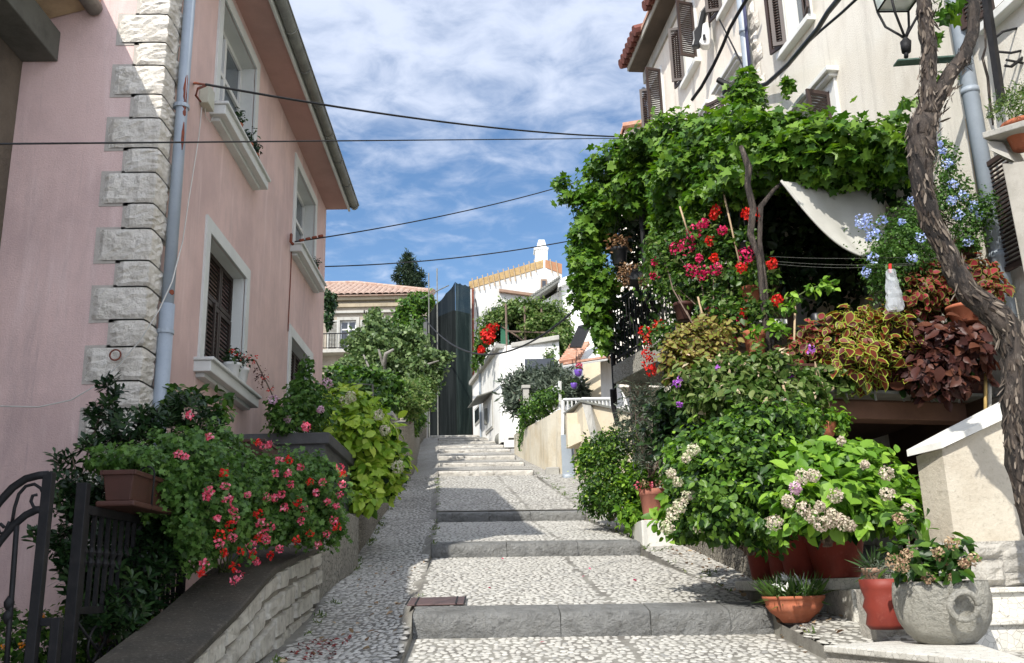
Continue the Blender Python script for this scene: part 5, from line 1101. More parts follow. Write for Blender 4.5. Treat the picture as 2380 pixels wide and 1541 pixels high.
bl = [B(2340, 240, 7.6, 40, 34), B(2372, 215, 7.6, 30, 30), B(2310, 262, 7.6, 20, 14), B(2365, 265, 7.5, 34, 22)]
foliage('foliage', M['llight'], pt_, bl, 900, .05, NARROW, seed=51, inner=.8)
sh_ = T('wall_shutter', 'brown louvred shutter leaf hanging open beside the slanting bracket', 'shutter', P(2345, 640, 8)); 
u0_, v0_ = fa.uv(2330, 640, .1); k = MB(); louvre(fa, k, u0_-.5, u0_, v0_, v0_+1.15, .1, .035, .05); k.build('leaf', M['shutter'], sh_)
# brooms against the wall
for i, (x, w_, lab) in enumerate(((2291, .016, 'wooden pole half painted white leaning in the corner beside the vine trunk'), (2301, .018, 'plain grey wooden pole leaning beside the half white pole'))):
    t_ = T('broom_pole', lab, 'pole', P(x-1, 960, 8.6), 'poles leaning in the corner'); k = MB(); k.tube([P(x, 780-10*i, 8.65), P(x, 868, 8.6)], w_, 8); k.build('upper_shaft', M['frame'] if i == 0 else M['concrete'], t_, True); k = MB(); k.tube([P(x, 868, 8.6), P(x-1, 965, 8.55)], w_, 8); k.build('lower_shaft', surf('yellow_wood', (.48,.33,.12), s=5, fine=20, bs=.1) if i == 0 else M['concrete'], t_, True)
# ---------------------------------------------------------------- street lamp
LY = 8.5; la = T('street_lamp', 'old iron street lantern on a green bracket behind the vine trunk', 'street lamp', P(2105, 140, LY))
L_ = lambda x, y, dy=0: P(*c34(x, y), LY+dy)
k = MB(); k.obox(L_(245, 607, -.06), L_(1000, 545)-L_(245, 600), A(0, .12, 0), A(0, 0, -.016)); k.ext([L_(265, 605), L_(275, 655), L_(480, 625), L_(700, 640), L_(1000, 640), L_(1000, 560)], A(0, .02, 0)); k.build('bracket', surf('green_paint_worn', (.045,.085,.065), (.09,.13,.11), s=6, fine=30, bs=.2), la)
k = MB(); cc = L_(330, 590); ct_ = L_(335, 380); k.tube([cc-A(0, 0, .0), L_(332, 520)], .022, 10); k.tube([L_(332, 535), L_(325, 430)], [.045, .055], 12); k.tube([L_(325, 430), L_(322, 385)], [.05, .02], 10); k.build('socket', M['iron'], la, True)
bs_ = L_(300, 112, 0); hw = .165; cy = L_(235, 110); cy = A(ct_[0]-.02, LY, cy[2]+.10)
cor = [cy+A(sx*hw, sy*hw, 0) for sx, sy in ((-1, -1), (1, -1), (1, 1), (-1, 1))]
base = L_(322, 400)
for c_ in cor:
    k = MB(); m1 = base*.25+c_*.75+A(0, 0, -.10); m2 = base*.6+c_*.4+A(0, 0, -.05); k.tube([base, base*.8+c_*.2+A(0, 0, -.02), m2, m1, c_], .013, 6); k.build('rib', M['iron'], la, True)
topc = [cy+A(sx*hw*1.22, sy*hw*1.22, .5) for sx, sy in ((-1, -1), (1, -1), (1, 1), (-1, 1))]
k = MB()
for i in range(4): k.tube([cor[i], cor[(i+1) % 4]], .012, 4); k.tube([cor[i], topc[i]], .011, 4)
k.build('frame', M['iron'], la)
k = MB(); k.quad(*[c_+A(0, 0, .012) for c_ in cor]); 
for i in range(4): k.quad(cor[i]*.97+cy*.03, cor[(i+1) % 4]*.97+cy*.03, topc[(i+1) % 4]*.97+cy*.03, topc[i]*.97+cy*.03)
m, t, b = newmat('frosted_glass'); b.inputs['Base Color'].default_value = (.6, .65, .6, 1); b.inputs['Roughness'].default_value = .35; b.inputs['Transmission Weight'].default_value = .35
k.build('glass', m, la)
# laundry bag and jacket hanging at the far window
jk = T('hanging_clothes', 'black cloth hung from the top window of the farther cream house', 'clothes', fb(W3[0], W3[3], .5)); YJ = 15.4
def blobmesh(pts, Y, th): 
    k = MB(); k.ext([P(*c24(x, y), Y) for x, y in pts], A(.05, th, 0)); return k
blobmesh([(1450, 40), (1480, 120), (1440, 200), (1400, 380), (1370, 560), (1330, 700), (1215, 705), (1240, 600), (1230, 480), (1290, 400), (1340, 180)], YJ, .15).build('cloth', M['blackplastic'], jk, bev=.03)
jb = T('hanging_bag', 'white bag with a dark handle hanging beside the black cloth', 'bag', fb(W3[0], W3[3]-.6, .5))
blobmesh([(1390, 360), (1440, 330), (1480, 340), (1510, 480), (1505, 660), (1480, 690), (1380, 690), (1330, 640), (1370, 560)], YJ-.05, .2).build('body', M['frame'], jb, bev=.03)
k = MB(); k.tube([P(*c24(x, y), YJ-.1) for x, y in ((1450, 40), (1480, 150), (1490, 350), (1500, 420))], .012, 5); k.build('handle', M['iron'], jb, True)
k = MB(); k.ext([P(*c24(x, y), YJ-.1) for x, y in ((1395, 530), (1430, 525), (1435, 600), (1400, 605))], A(0, .03, 0)); k.build('dark_patch', M['blackplastic'], jb)
# ---------------------------------------------------------------- cables across the street
ank = P(2900/1.721+365/2.568/1.721, 880/2.568/1.721, 13.6)
M['cable'] = surf('black_cable', (.012,.012,.013), s=3, fine=20, bs=0, rough=.5)
q0 = side(*side.uv(478, 196, .25), .25); q1 = P(1600, 318, 15.5)
wire('overhead_cable', q0, q1, .18, .012, M['cable'], 'thick black cable from the pink house wall across the street to the vine')
k = MB(); k.tube([side(*side.uv(x, y, .2), .2) for x, y in ((452, 193), (478, 197))], .012, 6); k.tube([side(*side.uv(x, y, .15), .15) for x, y in ((478, 199), (460, 206), (455, 222), (466, 236))], .012, 6); k.tube([side(*side.uv(455, 194, 0), -.02), side(*side.uv(455, 194, .2), .22)], .012, 5)
tag(k.build('cable_hook', M['rust'], None, True), 'rusty hook and cable loop above the junction box on the pink wall', 'hook')
wire('overhead_cable', P(-60, 335, 4.2), P(1500, 321, 13), .0, .0055, M['cable'], 'long thin cable crossing the whole view in front of the pink house')
q0 = side(*side.uv(685, 562, .12), .12)
wire('overhead_cable', q0, P(1400, 405, 17), .12, .010, M['cable'], 'thin cable rising from the rusty bracket beside the far upper window')
k = MB(); k.tube([side(*side.uv(677, 545, .03), .03), side(*side.uv(676, 562, .08), .08), side(*side.uv(681, 568, .1), .1)], .022, 6)
for i, (x, y) in enumerate(((690, 562), (700, 559), (712, 556), (722, 554))): c = q0+(P(1400, 405, 17)-q0)*(.012+.016*i); k.tube([c, c+(P(1400, 405, 17)-q0)*.010], .022, 5)
tag(k.build('cable_anchor', M['rust'], None, True), 'rusty cable bracket with links beside the far upper window sill', 'bracket')
wire('overhead_cable', side(YF-.02, float(PX(757, 624, -2.9)[2]), -.3), P(1345, 556, 17), .12, .011, M['cable'], 'lowest thin cable over the street behind the pink house corner')
wire('overhead_cable', P(985, 738, 41), P(1345, 712, 24), 1.5, .03, M['cable'], 'drooping cable hanging before the scaffold and white houses')
c0 = ank
def cab(name, pts, r, lab, m='cable'):
    k = MB(); k.tube(pts, r, 6); return tag(k.build(name, M[m], None, True), lab, 'cable')
cab('thick_cable', [P(*c29(x, y), Y) for x, y, Y in ((365, 880, 13.4), (430, 860, 13.2), (520, 780, 12.8), (650, 660, 12), (800, 480, 11), (950, 300, 10.2), (1060, 120, 9.6), (1160, 0, 9), (1290, -180, 8.2))], .035, 'thick black twisted cable climbing from the wall anchor to the top edge')
cab('thin_cable', [P(*c29(x, y), Y) for x, y, Y in ((800, 480, 11), (1000, 300, 10.4), (1200, 130, 9.8), (1340, 0, 9.4), (1500, -150, 9))], .018, 'thin dark cable branching off the thick black cable')
cab('thick_cable', [P(*c24(x, y), Y) for x, y, Y in ((1225, 1541, 15.3), (1370, 1340, 15), (1560, 1000, 14.6), (1700, 700, 14.2), (1800, 450, 13.9), (1940, 200, 13.5), (2060, 0, 13.2), (2160, -180, 13))], .032, 'black twisted cable running up in front of the farther cream house')
cab('thin_cable', [P(*c24(x, y), Y) for x, y, Y in ((1500, -20, 15.5), (1640, 290, 15), (1780, 560, 14.5), (1950, 900, 14), (2150, 1300, 13.5), (2240, 1480, 13.3))], .014, 'thin dark cable slanting down to the wall anchor above the vine')
cab('thin_cable', [P(*c29(x, y), Y) for x, y, Y in ((740, 790, 12.6), (900, 650, 12.4), (1100, 470, 12.1), (1300, 220, 11.7), (1440, 0, 11.3), (1550, -190, 11))], .006, 'very thin wire across the near cream wall', 'gutter')
k = MB(); k.obox(P(1684, 192, 13.5), A(.28, -.05, 0), A(0, .2, 0), A(0, 0, -.12)); k.tube([P(1668, 185, 13.5), P(1705, 205, 13.4)], .05, 7); tag(k.build('cable_anchor', M['iron'], None, bev=.01), 'dark iron cable anchor at the corner stones above the vine', 'bracket')
# ---------------------------------------------------------------- terraces
te = T('vine_terrace', 'raised terrace under the vine with planters, open dark passage below it', 'terrace', (3.5, 10, 0))
zB = 1.66; cF = [A(2.55, 8.75, 0), A(4.95, 9.35, 0)]
fF = Fr(cF[0], unit(cF[1]-cF[0]), unit(A(.24, -1, 0))); LF = float(np.linalg.norm(cF[1]-cF[0]))
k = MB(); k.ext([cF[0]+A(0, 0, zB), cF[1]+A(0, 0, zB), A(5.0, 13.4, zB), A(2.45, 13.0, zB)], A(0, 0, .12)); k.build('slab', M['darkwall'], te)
k = MB(); fF.box(k, -.2, LF+.1, zB-.17, zB+.02, -.25, .0); k.build('beam', surf('dull_red_beam', (.16,.085,.055), (.11,.06,.04), s=2, fine=20, bs=.3), te, bev=.01)
k = MB(); k.box(2.5, 2.75, 9.0, 13, -.4, zB); k.box(2.5, 5.1, 12.4, 12.6, -.2, zB); k.build('wall', M['masonry'], te)
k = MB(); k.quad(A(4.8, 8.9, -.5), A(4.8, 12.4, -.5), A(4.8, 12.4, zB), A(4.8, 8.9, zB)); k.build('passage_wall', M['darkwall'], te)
# balcony with iron railing beyond
bc = T('balcony', 'stone edged balcony slab with black iron railing over the street', 'balcony', P(1470, 860, 14.2))
zS0 = 3.17; s0_, s1_ = PZ(1425, 893, zS0), PZ(1517, 845, zS0)
far = A(s0_[0], s0_[1], 0); near = A(s1_[0], s1_[1], 0); dd = unit(near-far); pn = A(-dd[1], dd[0], 0); pn = pn if pn[0] > 0 else -pn; near = near+dd*1.2
k = MB(); k.ext([far+A(0, 0, zS0), near+A(0, 0, zS0), near+A(0, 0, zS0+.3), far+A(0, 0, zS0+.3)], pn*2.4); k.build('slab', stonemat('cracked_slab', (.46,.44,.38), (.36,.34,.29), (.15,.14,.12), (6, 6, 6), .07), bc, bev=.01)
k = MB(); Ln = float(np.linalg.norm(near-far)); zr0 = zS0+.34
for zz2, r_ in ((zr0+.07, .02), (zr0+1.0, .028)): k.tube([far+pn*.05+A(0, 0, zz2), near+pn*.05+A(0, 0, zz2)], r_, 5)
k.tube([far+pn*.05+A(0, 0, zr0+1.), far+pn*2.2+A(0, 0, zr0+1.)], .025, 5); k.build('rail', M['iron'], bc)
i = 0; s = .0
while s < Ln:
    c = far+dd*s+pn*.05; k = MB(); k.tube([c+A(0, 0, zr0-.03), c+A(0, 0, zr0+1.0)], .022 if i % 8 == 0 else .012, 5)
    if i % 8: k.lathe([(.012, -.06), (.03, -.02), (.03, .02), (.012, .06)], c+A(0, 0, zr0+.5+.12*(i % 2)), 6)
    k.build('baluster', M['iron'], bc); s += .115; i += 1
k = MB(); k.tube([far+pn*.02+A(0, 0, zr0+1.0), far+pn*.02+A(0, 0, zS0-.35)], .035, 6); k.tube([P(1423, 905, 14.9), P(1425, 940, 15), P(1436, 990, 15)], .04, 6); k.build('corner_post', M['iron'], bc)
k = MB(); a = far+pn*.35; k.box(a[0]-.05, a[0]+.25, a[1]-.1, a[1]+.15, .6, zS0); k.box(near[0]+.25, near[0]+1.6, near[1]+.4, near[1]+.6, .2, zS0+1.1); k.build('pillar', surf('pink_plaster', (.45,.33,.26), (.38,.27,.21), s=2, fine=12, bs=.2), bc)
k = MB(); k.box(far[0]+2.1, far[0]+2.3, near[1], far[1]+.5, .3, zS0); k.build('wall', M['stain'], bc)
# pergola
pe_ = T('pergola', 'iron and wood pergola frame carrying the thick grape vine over the terrace', 'pergola', P(1497, 800, 13.2))
k = MB(); k.tube([P(1482, 340, 13.0), P(1488, 470, 13.1), P(1498, 612, 13.2), P(1500, 700, 13.3)], .035, 6); k.build('post', M['iron'], pe_)
k = MB(); a0, a1 = P(1760, 405, 9.6), P(2110, 400, 9.2); k.tube([a0, a1], .03, 6); k.build('beam', M['gutter'], pe_)
k = MB(); k.tube([P(1440, 400, 13.6), P(1760, 400, 9.8)], .035, 6); k.build('beam', M['gutter'], pe_)
k = MB(); za = 4.55
k.ext([A(3.0, 9.8, za+.05), A(5.0, 9.4, za), A(4.5, 15.5, za+.9), A(3.1, 15.5, za+.9)], A(0, 0, .03)); k.build('sky_screen_boards', M['darkwall'], pe_)  # added dark ceiling that blocks sky and sun above the terrace
for i in range(7): x = 3.1+i*.28; k = MB(); k.tube([A(x, 9.8, za-.0), A(x-.1, 15.4, za+.84)], .03, 5); k.build('rafter', M['branch'], pe_)
# ---------------------------------------------------------------- white cloth
cl = MB(); tl, tr, br_, bm = P(1815, 421, 9.3), P(2058, 436, 9.6), P(2062, 560, 9.5), P(2006, 598, 9.2)
rows = []
for j in range(17):
    t = j/16; L0 = tl+(bm-tl)*t+A(0, 0, -.16*math.sin(math.pi*t)); R1 = tr+(br_-tr)*t*1.0
    if t > .8: pass
    row = []
    for i in range(21):
        s = i/20; q_ = L0*(1-s)+R1*s; q_ = q_+A(0, -.03*math.sin(9*s+3*t)-.05*math.sin(22*(s+.3*t))*t*.4, .0)
        q_ = q_+A(0, 0, -.05*math.sin(math.pi*s)*(1-t)); row.append(q_)
    rows.append(row)
cl.grid(rows); cl.tube([r[0]+A(0, -.01, 0) for r in rows], .013, 6)
tag(cl.build('canvas_awning', surf('grey_canvas', (.46,.45,.40), (.40,.39,.35), s=1.5, fine=80, bs=.1, rough=.9), None, True, solid=.004), 'off white canvas cloth hung under the vine as a sloping awning', 'awning')
# clothes lines and bag
k = None
for i, (y0, y1) in enumerate(((596, 597), (606, 612), (612, 615))): wire('clothes_line', P(1790, y0, 9.7), P(2125, y1, 8.35), .02+.01*i, .0014, M['gutter'], 'thin pale clothes line strung across the dark terrace opening', 'clothes line', None, 'clothes lines on the terrace')
bgp = T('plastic_bag', 'translucent white plastic bag pegged on the clothes line', 'plastic bag', P(2080, 720, 9.1))
c = P(2082, 668, 8.45); rows = []; g = random.Random(4)
for j in range(11):
    t = j/10; y = 628+94*t; hw_ = (9+13*t**.7)*(1 if j < 10 else .8); row = []
    ctr = P(2070+12*t, y, 8.45)
    for i in range(12): a = i/12*2*math.pi; row.append(ctr+A(math.cos(a)*hw_*8.45/2100*(1+g.uniform(-.15, .15)), math.sin(a)*.05*(1+g.uniform(-.3, .3)), g.uniform(-.006, .006)))
    rows.append(row+[row[0]])
k = MB(); k.grid(rows); m, t, b = newmat('thin_plastic'); b.inputs['Base Color'].default_value = (.5, .52, .54, 1); b.inputs['Roughness'].default_value = .25; b.inputs['Alpha'].default_value = .5; k.build('bag', m, bgp)
k = MB(); c = P(2068, 622, 8.42); k.obox(c+A(-.012, 0, -.05), A(.024, 0, 0), A(0, .02, 0), A(.01, 0, .09)); k.build('peg', surf('red_peg', (.5,.03,.02), s=3, fine=20, bs=0, rough=.4), bgp)
# ---------------------------------------------------------------- right stair with its wall
st = T('stair_wall', 'sloping cream stair wall with pale stone coping and rough stone foot', 'wall', P(2250, 1340, 6.0))
F0, F1, F2 = P(2107, 1046, 6.55), P(2188, 1026, 6.3), P(2440, 908, 6.3); B2 = P(2440, 873, 7.1); B0 = F0+A(0, .02, 0)
B1 = P(2188, 1003, 6.75)
k = MB(); dz = A(0, 0, -.045); k.quad(F0, F1, B1); k.quad(F1, F2, B2, B1); k.quad(F0+dz, F1+dz, F1, F0); k.quad(F1+dz, F2+dz, F2, F1); k.quad(F0+dz, B1+dz, F1+dz); k.quad(B1+dz, B2+dz, F2+dz, F1+dz)
k.build('coping', M['marble'], st)
W0, W1_, W2_ = F0+A(.085, .05, -.04), F1+A(.02, .05, -.045), F2+A(0, .05, -.045)
zf = -.7
k = MB(); d0 = lambda q_: A(q_[0], q_[1], zf)
k.quad(d0(W0), d0(W1_), W1_, W0); k.quad(d0(W1_), d0(W2_), W2_, W1_); k.quad(d0(W0), W0, B1+dz*2, d0(B1)); k.build('wall', surf('stained_cream', (.50,.455,.37), (.42,.37,.29), (.27,.24,.19), s=2.6, fine=26, bs=.6, bd=.015, streak=(.36,.31,.25), dirt=(.27,.245,.20)), st)
def blocks(k, pts, Y, seed, jit=.012):
    g = random.Random(seed)
    for (x0, y0, x1, y1) in pts:
        a = P(x0, y1, Y); b = P(x1, y0, Y); rows = []
        for i in range(6):
            rows.append([A(a[0]+(b[0]-a[0])*i/5, Y-(.0 if i in (0, 5) or j in (0, 4) else .03+g.uniform(-jit, jit)), a[2]+(b[2]-a[2])*j/4) for j in range(5)])
        k.grid(rows)
k = MB(); a = P(2150, 1262, 6.1); b = P(2440, 1262, 6.1); k.box(a[0]+.01, b[0], 6.1, 6.4, -.7, float(a[2])-.0)
blocks(k, [(2160, 1268, 2245, 1318), (2250, 1264, 2330, 1300), (2335, 1270, 2440, 1330), (2165, 1322, 2270, 1362), (2275, 1306, 2332, 1362), (2338, 1334, 2440, 1362)], 6.095, 3); k.build('stone_foot', M['rough'], st)
sr = T('marble_steps', 'white marble steps climbing to the right behind the carved stone bowl', 'steps', P(2280, 1490, 5.6))
z1_ = float(P(2300, 1366, 6.0)[2]); z2_ = float(P(2300, 1440, 5.72)[2]); xa_ = P(2175, 1366, 6.0)[0]
k = MB(); k.box(xa_, xa_+3, 5.95, 6.09, -.6, z1_-.03); k.build('riser', M['crazy'], sr); k = MB(); k.box(xa_-.02, xa_+3, 5.92, 6.09, z1_-.03, z1_); k.build('tread', M['crazy'], sr, bev=.006)
k = MB(); k.box(xa_-.05, xa_+3, 5.68, 5.949, -.6, z2_-.03); k.build('riser', M['crazy'], sr); k = MB(); k.box(xa_-.07, xa_+3, 5.65, 5.949, z2_-.03, z2_); k.build('tread', M['crazy'], sr, bev=.006)
zs_ = float(P(1913, 1500, 5.55)[2]); sl0 = PZ(1913, 1500, zs_); sl1 = PZ(2440, 1548, zs_)
lsb = T('marble_landing', 'low white marble landing slab at the lower right corner', 'steps', (3, 5.3, zs_-.3))
k = MB(); k.ext([sl0, sl1, A(sl1[0]+.5, 5.66, zs_), A(xa_-.1, 5.66, zs_), A(sl0[0]+.45, 5.75, zs_)], A(0, 0, -.035)); k.build('slab', M['crazy'], lsb, bev=.006)
k = MB(); k.ext([sl0+A(.02, .03, -.035), sl1+A(0, .03, -.035), A(sl1[0]+.5, 5.6, zs_-.035), A(sl0[0]+.45, 5.7, zs_-.035)], A(0, 0, -.5)); k.build('stone_base', M['rough'], lsb)
# carved stone bowl
bw2 = T('stone_bowl', 'carved rough stone bowl with a ring handle standing on the marble landing', 'planter', PZ(2200, 1528, zs_))
bx = PZ(2198, 1500, zs_); bx = A(P(2196, 1450, 5.42)[0], 5.42, zs_)
s_ = 5.42/2180; zt_ = float(P(2196, 1368, 5.42)[2])-zs_; prof = [(.15, 0), (.17, .008), (.225, .055), (.265, .12), (.284, .19), (.286, .26), (.274, .33), (.258, zt_), (.225, zt_+.002), (.21, zt_-.04), (.20, zt_-.05)]
sc_ = 102*s_/.285; prof = [(r*sc_, z) for r, z in prof]
k = MB(); fine_ = []
for i in range(len(prof)-1):
    for j in range(3): t = j/3; fine_.append((prof[i][0]*(1-t)+prof[i+1][0]*t, prof[i][1]*(1-t)+prof[i+1][1]*t))
fine_.append(prof[-1]); k.lathe(fine_, bx, 56); g = random.Random(6)
k.v = [tuple(A(*v)+(A(v[0]-bx[0], v[1]-bx[1], 0)*g.uniform(-.012, .010) if v[2] > bx[2]+.005 else A(0, 0, 0))) for v in k.v]
k.build('bowl', M['bowlstone'], bw2, True)
rc = P(2236, 1408, 5.13); k = MB(); k.tube([rc+A(.075*math.cos(t), -.020-.012*math.sin(t), .070*math.sin(t)) for t in np.linspace(0, 2*math.pi, 26)], .017, 8); k.build('ring_handle', M['bowlstone'], bw2, True)
k = MB(); k.obox(rc+A(-.04, -.035, .052), A(.08, 0, 0), A(0, .10, 0), A(0, 0, .035)); k.build('handle_boss', M['bowlstone'], bw2, bev=.014)
so = MB(); so.lathe([(.2*sc_, -.04), (.2*sc_, 0)], bx+A(0, 0, zt_-.03), 20); so.build('soil', M['earth'], bw2)
# ---------------------------------------------------------------- bench with pots
be = T('marble_bench', 'low bench of pale broken marble slabs carrying the big pots', 'bench', P(1990, 1465, 6.75)); YB = 7.1
zb1 = float(P(2030, 1343, YB)[2]); x0b = 0; x1b = P(2030, 1345, YB)[0]
k = MB(); x0b = P(1745, 1340, YB+1.05)[0]; k.ext([A(x0b, YB+1.05, zb1-.08), A(x1b, YB, zb1-.08), A(x1b+.05, YB+.75, zb1-.08), A(x0b+.05, YB+1.8, zb1-.08)], A(0, 0, .085)); k.build('top', M['crazy'], be, bev=.008)
lb = P(2035, 1466, YB); k = MB(); k.box(P(1985, 1400, YB)[0], x1b, YB+.03, YB+.65, float(lb[2])-.1, zb1-.078); k.build('leg', M['crazy'], be, bev=.01)
k = MB(); k.box(x0b+.05, x0b+.2, YB+1.3, YB+1.6, -.6, zb1-.078); k.build('leg', M['rough'], be); k = MB(); k.box(P(1930, 1400, YB+.6)[0], x1b-.3, YB+.62, YB+.9, -.6, zb1-.078); k.build('leg', M['rough'], be)
def pot(name, label, c, r, h_, m, prof=None, cat='flower pot', group=None, tilt=0):
    t_ = T(name, label, cat, c, group); k = MB()
    prof = prof or [(.70*r, 0), (.74*r, .02*h_), (.97*r, .80*h_), (1.04*r, .81*h_), (1.06*r, .99*h_), (1.02*r, h_), (.93*r, h_), (.9*r, .86*h_)]
    k.lathe(prof, c, 28); k.build('pot', m, t_, True)
    k = MB(); k.lathe([(.91*r, -.01), (.91*r, 0)], c+A(0, 0, .88*h_), 16); k.build('soil', M['earth'], t_); return t_
def pp(x, ybase, ytop, wpx, Y): c = P(x, ybase, Y); h_ = float(P(x, ytop, Y)[2]-c[2]); return c, wpx*.5*Y/2150, h_
zbt = zb1+.006
def onb(x, Y, wpx, ytop): c = P(x, 1330, Y); c = A(c[0], Y, zbt-.0); return c, wpx*.5*Y/2150, float(P(x, ytop, Y)[2])-zbt
c, r, h_ = onb(1947, 7.55, 128, 1240); p1 = pot('glazed_pot', 'largest dark red glazed pot at the right end of the marble bench', c, r, h_, M['terrared'], group='dark red pots on the marble bench')
c, r, h_ = onb(1864, 7.75, 112, 1236); p2 = pot('glazed_pot', 'dark red glazed pot just left of the largest one on the bench', c, r*.86, h_, M['terrared'], group='dark red pots on the marble bench')
c, r, h_ = onb(1820, 8.1, 84, 1245); p3 = pot('glazed_pot', 'dark red pot second from the left on the marble bench', c, r*.8, h_, M['terrared'], group='dark red pots on the marble bench')
c, r, h_ = onb(1775, 8.35, 78, 1262); p4 = pot('glazed_pot', 'leftmost dark red pot on the marble bench under the drooping leaves', c, r*.9, h_, M['terrared'], group='dark red pots on the marble bench')
c, r, h_ = pp(1850, 1447, 1388, 133, 7.42); bprof = [(.42*r, -.01), (.46*r, .0), (.5*r, .08*h_), (.80*r, .38*h_), (.93*r, .62*h_), (.90*r, .66*h_), (.97*r, .86*h_), (1.0*r, .88*h_), (1.02*r, h_), (.95*r, h_), (.9*r, .85*h_)]
c[2] = max(c[2], ground(c[0], c[1])+.01)
tb = pot('terracotta_bowl', 'wide orange terracotta bowl with white lilies in front of the bench', c, r, h_, M['terra'], bprof)
g = np.random.default_rng(5); n = 420; an = g.random(n)*6.28; rr_ = r*.75*np.sqrt(g.random(n)); pos = np.stack([c[0]+rr_*np.cos(an), c[1]+rr_*np.sin(an), np.full(n, c[2]+h_*.9)], 1)
dr = np.stack([np.cos(an), np.sin(an), .9+.9*g.random(n)], 1)+g.normal(size=(n, 3))*.25
leafmesh('foliage', M['lgrass'], tb, pos, g.normal(size=(n, 3)), dr, .10+.14*g.random(n), NEEDLE)
for i, (x, y) in enumerate(((1808, 1362), (1832, 1352), (1858, 1354), (1884, 1366), (1862, 1371))):
    puff('flower', M['fwhite'], tb, P(x, y, 7.35), .014, 12, .075, NARROW, seed=i+60)
    k = MB(); k.tube([P(x, y, 7.35), A(c[0]+(P(x, y, 7.35)[0]-c[0])*.5, c[1], c[2]+h_*.8)], .003, 4); k.build('stem', M['stem'], tb)
# block with pot further up
blk = T('stone_block', 'pale rectangular stone block carrying a clay pot beside the steps', 'plinth', P(1500, 1266, 12.6)); a = P(1494, 1268, 12.6); b_ = P(1560, 1268, 12.6); zt3 = float(P(1494, 1209, 12.6)[2])
k = MB(); k.box(a[0], b_[0]+.15, a[1], a[1]+1.6, a[2]-.1, zt3); k.build('block', M['marble'], blk, bev=.008)
c = A(P(1518, 1200, 12.95)[0], 12.95, zt3); pk_ = pot('clay_pot', 'pink clay pot with reddish flowers standing on the pale block', c, .165, float(P(1518, 1137, 12.95)[2])-zt3, surf('pinkish_clay', (.42,.17,.12), (.36,.14,.10), s=4, fine=20, bs=.1))
foliage('foliage', M['lmid'], pk_, [(c+A(-.1, 0, .52), .18, .18, .10), (c+A(.14, 0, .58), .18, .2, .12)], 420, .07, OV4, seed=70)
for i in range(5): puff('flower_cluster', M['fbrown'] if i % 2 else M['fpink'], pk_, c+A(-.2+.09*i, -.15, .47+.03*(i % 2)), .045, 26, .035, seed=70+i)
# ================================================================ plants
# --- geraniums and bush on the left
pb_ = T('evergreen_bush', 'dark evergreen bush with whorled leathery leaves behind the iron fence', 'bush', P(200, 1500, 6.6))
bl = [B(258, 905, 6.9, 22, 34, .15), B(245, 960, 6.9, 40, 34, .2), B(300, 1000, 6.9, 70, 44, .3), B(370, 985, 7.0, 60, 44, .3), B(440, 960, 7.2, 50, 46, .3), B(480, 990, 7.3, 34, 36, .25), B(230, 1040, 6.7, 40, 30, .2), B(150, 1075, 6.3, 26, 26, .15), B(180, 1150, 6.3, 46, 60, .2), B(160, 1260, 6.2, 34, 60, .2), B(180, 1350, 6.2, 34, 60, .2), B(250, 1250, 6.5, 90, 150, .3), B(90, 1245, 6.1, 14, 14, .1), B(330, 1150, 6.9, 120, 120, .25)]
bl += [B(260, 1330, 6.2, 80, 60, .2), B(350, 1290, 6.5, 70, 80, .2), B(400, 1240, 6.8, 40, 60, .2), B(250, 1420, 6.0, 80, 50, .2), B(340, 1400, 6.5, 50, 50, .2)]
g = np.random.default_rng(81); pos, nr, tp_, sz, lv = [], [], [], [], []
wts = np.array([b[1]*b[3] for b in bl]); wts /= wts.sum()
for b, wt in zip(bl, wts):
    for _ in range(int(1250*wt)+2):
        u = unit(g.normal(size=3)+A(0, -.5, .2)); c = b[0]+u*A(b[1], b[2], b[3])*(1-.5*g.random()**1.5); ax = unit(u*.7+A(0, -.1, .8)+g.normal(size=3)*.3); l0 = g.random()
        s1 = unit(np.cross(ax, A(.3, .9, .1))); s2 = np.cross(ax, s1); kk = g.integers(6, 10)
        for j in range(kk):
            a = 2.4*j; o = s1*math.cos(a)+s2*math.sin(a); t = unit(o*1.+ax*(.15+.09*j)); pos.append(c-ax*.006*(kk-j)); tp_.append(t); nr.append(unit(ax-t*np.dot(ax, t))); sz.append(.078*g.uniform(.7, 1.15)); lv.append(min(1, max(0, l0*.8+g.normal()*.12)))
leafmesh('foliage', M['ldark'], pb_, np.array(pos), np.array(nr), np.array(tp_), np.array(sz), tmpl([(0,0,0),(-.10,.3,.02),(-.18,.7,.02),(0,1,-.03),(.18,.7,.02),(.10,.3,.02)]), np.array(lv))
stems(pb_, M['branch'], P(240, 1500, 6.6), bl, 12, .012)
ge = T('trailing_geranium', 'ivy leaved geranium mass with red and pink flowers trailing over the fence and wall', 'geranium', P(500, 1250, 7))
bl = [B(300, 1075, 6.1, 90, 26, .25), B(420, 1075, 6.5, 100, 50, .3), B(390, 1130, 6.3, 50, 40, .25), B(440, 1180, 6.5, 66, 90, .3), B(520, 1170, 6.9, 70, 100, .35), B(460, 1250, 6.6, 50, 60, .25), B(600, 1125, 7.6, 84, 60, .4), B(660, 1122, 8.0, 80, 54, .4), B(728, 1105, 8.3, 48, 46, .3), B(720, 1160, 8.2, 76, 70, .35), B(640, 1195, 7.7, 74, 60, .3), B(560, 1225, 7.3, 46, 44, .25), B(700, 1230, 8.1, 56, 32, .25), B(500, 1030, 7.3, 60, 34, .3), B(440, 1040, 7.0, 60, 30, .3), B(770, 1210, 8.6, 30, 50, .25), B(350, 1170, 6.2, 30, 30, .15)]
foliage('foliage', M['lger'], ge, bl, 27000, .034, GRAPE, up=.5, rnd=.6, inner=.38, seed=82, towards=.35)
stems(ge, M['stem'], P(520, 1330, 7.2), bl, 10, .006)
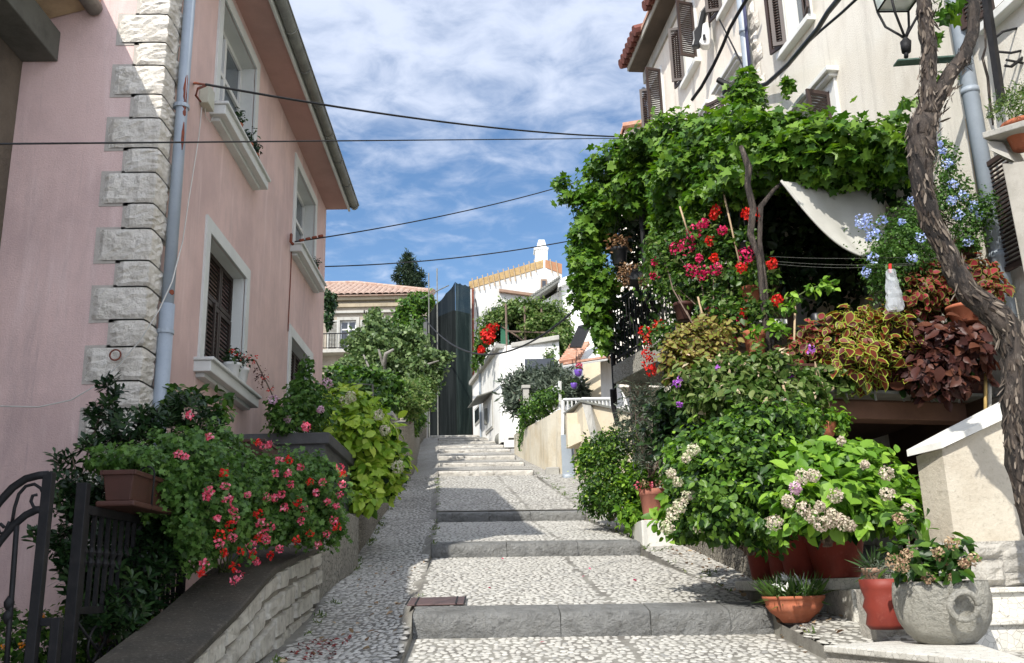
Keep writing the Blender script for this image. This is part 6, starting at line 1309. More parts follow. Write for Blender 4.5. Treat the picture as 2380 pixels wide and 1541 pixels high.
fl = [(520,1100,9),(523,1130,10),(530,1160,12),(540,1185,12),(545,1205,11),(535,1222,12),(512,1245,13),(508,1262,14),(540,1250,10),(522,1285,0),(600,1195,11),(606,1215,11),(610,1240,12),(618,1255,10),(585,1270,13),(590,1290,11),(597,1305,9),(486,1140,9),(480,1155,7),(475,1310,9),(468,1330,9),(545,1318,12),(555,1335,11),(545,1350,8),(650,1070,10),(672,1068,10),(668,1100,9),(700,1085,8),(640,1100,8),(655,1150,9),(690,1165,11),(705,1180,9),(735,1145,7),(748,1120,9),(790,1085,10),(797,1102,9),(795,1125,9),(790,1150,8),(780,1175,7),(775,1210,12),(783,1225,10),(700,1210,9),(660,1180,10),(636,1155,12),(620,1155,12),(720,1240,8),(740,1265,7),(610,1035,0),(675,1125,8),(630,1225,10),(690,1255,9),(760,1240,8),(712,992,9),(575,1150,7),(430,1060,5),(560,1280,9),(650,1275,9),(600,1250,9),(440,965,9),(486,1015,7),(598,1028,9),(625,1032,7),(415,1055,7),(760,1165,7),(505,1205,6),(720,1120,8),(628,1290,7)]
for i, (x, y, r_) in enumerate(fl):
    if r_ == 0: r_ = 8
    Y = np.interp(x, [420, 520, 600, 700, 800], [5.9, 6.35, 6.9, 7.5, 8.0]); puff('flower_cluster', M['fred'] if (i*7) % 5 == 0 or y > 1240 and i % 3 == 0 else M['fpink'], ge, P(x, y, Y), r_*.82*Y/2150, 26, .024, PETAL, seed=100+i)
lo_ = T('ground_cover', 'low dark green plants with tiny orange flowers at the lower left corner', 'plants', P(60, 1560, 6.2)); foliage('foliage', M['lmid'], lo_, [B(40, 1490, 6.4, 120, 60, .4), B(150, 1500, 6.6, 100, 70, .4), B(300, 1440, 7, 120, 100, .4)], 3600, .05, OV4, seed=84)
for i, (x, y) in enumerate(((5, 1505), (52, 1500), (98, 1432))): puff('flower_cluster', leafmat('orange_petal', (.6,.16,.01), (.7,.25,.02), (.8,.35,.05)) if i == 0 else bpy.data.materials['orange_petal'], lo_, P(x, y, 6.0), .014, 14, .02, seed=i)
ro = T('rose_bush', 'tall rose bush with pink roses beside the pink house wall', 'rose bush', P(690, 1000, 11.5))
bl = [B(690, 960, 11, 50, 44, .4), B(660, 985, 10.8, 34, 26, .3), B(735, 950, 11.3, 40, 50, .4), B(712, 850, 11.2, 16, 18, .12), B(706, 880, 11.2, 18, 18, .12), B(690, 905, 11, 24, 18, .15), B(728, 905, 11.3, 20, 16, .15), B(640, 950, 10.8, 14, 22, .15)]
foliage('foliage', M['lger'], ro, bl, 2600, .06, OVATE, seed=85, inner=.6); stems(ro, M['stem'], P(700, 1000, 11.3), bl, 9, .008)
for i, (x, y, r_, m_) in enumerate(((635, 928, 10, 'flilac'), (711, 992, 9, 'fpink'), (668, 975, 6, 'flilac'), (745, 952, 6, 'flilac'))): puff('flower_cluster', M[m_], ro, P(x, y, 10.6), r_*10.6/2150, 50, .035, seed=120+i)
bt = T('branching_shrub', 'thin shrub with drooping rounded leaves in front of the downpipe', 'bush', P(430, 1000, 8.2)); bl = [B(410, 915, 8.2, 34, 18, .15), B(455, 925, 8.3, 30, 20, .15), B(500, 960, 8.4, 34, 24, .15), B(395, 945, 8.1, 26, 16, .15), B(520, 925, 8.5, 20, 12, .1)]
foliage('foliage', M['lmid'], bt, bl, 300, .085, OVATE, seed=86, inner=.8, droop=.8); stems(bt, M['branch'], P(440, 1010, 8.2), bl, 8, .006)
hy = T('hydrangea', 'big yellow green hydrangea spilling over the stone wall beside the dark parapet', 'hydrangea', P(840, 1180, 13))
bl = [B(790, 935, 13.2, 46, 30, .4), B(760, 975, 12.8, 40, 34, .4), B(830, 950, 13.3, 50, 36, .4), B(860, 1000, 13.2, 58, 44, .4), B(820, 1010, 12.9, 50, 44, .4), B(880, 1060, 13.3, 50, 50, .4), B(850, 1110, 13.0, 40, 44, .3), B(905, 1090, 13.6, 34, 40, .3), B(845, 1155, 12.7, 30, 28, .2), B(900, 1130, 13.6, 24, 26, .2), B(800, 1045, 12.7, 26, 26, .2)]
foliage('foliage', M['lyel'], hy, bl, 2700, .135, OVATE, up=.55, rnd=.45, inner=.4, seed=87, towards=.3)
foliage('foliage', M['lmid'], hy, [(b[0]+A(0, .15, 0), b[1]*.85, b[2]*.85, b[3]*.85) for b in bl], 2200, .12, OVATE, seed=88, inner=.6); stems(hy, M['branch'], P(850, 1050, 13.4), bl, 10, .012)
for i, (x, y, r_) in enumerate(((760, 892, 13), (800, 935, 13), (815, 922, 12), (925, 1085, 14), (880, 965, 11), (895, 1000, 11))): puff('flower_head', M['flilac'] if i == 0 else M['fdrypale'], hy, P(x, y, 12.7), r_*12.7/2150, 110, .035, seed=130+i)
# window sill pots
wp = []
def sillpot(u, v, lab, m, r=.09, h_=.15, fm='ldark', fl_=None, seed=1, n=120):
    c = side(u, v+.016, .10); t_ = pot('window_pot', lab, c, r, h_, m)
    foliage('foliage', M[fm], t_, [(c+A(0, 0, h_+.07), r*1.3, r*1.5, .11)], n, .05, OV4, seed=seed, inner=.8)
    return t_, c
H = holes
t_, c = sillpot(H[2][1]-.75, H[2][2], 'nearer of the two white pots with small red flowers on the lower window sill', M['frame'], .10, .17, 'ldark', seed=90)
t2_, c2 = sillpot(H[2][1]-.42, H[2][2], 'farther white pot with a trailing stem of red flowers on the lower window sill', M['frame'], .10, .19, 'ldark', seed=91)
for i in range(7): puff('flower_cluster', M['fred'], t_, c+A(.04, -.2+.06*i, .26+.02*(i % 3)), .018, 9, .02, seed=i)
k = MB(); st_ = [c2+A(0, 0, .2), c2+A(.05, .1, .32), c2+A(.12, .22, .33), c2+A(.2, .32, .15), c2+A(.25, .45, .02), c2+A(.3, .55, -.12)]; k.tube(st_, .008, 5); k.build('stem', M['branch'], t2_, True)
for i in range(12): q_ = st_[1+i % 5]; puff('flower_cluster', M['fred'], t2_, q_+A(random.uniform(-.03, .05), random.uniform(-.06, .06), random.uniform(-.06, .05)), .016, 9, .022, seed=i+20)
foliage('foliage', M['lcolb'], t2_, [(c2+A(.18, .3, .15), .08, .18, .12)], 70, .035, OV4, seed=92)
for i, (uu, wi, lab) in enumerate(((H[0][0]+.95, 0, 'small dark potted plant in the middle of the upper near window sill'), (H[0][0]+.45, 0, 'small potted sprig nearest on the upper near window sill'), (H[0][1]-.3, 0, 'bushy potted plant at the far end of the upper near window sill'), (H[1][1]-.35, 1, 'bushy dark plant on the farther upper window sill'))):
    sillpot(uu, H[wi][2], lab, M['terra'], .07, .09, 'ldark', seed=93+i, n=160)
# --- main vine over the terrace
gv2 = T('grape_vine', 'thick bright green grape vine spreading over the pergola and hanging above the street', 'vine', P(1500, 700, 13))
bl = [B(1440, 420, 14, 76, 60, .9), B(1500, 370, 13, 70, 34, .9), B(1560, 350, 12.5, 80, 40, .9), B(1640, 355, 11.5, 90, 40, .9), B(1720, 350, 10.6, 80, 36, .8), B(1800, 352, 10, 90, 36, .8), B(1890, 358, 9.6, 90, 36, .7), B(1980, 358, 9.3, 90, 34, .6), B(2060, 358, 9.1, 56, 38, .5), B(1600, 420, 11.6, 84, 50, .7), B(1700, 400, 10.6, 80, 44, .6), B(1560, 480, 12, 46, 60, .5), B(1640, 470, 11, 50, 44, .5),
      B(1385, 500, 14.2, 46, 66, .6), B(1355, 580, 14.2, 34, 56, .5), B(1360, 650, 14, 32, 60, .5), B(1385, 700, 13.9, 30, 60, .4), B(1400, 500, 14, 40, 44, .5), B(1398, 770, 13.7, 16, 44, .2), B(1470, 440, 13.2, 50, 60, .5), B(1395, 655, 13.8, 30, 40, .3),
      B(1690, 290, 12, 50, 22, .4), B(1740, 240, 12.6, 34, 40, .3), B(1735, 190, 12.8, 22, 26, .2), B(1720, 215, 12.7, 26, 20, .2), B(1830, 200, 12, 12, 20, .1), B(1330, 460, 14.2, 30, 10, .2), B(1305, 425, 14.2, 16, 12, .15), B(1930, 400, 9.3, 90, 34, .5), B(1820, 390, 9.6, 70, 34, .5), B(2060, 400, 9.2, 50, 30, .4), B(1700, 440, 10, 50, 34, .4), B(1640, 490, 11.2, 50, 36, .4)]
foliage('foliage', M['lvine'], gv2, bl, 25000, .098, GRAPE, up=.6, rnd=.5, inner=.32, seed=141, droop=.55, towards=.25)
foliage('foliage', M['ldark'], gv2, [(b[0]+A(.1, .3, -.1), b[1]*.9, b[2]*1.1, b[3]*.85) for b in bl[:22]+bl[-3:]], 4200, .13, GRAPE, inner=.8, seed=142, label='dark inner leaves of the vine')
for i, (x, y, L_) in enumerate(((1340, 455, 0), (1310, 440, 0))): pass
k = MB(); k.tube([P(1440, 430, 14), P(1380, 452, 14.2), P(1330, 458, 14.2), P(1298, 425, 14.2)], .012, 5); k.build('shoot', M['stem'], gv2, True)
# its two inner trunks
k = MB(); k.tube([P(*q_, 9.4) for q_ in ((1788, 830), (1778, 740), (1770, 660), (1764, 600), (1743, 545), (1750, 485), (1738, 430), (1741, 390), (1722, 340))], [.042, .036, .034, .03, .036, .04, .034, .038, .025], 8, jit=.15); k.tube([P(*q_, 9.45) for q_ in ((1786, 800), (1778, 660), (1766, 560), (1768, 480), (1800, 440), (1850, 400))], [.03, .028, .025, .03, .022, .015], 7, jit=.1); k.build('trunk', M['bark'], gv2, True)
# --- foreground trunk
tr_ = T('old_vine_trunk', 'gnarled shaggy old vine trunk twisting up in the right foreground', 'vine trunk', P(2480, 1560, 5.4)); YT = 5.4
pa = [(2490,1560,62),(2440,1330,64),(2400,1200,60),(2378,1100,62),(2367,1010,60),(2362,920,62),(2362,840,64),(2342,765,66),(2292,715,58),(2246,675,54),(2216,622,50),(2188,562,48),(2166,520,50),(2150,470,50),(2140,400,52),(2138,340,66),(2142,300,72),(2155,265,60)]
def limb(pts, jit=.07, seed=1, n=14):
    g = random.Random(seed); q = [P(x, y, YT) for x, y, w_ in pts]; r = [w_*.49*YT/2150 for *_, w_ in pts]; Q, R_ = [], []
    for i in range(len(q)-1):
        for t in (0, .25, .5, .75): Q.append(q[i]*(1-t)+q[i+1]*t+A(g.uniform(-.005, .005), g.uniform(-.008, .008), 0)); R_.append((r[i]*(1-t)+r[i+1]*t)*g.uniform(.93, 1.07))
    Q.append(q[-1]); R_.append(r[-1]); m_ = len(Q); k = MB(); vs = []; up = None; ph = [g.uniform(.86, 1.15) for _ in range(n)]
    for i in range(m_):
        d = unit(Q[min(i+1, m_-1)]-Q[max(i-1, 0)]); up = unit(np.cross(d, A(.2, 1, 0))) if up is None else unit(up-d*np.dot(up, d)); sd = np.cross(d, up)
        if i % 4 == 0: ph = [.6*a+.4*g.uniform(.82, 1.2) for a in ph]
        for j in range(n): a = 2*math.pi*j/n+i*.05; vs.append(Q[i]+(up*math.cos(a)+sd*math.sin(a))*R_[i]*ph[j]*(1+g.uniform(-jit, jit)))
    k.add(vs, [(i*n+j, i*n+(j+1) % n, (i+1)*n+(j+1) % n, (i+1)*n+j) for i in range(m_-1) for j in range(n)]+[tuple(range(n))[::-1], tuple((m_-1)*n+j for j in range(n))]); return k
limb(pa).build('trunk', M['bark'], tr_, True)
limb([(2150,285,56),(2158,230,42),(2160,170,40),(2158,110,36),(2152,60,34),(2148,10,36),(2140,-60,34)], seed=2).build('limb', M['bark'], tr_, True)
limb([(2152,290,50),(2180,225,42),(2210,170,38),(2243,125,34),(2260,80,30),(2262,30,30),(2266,-40,28)], seed=3).build('limb', M['bark'], tr_, True)
# shaggy bark strips
g = np.random.default_rng(7); pos, tp_, nr, sz = [], [], [], []
segs = [(pa[i], pa[i+1]) for i in range(2, len(pa)-1)]+[((2150,285,52),(2158,110,36)), ((2152,290,46),(2243,125,34)), ((2158,110,36),(2148,-10,34))]
for (a, b) in segs:
    L_ = math.hypot(a[0]-b[0], a[1]-b[1])
    for _ in range(int(L_*.9)):
        t = g.random(); x = a[0]+(b[0]-a[0])*t; y = a[1]+(b[1]-a[1])*t; r = (a[2]+(b[2]-a[2])*t)*.49*YT/2150; th = g.uniform(-1.7, 1.7); c = P(x, y, YT); d = unit(P(b[0], b[1], YT)-P(a[0], a[1], YT)); s = unit(np.cross(d, A(0, 1, 0))); o = s*math.sin(th)+A(0, -1, 0)*math.cos(th)
        pos.append(c+o*r*1.0); nr.append(o+g.normal(size=3)*.35); tp_.append((-d if g.random() < .7 else d)+o*.22+g.normal(size=3)*.12); sz.append(g.uniform(.03, .085))
leafmesh('bark_strips', leafmat('bark_strip', (.022,.016,.014), (.085,.065,.05), (.20,.165,.13), 0, .95), tr_, np.array(pos), np.array(nr), np.array(tp_), np.array(sz), tmpl([(0,0,0),(-.10,.3,.02),(-.08,.8,.03),(0,1,.05),(.08,.8,.03),(.10,.3,.02)]))
foliage('foliage', M['lvine'], tr_, [B(2195, 25, 5.5, 26, 40, .1), B(2180, 80, 5.5, 12, 16, .05), B(2110, 240, 5.9, 26, 12, .08), B(2085, 275, 6.2, 20, 12, .08), B(2195, 195, 5.9, 16, 26, .08)], 90, .07, GRAPE, seed=143, inner=.8)
# --- plumbago
pl_ = T('plumbago', 'plumbago bush with clusters of pale blue flowers around the vine trunk', 'flowering shrub', P(2150, 700, 8.8))
bl = [B(2080, 560, 8.9, 70, 60, .4), B(2060, 620, 8.8, 50, 44, .35), B(2130, 520, 8.9, 60, 46, .35), B(2120, 600, 8.8, 60, 60, .35), B(2060, 670, 8.8, 34, 40, .25), B(2220, 480, 8.6, 60, 34, .25), B(2250, 520, 8.5, 50, 34, .25), B(2200, 440, 8.6, 50, 30, .2), B(2200, 380, 8.7, 26, 44, .15), B(2240, 570, 8.5, 44, 26, .2), B(2190, 340, 8.7, 14, 26, .1), B(2290, 480, 8.4, 26, 40, .15)]
foliage('foliage', M['lger'], pl_, bl, 13000, .037, OV4, seed=144, inner=.6); stems(pl_, M['branch'], P(2150, 700, 8.8), bl, 14, .006)
for i, (x, y) in enumerate(((2015, 507), (2020, 530), (2022, 550), (1998, 510), (2050, 512), (2120, 465), (2212, 465), (2240, 455), (2262, 480), (2275, 502), (2228, 500), (2250, 562), (2140, 552), (2120, 600), (2028, 600), (2012, 632), (2216, 428), (2200, 380), (2192, 350), (2038, 545), (2000, 520), (2096, 515), (2185, 335))): puff('flower_cluster', M['fblue'], pl_, P(x, y, 8.35), .045 if i not in (18, 21, 22) else .025, 34, .028, seed=150+i)
# --- coleus planters
k = MB(); fbx = planter('trough', 'long brown clay trough carrying the coleus plants on the terrace edge', fF, LF-2.45, LF-.05, zB+.07, .22, -.02, .24, M['terrabrown'], False)
k = MB(); fF.box(k, LF-2.5, LF+.0, zB+.02, zB+.05, -.05, .30)
rk = T('planter_rack', 'grey iron rack under the coleus trough with short hooked bars', 'rack', fF(LF-1.2, zB, .1)); k.build('rail', M['gutter'], rk)
for i in range(8): uu = LF-2.35+i*.31; k = MB(); k.tube([fF(uu, zB+.04, .30), fF(uu+.01, zB-.05, .30)], .012, 5); k.build('hook', M['gutter'], rk)
def coleus(lab, m, bls, n, s, seed, tm=OVATE):
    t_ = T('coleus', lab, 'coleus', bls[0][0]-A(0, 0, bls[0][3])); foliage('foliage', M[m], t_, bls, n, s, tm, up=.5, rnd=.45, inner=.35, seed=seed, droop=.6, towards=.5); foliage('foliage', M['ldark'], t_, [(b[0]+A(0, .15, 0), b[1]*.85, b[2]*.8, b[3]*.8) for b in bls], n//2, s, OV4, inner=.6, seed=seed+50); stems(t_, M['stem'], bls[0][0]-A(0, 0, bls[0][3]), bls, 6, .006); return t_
coleus('coleus with yellow edged red leaves in the middle of the terrace edge', 'lcoly', [B(1990, 770, 8.9, 70, 50, .3), B(2060, 770, 8.9, 56, 50, .3), B(1960, 830, 8.8, 60, 46, .3), B(2040, 835, 8.8, 60, 50, .3), B(1990, 870, 8.75, 50, 30, .25)], 1900, .105, 161)
coleus('coleus with small dark red leaves left of the yellow edged one', 'lcolr', [B(1900, 790, 9.1, 56, 34, .25), B(1870, 820, 9.0, 44, 30, .25), B(1930, 800, 9.0, 40, 36, .25)], 1000, .085, 162)
coleus('coleus with large brown maroon leaves above the dark passage', 'lcolb', [B(2170, 790, 8.7, 70, 46, .3), B(2220, 830, 8.6, 66, 50, .3), B(2150, 850, 8.65, 60, 46, .3), B(2240, 780, 8.6, 44, 40, .25), B(2180, 890, 8.6, 60, 30, .25), B(2120, 810, 8.8, 40, 40, .25)], 1350, .115, 163)
coleus('coleus with crimson green edged leaves behind the vine trunk', 'lcolr', [B(2170, 650, 8.8, 56, 36, .3), B(2130, 690, 8.8, 50, 40, .3), B(2200, 690, 8.8, 50, 36, .3), B(2270, 640, 8.5, 44, 36, .2), B(2290, 680, 8.4, 40, 34, .2)], 1600, .085, 164)
rp = pot('clay_pot', 'orange clay pot holding the crimson coleus behind the vine trunk', P(2250, 752, 8.5), .17, .17, M['terra'])
rp2 = pot('clay_pot', 'small brown clay pot half hidden in the plumbago', P(2245, 600, 8.6), .13, .17, M['terrabrown'])
coleus('yellow green coleus with crinkled leaves left of the clay pots', 'lcolg', [B(1640, 775, 9.2, 56, 30, .25), B(1600, 800, 9.1, 50, 40, .25), B(1570, 840, 9.0, 34, 46, .2), B(1650, 810, 9.1, 44, 36, .25), B(1620, 850, 9.0, 50, 34, .2)], 1700, .07, 165)
foliage('foliage', M['llight'], fbx, [B(1960, 890, 8.7, 60, 20, .15), B(1900, 870, 8.7, 40, 20, .15)], 420, .08, OVATE, seed=166)
# --- bougainvillea / red flowers on terrace
bo = T('bougainvillea', 'climber with crimson flower clusters over the terrace railing', 'flowering shrub', P(1650, 850, 10))
bl = [B(1560, 600, 11.4, 60, 60, .5), B(1620, 570, 11, 60, 60, .5), B(1680, 600, 10.5, 60, 56, .4), B(1600, 660, 11, 80, 50, .5), B(1700, 660, 10.3, 60, 44, .4), B(1540, 650, 11.6, 50, 50, .4), B(1640, 530, 11, 60, 40, .4), B(1760, 640, 9.8, 44, 34, .3), B(1720, 740, 9.7, 50, 40, .3), B(1770, 720, 9.5, 44, 30, .3), B(1660, 720, 10, 44, 34, .3), B(1540, 780, 11, 40, 30, .3), B(1530, 590, 11.8, 34, 40, .3)]
foliage('foliage', M['lmid'], bo, bl, 8200, .065, OV4, seed=171, inner=.7); foliage('foliage', M['llight'], bo, bl, 1700, .07, OV4, seed=172, inner=.3)
stems(bo, M['branch'], P(1660, 840, 9.9), bl, 14, .01)
for i, (x, y, r_, w_) in enumerate(((1612,540,18,1),(1595,572,20,1),(1570,578,14,1),(1636,518,11,1),(1678,535,10,1),(1665,490,12,0),(1660,500,10,0),(1735,592,20,1),(1725,620,12,0),(1632,634,18,1),(1607,628,16,1),(1665,625,14,1),(1660,600,9,0),(1750,500,18,0),(1736,498,12,0),(1795,612,12,0),(1655,735,22,1),(1693,790,18,1),(1730,725,9,0),(1732,748,8,1),(1715,745,7,1),(1806,697,12,0),(1520,770,16,0),(1498,772,14,0),(1508,790,12,0),(1505,820,14,0),(1508,845,14,0),(1514,862,12,0),(1535,755,12,0),(1523,610,9,1),(1522,640,9,1),(1650,560,10,0),(1625,600,8,1))):
    Y = float(np.interp(x, [1490, 1560, 1700, 1810], [11.6, 10.9, 9.75, 9.1])); puff('flower_cluster', M['fmag'] if w_ else M['fred'], bo, P(x, y, Y), r_*Y/2150*1.0, 60, .038, seed=180+i)
dry = leafmat('dry_leaf', (.20,.10,.05), (.32,.18,.09), (.42,.27,.15), .2)
hangd = [(1441, 595, 20, 44, 13.6, 'black hanging pot below the vine with dry fuchsia shoots', 1), (1734, 575, 18, 26, 9.9, 'black hanging pot behind the inner vine trunk', 0)]
for i, (x, y, rpx, hpx, Y, lab, dr) in enumerate(hangd):
    c, r, h_ = pp(x, y+hpx*.5, y-hpx*.4, rpx*2, Y); t_ = pot('hanging_pot', lab, c, r, h_, M['blackplastic'], group='black hanging pots under the vine')
    k = MB(); tp3 = c+A(0, 0, h_+.55)
    for a in range(3): k.tube([c+A(r*math.cos(a*2.1+.5), r*math.sin(a*2.1+.5), h_), tp3], .004, 4)
    k.build('hanger', M['iron'], t_)
    foliage('foliage', M['lmid'] if not dr else dry, t_, [(c+A(0, 0, h_+.06), r*1.5, r*1.5, .10)], 120, .07, OVATE, seed=190+i)
c = P(1478, 635, 13.3); t_ = T('hanging_trough', 'small black ribbed trough with dried orange flowers hung on the railing corner', 'planter', c-A(0, 0, .1))
k = MB(); k.ext([c+A(-.12, 0, -.1), c+A(.10, 0, -.1), c+A(.14, 0, .1), c+A(-.14, 0, .1)], A(.04, .35, 0)); k.build('box', M['blackplastic'], t_, bev=.01); k = MB(); k.box(c[0]-.16, c[0]+.18, c[1]-.03, c[1]+.38, c[2]+.1, c[2]+.12); k.build('rim', M['blackplastic'], t_)
foliage('foliage', dry, t_, [B(1450, 640, 13.2, 16, 26, .12), B(1500, 650, 13.2, 16, 16, .1), B(1470, 620, 13.3, 26, 8, .1)], 420, .045, OV4, seed=193)
c = P(1402, 728, 14.6); ob = T('hanging_planter', 'square orange clay planter hanging off the balcony corner', 'planter', c-A(0, 0, .1)); k = MB(); k.ext([c+A(-.10, -.1, -.11), c+A(.12, -.1, -.09), c+A(.15, -.1, .10), c+A(-.13, -.1, .10)], A(.02, .25, 0)); k.build('box', M['terra'], ob, bev=.01)
foliage('foliage', M['llight'], ob, [(c+A(0, 0, .16), .16, .15, .07)], 160, .05, NARROW, seed=194)
k = MB(); k.tube([c+A(.12, 0, .1), c+A(.2, .1, .35)], .006, 4); k.tube([c+A(-.1, 0, .1), c+A(.2, .1, .35)], .006, 4); k.build('hanger', M['iron'], ob)
# big clay pots on the terrace edge
for i, (x, yb_, yt, w_, Y, lab) in enumerate(((1760, 850, 770, 50, 9.3, 'tall orange clay pot on the terrace edge below the inner vine trunk'), (1748, 715, 668, 44, 9.9, 'orange clay pot raised behind the taller pot by the inner trunk'), (1690, 985, 955, 40, 8.6, 'small brick red pot hidden in the middle of the climber'), (1590, 745, 705, 44, 10.6, 'dark brown pot among the bougainvillea stems'))):
    c, r, h_ = pp(x, yb_, yt, w_, Y); pot('clay_pot', lab, c, r, h_, M['terra'] if i < 2 else M['terrabrown'])
c, r, h_ = pp(1922, 1020, 982, 46, 8.2); t_ = pot('hanging_pot', 'brown clay pot with leafy plant hanging below the terrace beam', c, r, h_, M['terra'], [(.3*r, 0), (.7*r, .15*h_), (.95*r, .6*h_), (1.05*r, .8*h_), (1.05*r, h_), (.9*r, h_)])
foliage('foliage', M['lhyd'], t_, [(c+A(0, 0, h_+.05), .17, .15, .1), (c+A(.14, 0, h_-.0), .08, .1, .1), (c+A(-.16, 0, h_+.1), .1, .1, .07)], 330, .055, OVATE, seed=195); k = MB()
for a in range(3): k.tube([c+A(r*math.cos(a*2.1), r*math.sin(a*2.1), h_), c+A(-.03, 0, h_+.55)], .004, 4)
k.build('hanger', M['woodpale'], t_)
# bamboo canes and sundry terrace clutter
for i, (x0, y0, x1, y1, Y) in enumerate(((1580, 480, 1600, 545, 10.4), (1622, 690, 1652, 810, 9.8), (1848, 712, 1843, 905, 8.9), (1680, 440, 1725, 640, 9.9), (1820, 895, 1858, 1060, 8.0))):
    k = MB(); k.tube([P(x0, y0, Y), P(x1, y1, Y)], .011, 6); tag(k.build('cane', M['woodpale'], None, True), ['short pale cane at the top of the crimson climber', 'pale cane leaning below the crimson flowers', 'upright thin cane before the dark terrace opening', 'long dim cane behind the crimson climber', 'grey cane standing in the middle green bushes'][i], 'cane')
k = MB(); c = P(1898, 745, 9.3); k.lathe([(.05, -.07), (.055, -.06), (.055, .06), (.04, .075)], c, 12); tag(k.build('dark_jar', M['blackplastic'], None, True), 'dark blue jar standing behind the coleus on the terrace edge', 'jar')
k = MB(); a, b_ = P(1730, 752, 9.6), P(1830, 752, 9.5); k.ext([a, b_, b_+A(0, 0, .05), a+A(0, 0, .05)], A(0, .25, 0)); tag(k.build('ledge_board', M['marble'], None), 'white ledge board behind the clay pots on the terrace', 'board')
# dark leaves filling the terrace in place of its deep shade
dg = T('terrace_shade_leaves', 'dark leaves added in place of deep shade on the wall inside the terrace', 'climber', P(1850, 700, 12)); 
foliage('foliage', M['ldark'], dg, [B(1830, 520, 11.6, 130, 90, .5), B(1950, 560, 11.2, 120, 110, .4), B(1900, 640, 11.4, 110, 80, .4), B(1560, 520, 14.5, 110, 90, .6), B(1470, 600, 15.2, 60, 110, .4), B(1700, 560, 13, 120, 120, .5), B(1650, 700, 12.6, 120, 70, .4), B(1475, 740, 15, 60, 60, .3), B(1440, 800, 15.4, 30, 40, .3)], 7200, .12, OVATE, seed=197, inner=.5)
# --- long arching branch and climber with light leaves
lb_ = T('arching_shoot', 'arching leafy shoot rising from the terrace edge before the dark opening', 'shoot', P(1830, 800, 8.9)); pts = [(1820,790),(1812,770),(1830,715),(1850,690),(1880,672),(1910,662),(1935,660)]
k = MB(); k.tube([P(x, y, 8.9) for x, y in pts], .006, 5); k.build('stem', M['stem'], lb_, True); foliage('foliage', M['lhyd'], lb_, [B(x, y, 8.85, 16, 12, .06) for x, y in pts[1:]]+[B(1800, 760, 9, 30, 12, .1), B(1755, 770, 9, 14, 24, .1)], 210, .065, OVATE, seed=198, inner=.9)
pc = T('purple_climber', 'pale green climber with a few purple flowers covering the terrace front', 'climber', P(1750, 1000, 8.3))
bl = [B(1620, 880, 8.8, 56, 34, .3), B(1700, 870, 8.6, 70, 44, .35), B(1780, 860, 8.5, 60, 40, .35), B(1850, 900, 8.4, 56, 40, .3), B(1720, 930, 8.3, 80, 44, .35), B(1650, 935, 8.5, 50, 40, .3), B(1800, 940, 8.2, 76, 40, .3), B(1880, 930, 8.3, 30, 30, .25), B(1600, 910, 8.8, 34, 34, .25)]
foliage('foliage', M['llight'], pc, bl, 5200, .07, OVATE, seed=199, inner=.45, droop=.7); foliage('foliage', M['fblonde'], pc, bl, 260, .06, OV4, seed=200, inner=.1); stems(pc, M['branch'], P(1740, 1050, 8.2), bl, 14, .008)
for i, (x, y, r_) in enumerate(((1572, 893, 8), (1578, 882, 6), (1884, 812, 9), (1836, 878, 8), (1832, 884, 6), (1668, 856, 6), (1725, 979, 4), (1580, 940, 5))): puff('flower_cluster', M['fpurple'], pc, P(x, y, 8.3), r_*8.3/2150, 26, .028, seed=210+i)
mb = T('dense_shrub', 'dense mid green glossy shrub filling the middle of the right hand planting', 'bush', P(1720, 1270, 7.9))
bl = [B(1760, 990, 8.0, 84, 40, .4), B(1690, 1020, 8.1, 70, 40, .4), B(1630, 1060, 8.1, 60, 50, .4), B(1720, 1070, 7.8, 84, 60, .4), B(1800, 1040, 7.9, 70, 44, .35), B(1650, 1130, 7.8, 76, 60, .4), B(1740, 1150, 7.6, 80, 70, .4), B(1690, 1200, 7.5, 80, 50, .35), B(1770, 1220, 7.4, 50, 50, .3), B(1620, 1200, 7.8, 50, 44, .3), B(1840, 985, 8.0, 60, 34, .3), B(1590, 1120, 8.2, 34, 40, .3)]
foliage('foliage', M['lmid'], mb, bl, 13500, .062, OVATE, seed=220, inner=.4, droop=.75, towards=.3); foliage('foliage', M['lhyd'], mb, bl, 1500, .062, OVATE, seed=221, inner=.12, droop=.75); stems(mb, M['branch'], P(1740, 1290, 7.8), bl, 12, .012)
wl = T('pale_hydrangea', 'hydrangea with greenish cream flower heads at the street side of the shrub', 'hydrangea', P(1600, 1240, 8.4)); bl = [B(1600, 1170, 8.3, 44, 44, .3), B(1570, 1210, 8.4, 34, 34, .25), B(1640, 1210, 8.1, 40, 30, .25), B(1580, 1060, 8.9, 30, 30, .25)]
foliage('foliage', M['lhyd'], wl, bl, 900, .09, OVATE, seed=222, inner=.5); stems(wl, M['branch'], P(1610, 1250, 8.3), bl, 6, .008)
for i, (x, y, r_) in enumerate(((1580, 1175, 15), (1562, 1195, 13), (1550, 1225, 14), (1600, 1150, 13), (1575, 1120, 10), (1612, 1045, 13), (1595, 1065, 9), (1625, 1225, 12), (1560, 1100, 9), (1715, 1125, 8))): puff('flower_head', M['fdrypale'], wl, P(x, y, 7.45), r_*7.45/2150, 110, .026, seed=230+i)
gs = T('grey_shrub', 'thin grey leaved olive like shrub above the pale block', 'bush', P(1500, 1100, 13)); bl = [B(1490, 930, 13, 50, 50, .4), B(1540, 930, 12.6, 44, 40, .4), B(1460, 990, 13.2, 34, 50, .35), B(1510, 1000, 12.8, 50, 50, .35), B(1560, 990, 12.2, 36, 40, .3), B(1500, 1060, 12.9, 40, 44, .3), B(1560, 1060, 11.8, 34, 34, .3)]
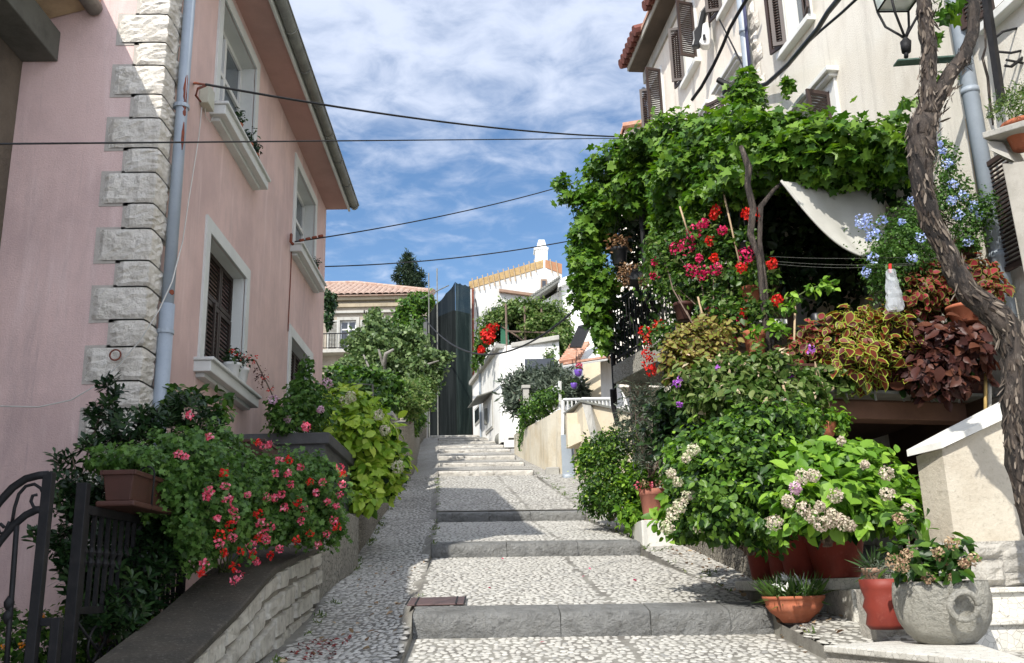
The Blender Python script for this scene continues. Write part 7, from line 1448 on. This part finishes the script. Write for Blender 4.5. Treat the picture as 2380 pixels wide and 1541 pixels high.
foliage('foliage', M['lgrey'], gs, bl, 4800, .07, NARROW, seed=240, inner=.8, droop=-.2); stems(gs, M['branch'], P(1510, 1110, 12.8), bl, 9, .008)
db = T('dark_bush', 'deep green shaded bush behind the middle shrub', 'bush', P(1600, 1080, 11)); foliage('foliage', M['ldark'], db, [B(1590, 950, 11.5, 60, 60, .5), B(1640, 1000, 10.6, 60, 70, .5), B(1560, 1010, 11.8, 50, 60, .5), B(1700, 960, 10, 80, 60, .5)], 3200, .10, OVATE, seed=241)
lbh = T('yellow_flowered_bush', 'bushy green shrub with tiny yellow flowers beside the upper paving', 'bush', P(1410, 1200, 14.5))
bl = [B(1400, 1040, 15, 40, 36, .4), B(1440, 1030, 14.6, 40, 34, .4), B(1390, 1090, 14.8, 44, 40, .4), B(1430, 1100, 14.4, 48, 46, .4), B(1400, 1150, 14.3, 46, 40, .4), B(1440, 1170, 13.9, 44, 36, .3), B(1380, 1165, 14.5, 30, 30, .3), B(1365, 1060, 15, 20, 24, .2), B(1470, 1200, 13.4, 26, 24, .2), B(1480, 1130, 13.8, 36, 40, .3)]
foliage('foliage', M['lmid'], lbh, bl, 9500, .065, OV4, seed=242, inner=.45); foliage('foliage', M['lyel'], lbh, bl, 900, .04, OV4, seed=243, inner=.1); foliage('foliage', M['lhyd'], lbh, bl[-3:], 900, .10, OVATE, seed=244, inner=.3); stems(lbh, M['branch'], P(1420, 1210, 14.2), bl, 12, .012)
# --- potted hydrangea on the bench
hb = T('potted_hydrangea', 'bright green hydrangea with faded pinkish heads in the pots on the bench', 'hydrangea', P(1900, 1240, 7.1))
bl = [B(1880, 1085, 7.3, 60, 40, .3), B(1850, 1130, 7.1, 54, 40, .3), B(1930, 1070, 7.4, 70, 44, .35), B(1990, 1100, 7.3, 70, 50, .35), B(1940, 1150, 7.0, 76, 50, .3), B(2030, 1150, 7.2, 70, 50, .3), B(1880, 1190, 6.95, 70, 46, .25), B(1990, 1200, 6.95, 70, 44, .25), B(2080, 1190, 7.1, 54, 40, .25), B(2100, 1130, 7.3, 34, 26, .2), B(1830, 1170, 7.1, 34, 34, .2), B(1900, 1050, 7.5, 40, 24, .25), B(2010, 1060, 7.5, 34, 20, .2)]
foliage('foliage', M['lhyd'], hb, bl, 2500, .105, OVATE, up=.6, seed=250, inner=.4, rnd=.45, towards=.3, zmin=float(P(1900, 1236, 7)[2])); foliage('foliage', M['lmid'], hb, [(b[0]+A(0, .1, 0), b[1]*.85, b[2]*.85, b[3]*.85) for b in bl], 1800, .10, OVATE, seed=251, inner=.6, zmin=float(P(1900, 1236, 7)[2])); stems(hb, M['branch'], P(1920, 1270, 7.1), bl, 12, .01)
for i, (x, y, r_) in enumerate(((1865,1108,16),(1890,1105,14),(1848,1135,13),(1832,1165,14),(1868,1182,15),(1886,1200,15),(1800,1215,17),(1908,1218,16),(1932,1195,14),(1950,1208,14),(1905,1178,11),(1942,1152,16),(1960,1216,17),(2060,1100,15),(2062,1148,15),(2110,1185,13),(1928,1212,15),(1975,1222,12),(1955,1025,8),(2010,1080,8))):
    Y = 6.58; puff('flower_head', M['flilac'] if i == 2 else M['fdry'], hb, P(x, y, Y), r_*Y/2150, 130, .022, seed=260+i)
# --- hydrangea in the stone bowl
hs_ = T('bowl_hydrangea', 'small hydrangea with withered brown heads growing in the carved stone bowl', 'hydrangea', bx+A(0, 0, zt_-.03))
bl = [B(2140, 1300, 5.4, 46, 34, .15), B(2180, 1310, 5.3, 40, 34, .15), B(2215, 1290, 5.4, 40, 30, .15), B(2120, 1335, 5.3, 40, 26, .12), B(2250, 1310, 5.3, 30, 26, .12), B(2215, 1345, 5.2, 30, 26, .1), B(2090, 1290, 5.6, 30, 26, .12), B(2160, 1345, 5.25, 40, 20, .12), B(2110, 1215, 6.0, 40, 20, .12), B(2130, 1245, 5.9, 20, 20, .1)]
bl = [(b[0]+A(0, .03, .035), b[1]*.85, b[2], b[3]*.8) for b in bl]
foliage('foliage', M['lmid'], hs_, bl, 260, .078, OVATE, up=.7, seed=280, inner=.7); stems(hs_, M['branch'], bx+A(0, 0, zt_-.05), bl, 12, .006)
for i, (x, y, r_) in enumerate(((2075,1305,17),(2095,1315,15),(2105,1290,13),(2212,1262,15),(2262,1300,14),(2190,1300,13),(2180,1285,11),(2158,1345,10),(2090,1205,12),(2240,1310,9),(2205,1345,8))): puff('flower_head', M['fbrown'], hs_, P(x, y, 5.2), r_*5.2/2150, 60, .020, seed=290+i)
# small pots between bench and bowl
c, r, h_ = pp(2035, 1368, 1320, 48, 6.55); t_ = pot('clay_pot', 'small pale clay pot with strappy leaves right of the bench end', c, r, h_, surf('pale_clay', (.38,.24,.17), s=4, fine=20, bs=.1))
n = 60; g = np.random.default_rng(3); an = g.random(n)*6.28; leafmesh('foliage', M['ldark'], t_, np.tile(c+A(0, 0, h_*.9), (n, 1)), g.normal(size=(n, 3)), np.stack([np.cos(an), np.sin(an), .5+g.random(n)], 1), .13+.07*g.random(n), NEEDLE)
k = MB(); c = P(2035, 1368, 6.5); k.box(c[0]-.06, c[0]+.22, 6.42, 6.7, c[2]-.5, c[2]-.004); tag(k.build('small_plinth', M['rough'], None), 'rough stone plinth under the small pale clay pot', 'plinth')
c, r, h_ = pp(2066, 1462, 1345, 98, 6.12); t_ = pot('ribbed_pot', 'dark red ribbed clay pot between the bench and the stone bowl', c, r, h_, M['terrared'], [(.8*r, 0), (.95*r, .1*h_), (.85*r, .3*h_), (1.0*r, .45*h_), (.88*r, .62*h_), (1.0*r, .8*h_), (1.05*r, h_), (.9*r, h_)])
foliage('foliage', M['lgrey'], t_, [(c+A(0, -.02, h_+.05), .12, .1, .09)], 420, .03, NARROW, seed=300)
c, r, h_ = pp(2135, 1240, 1150, 56, 7.2); pot('clay_pot', 'brown clay pot in shadow beside the stair wall', c, r, h_, M['terrabrown'])
sc.render.engine = 'CYCLES'
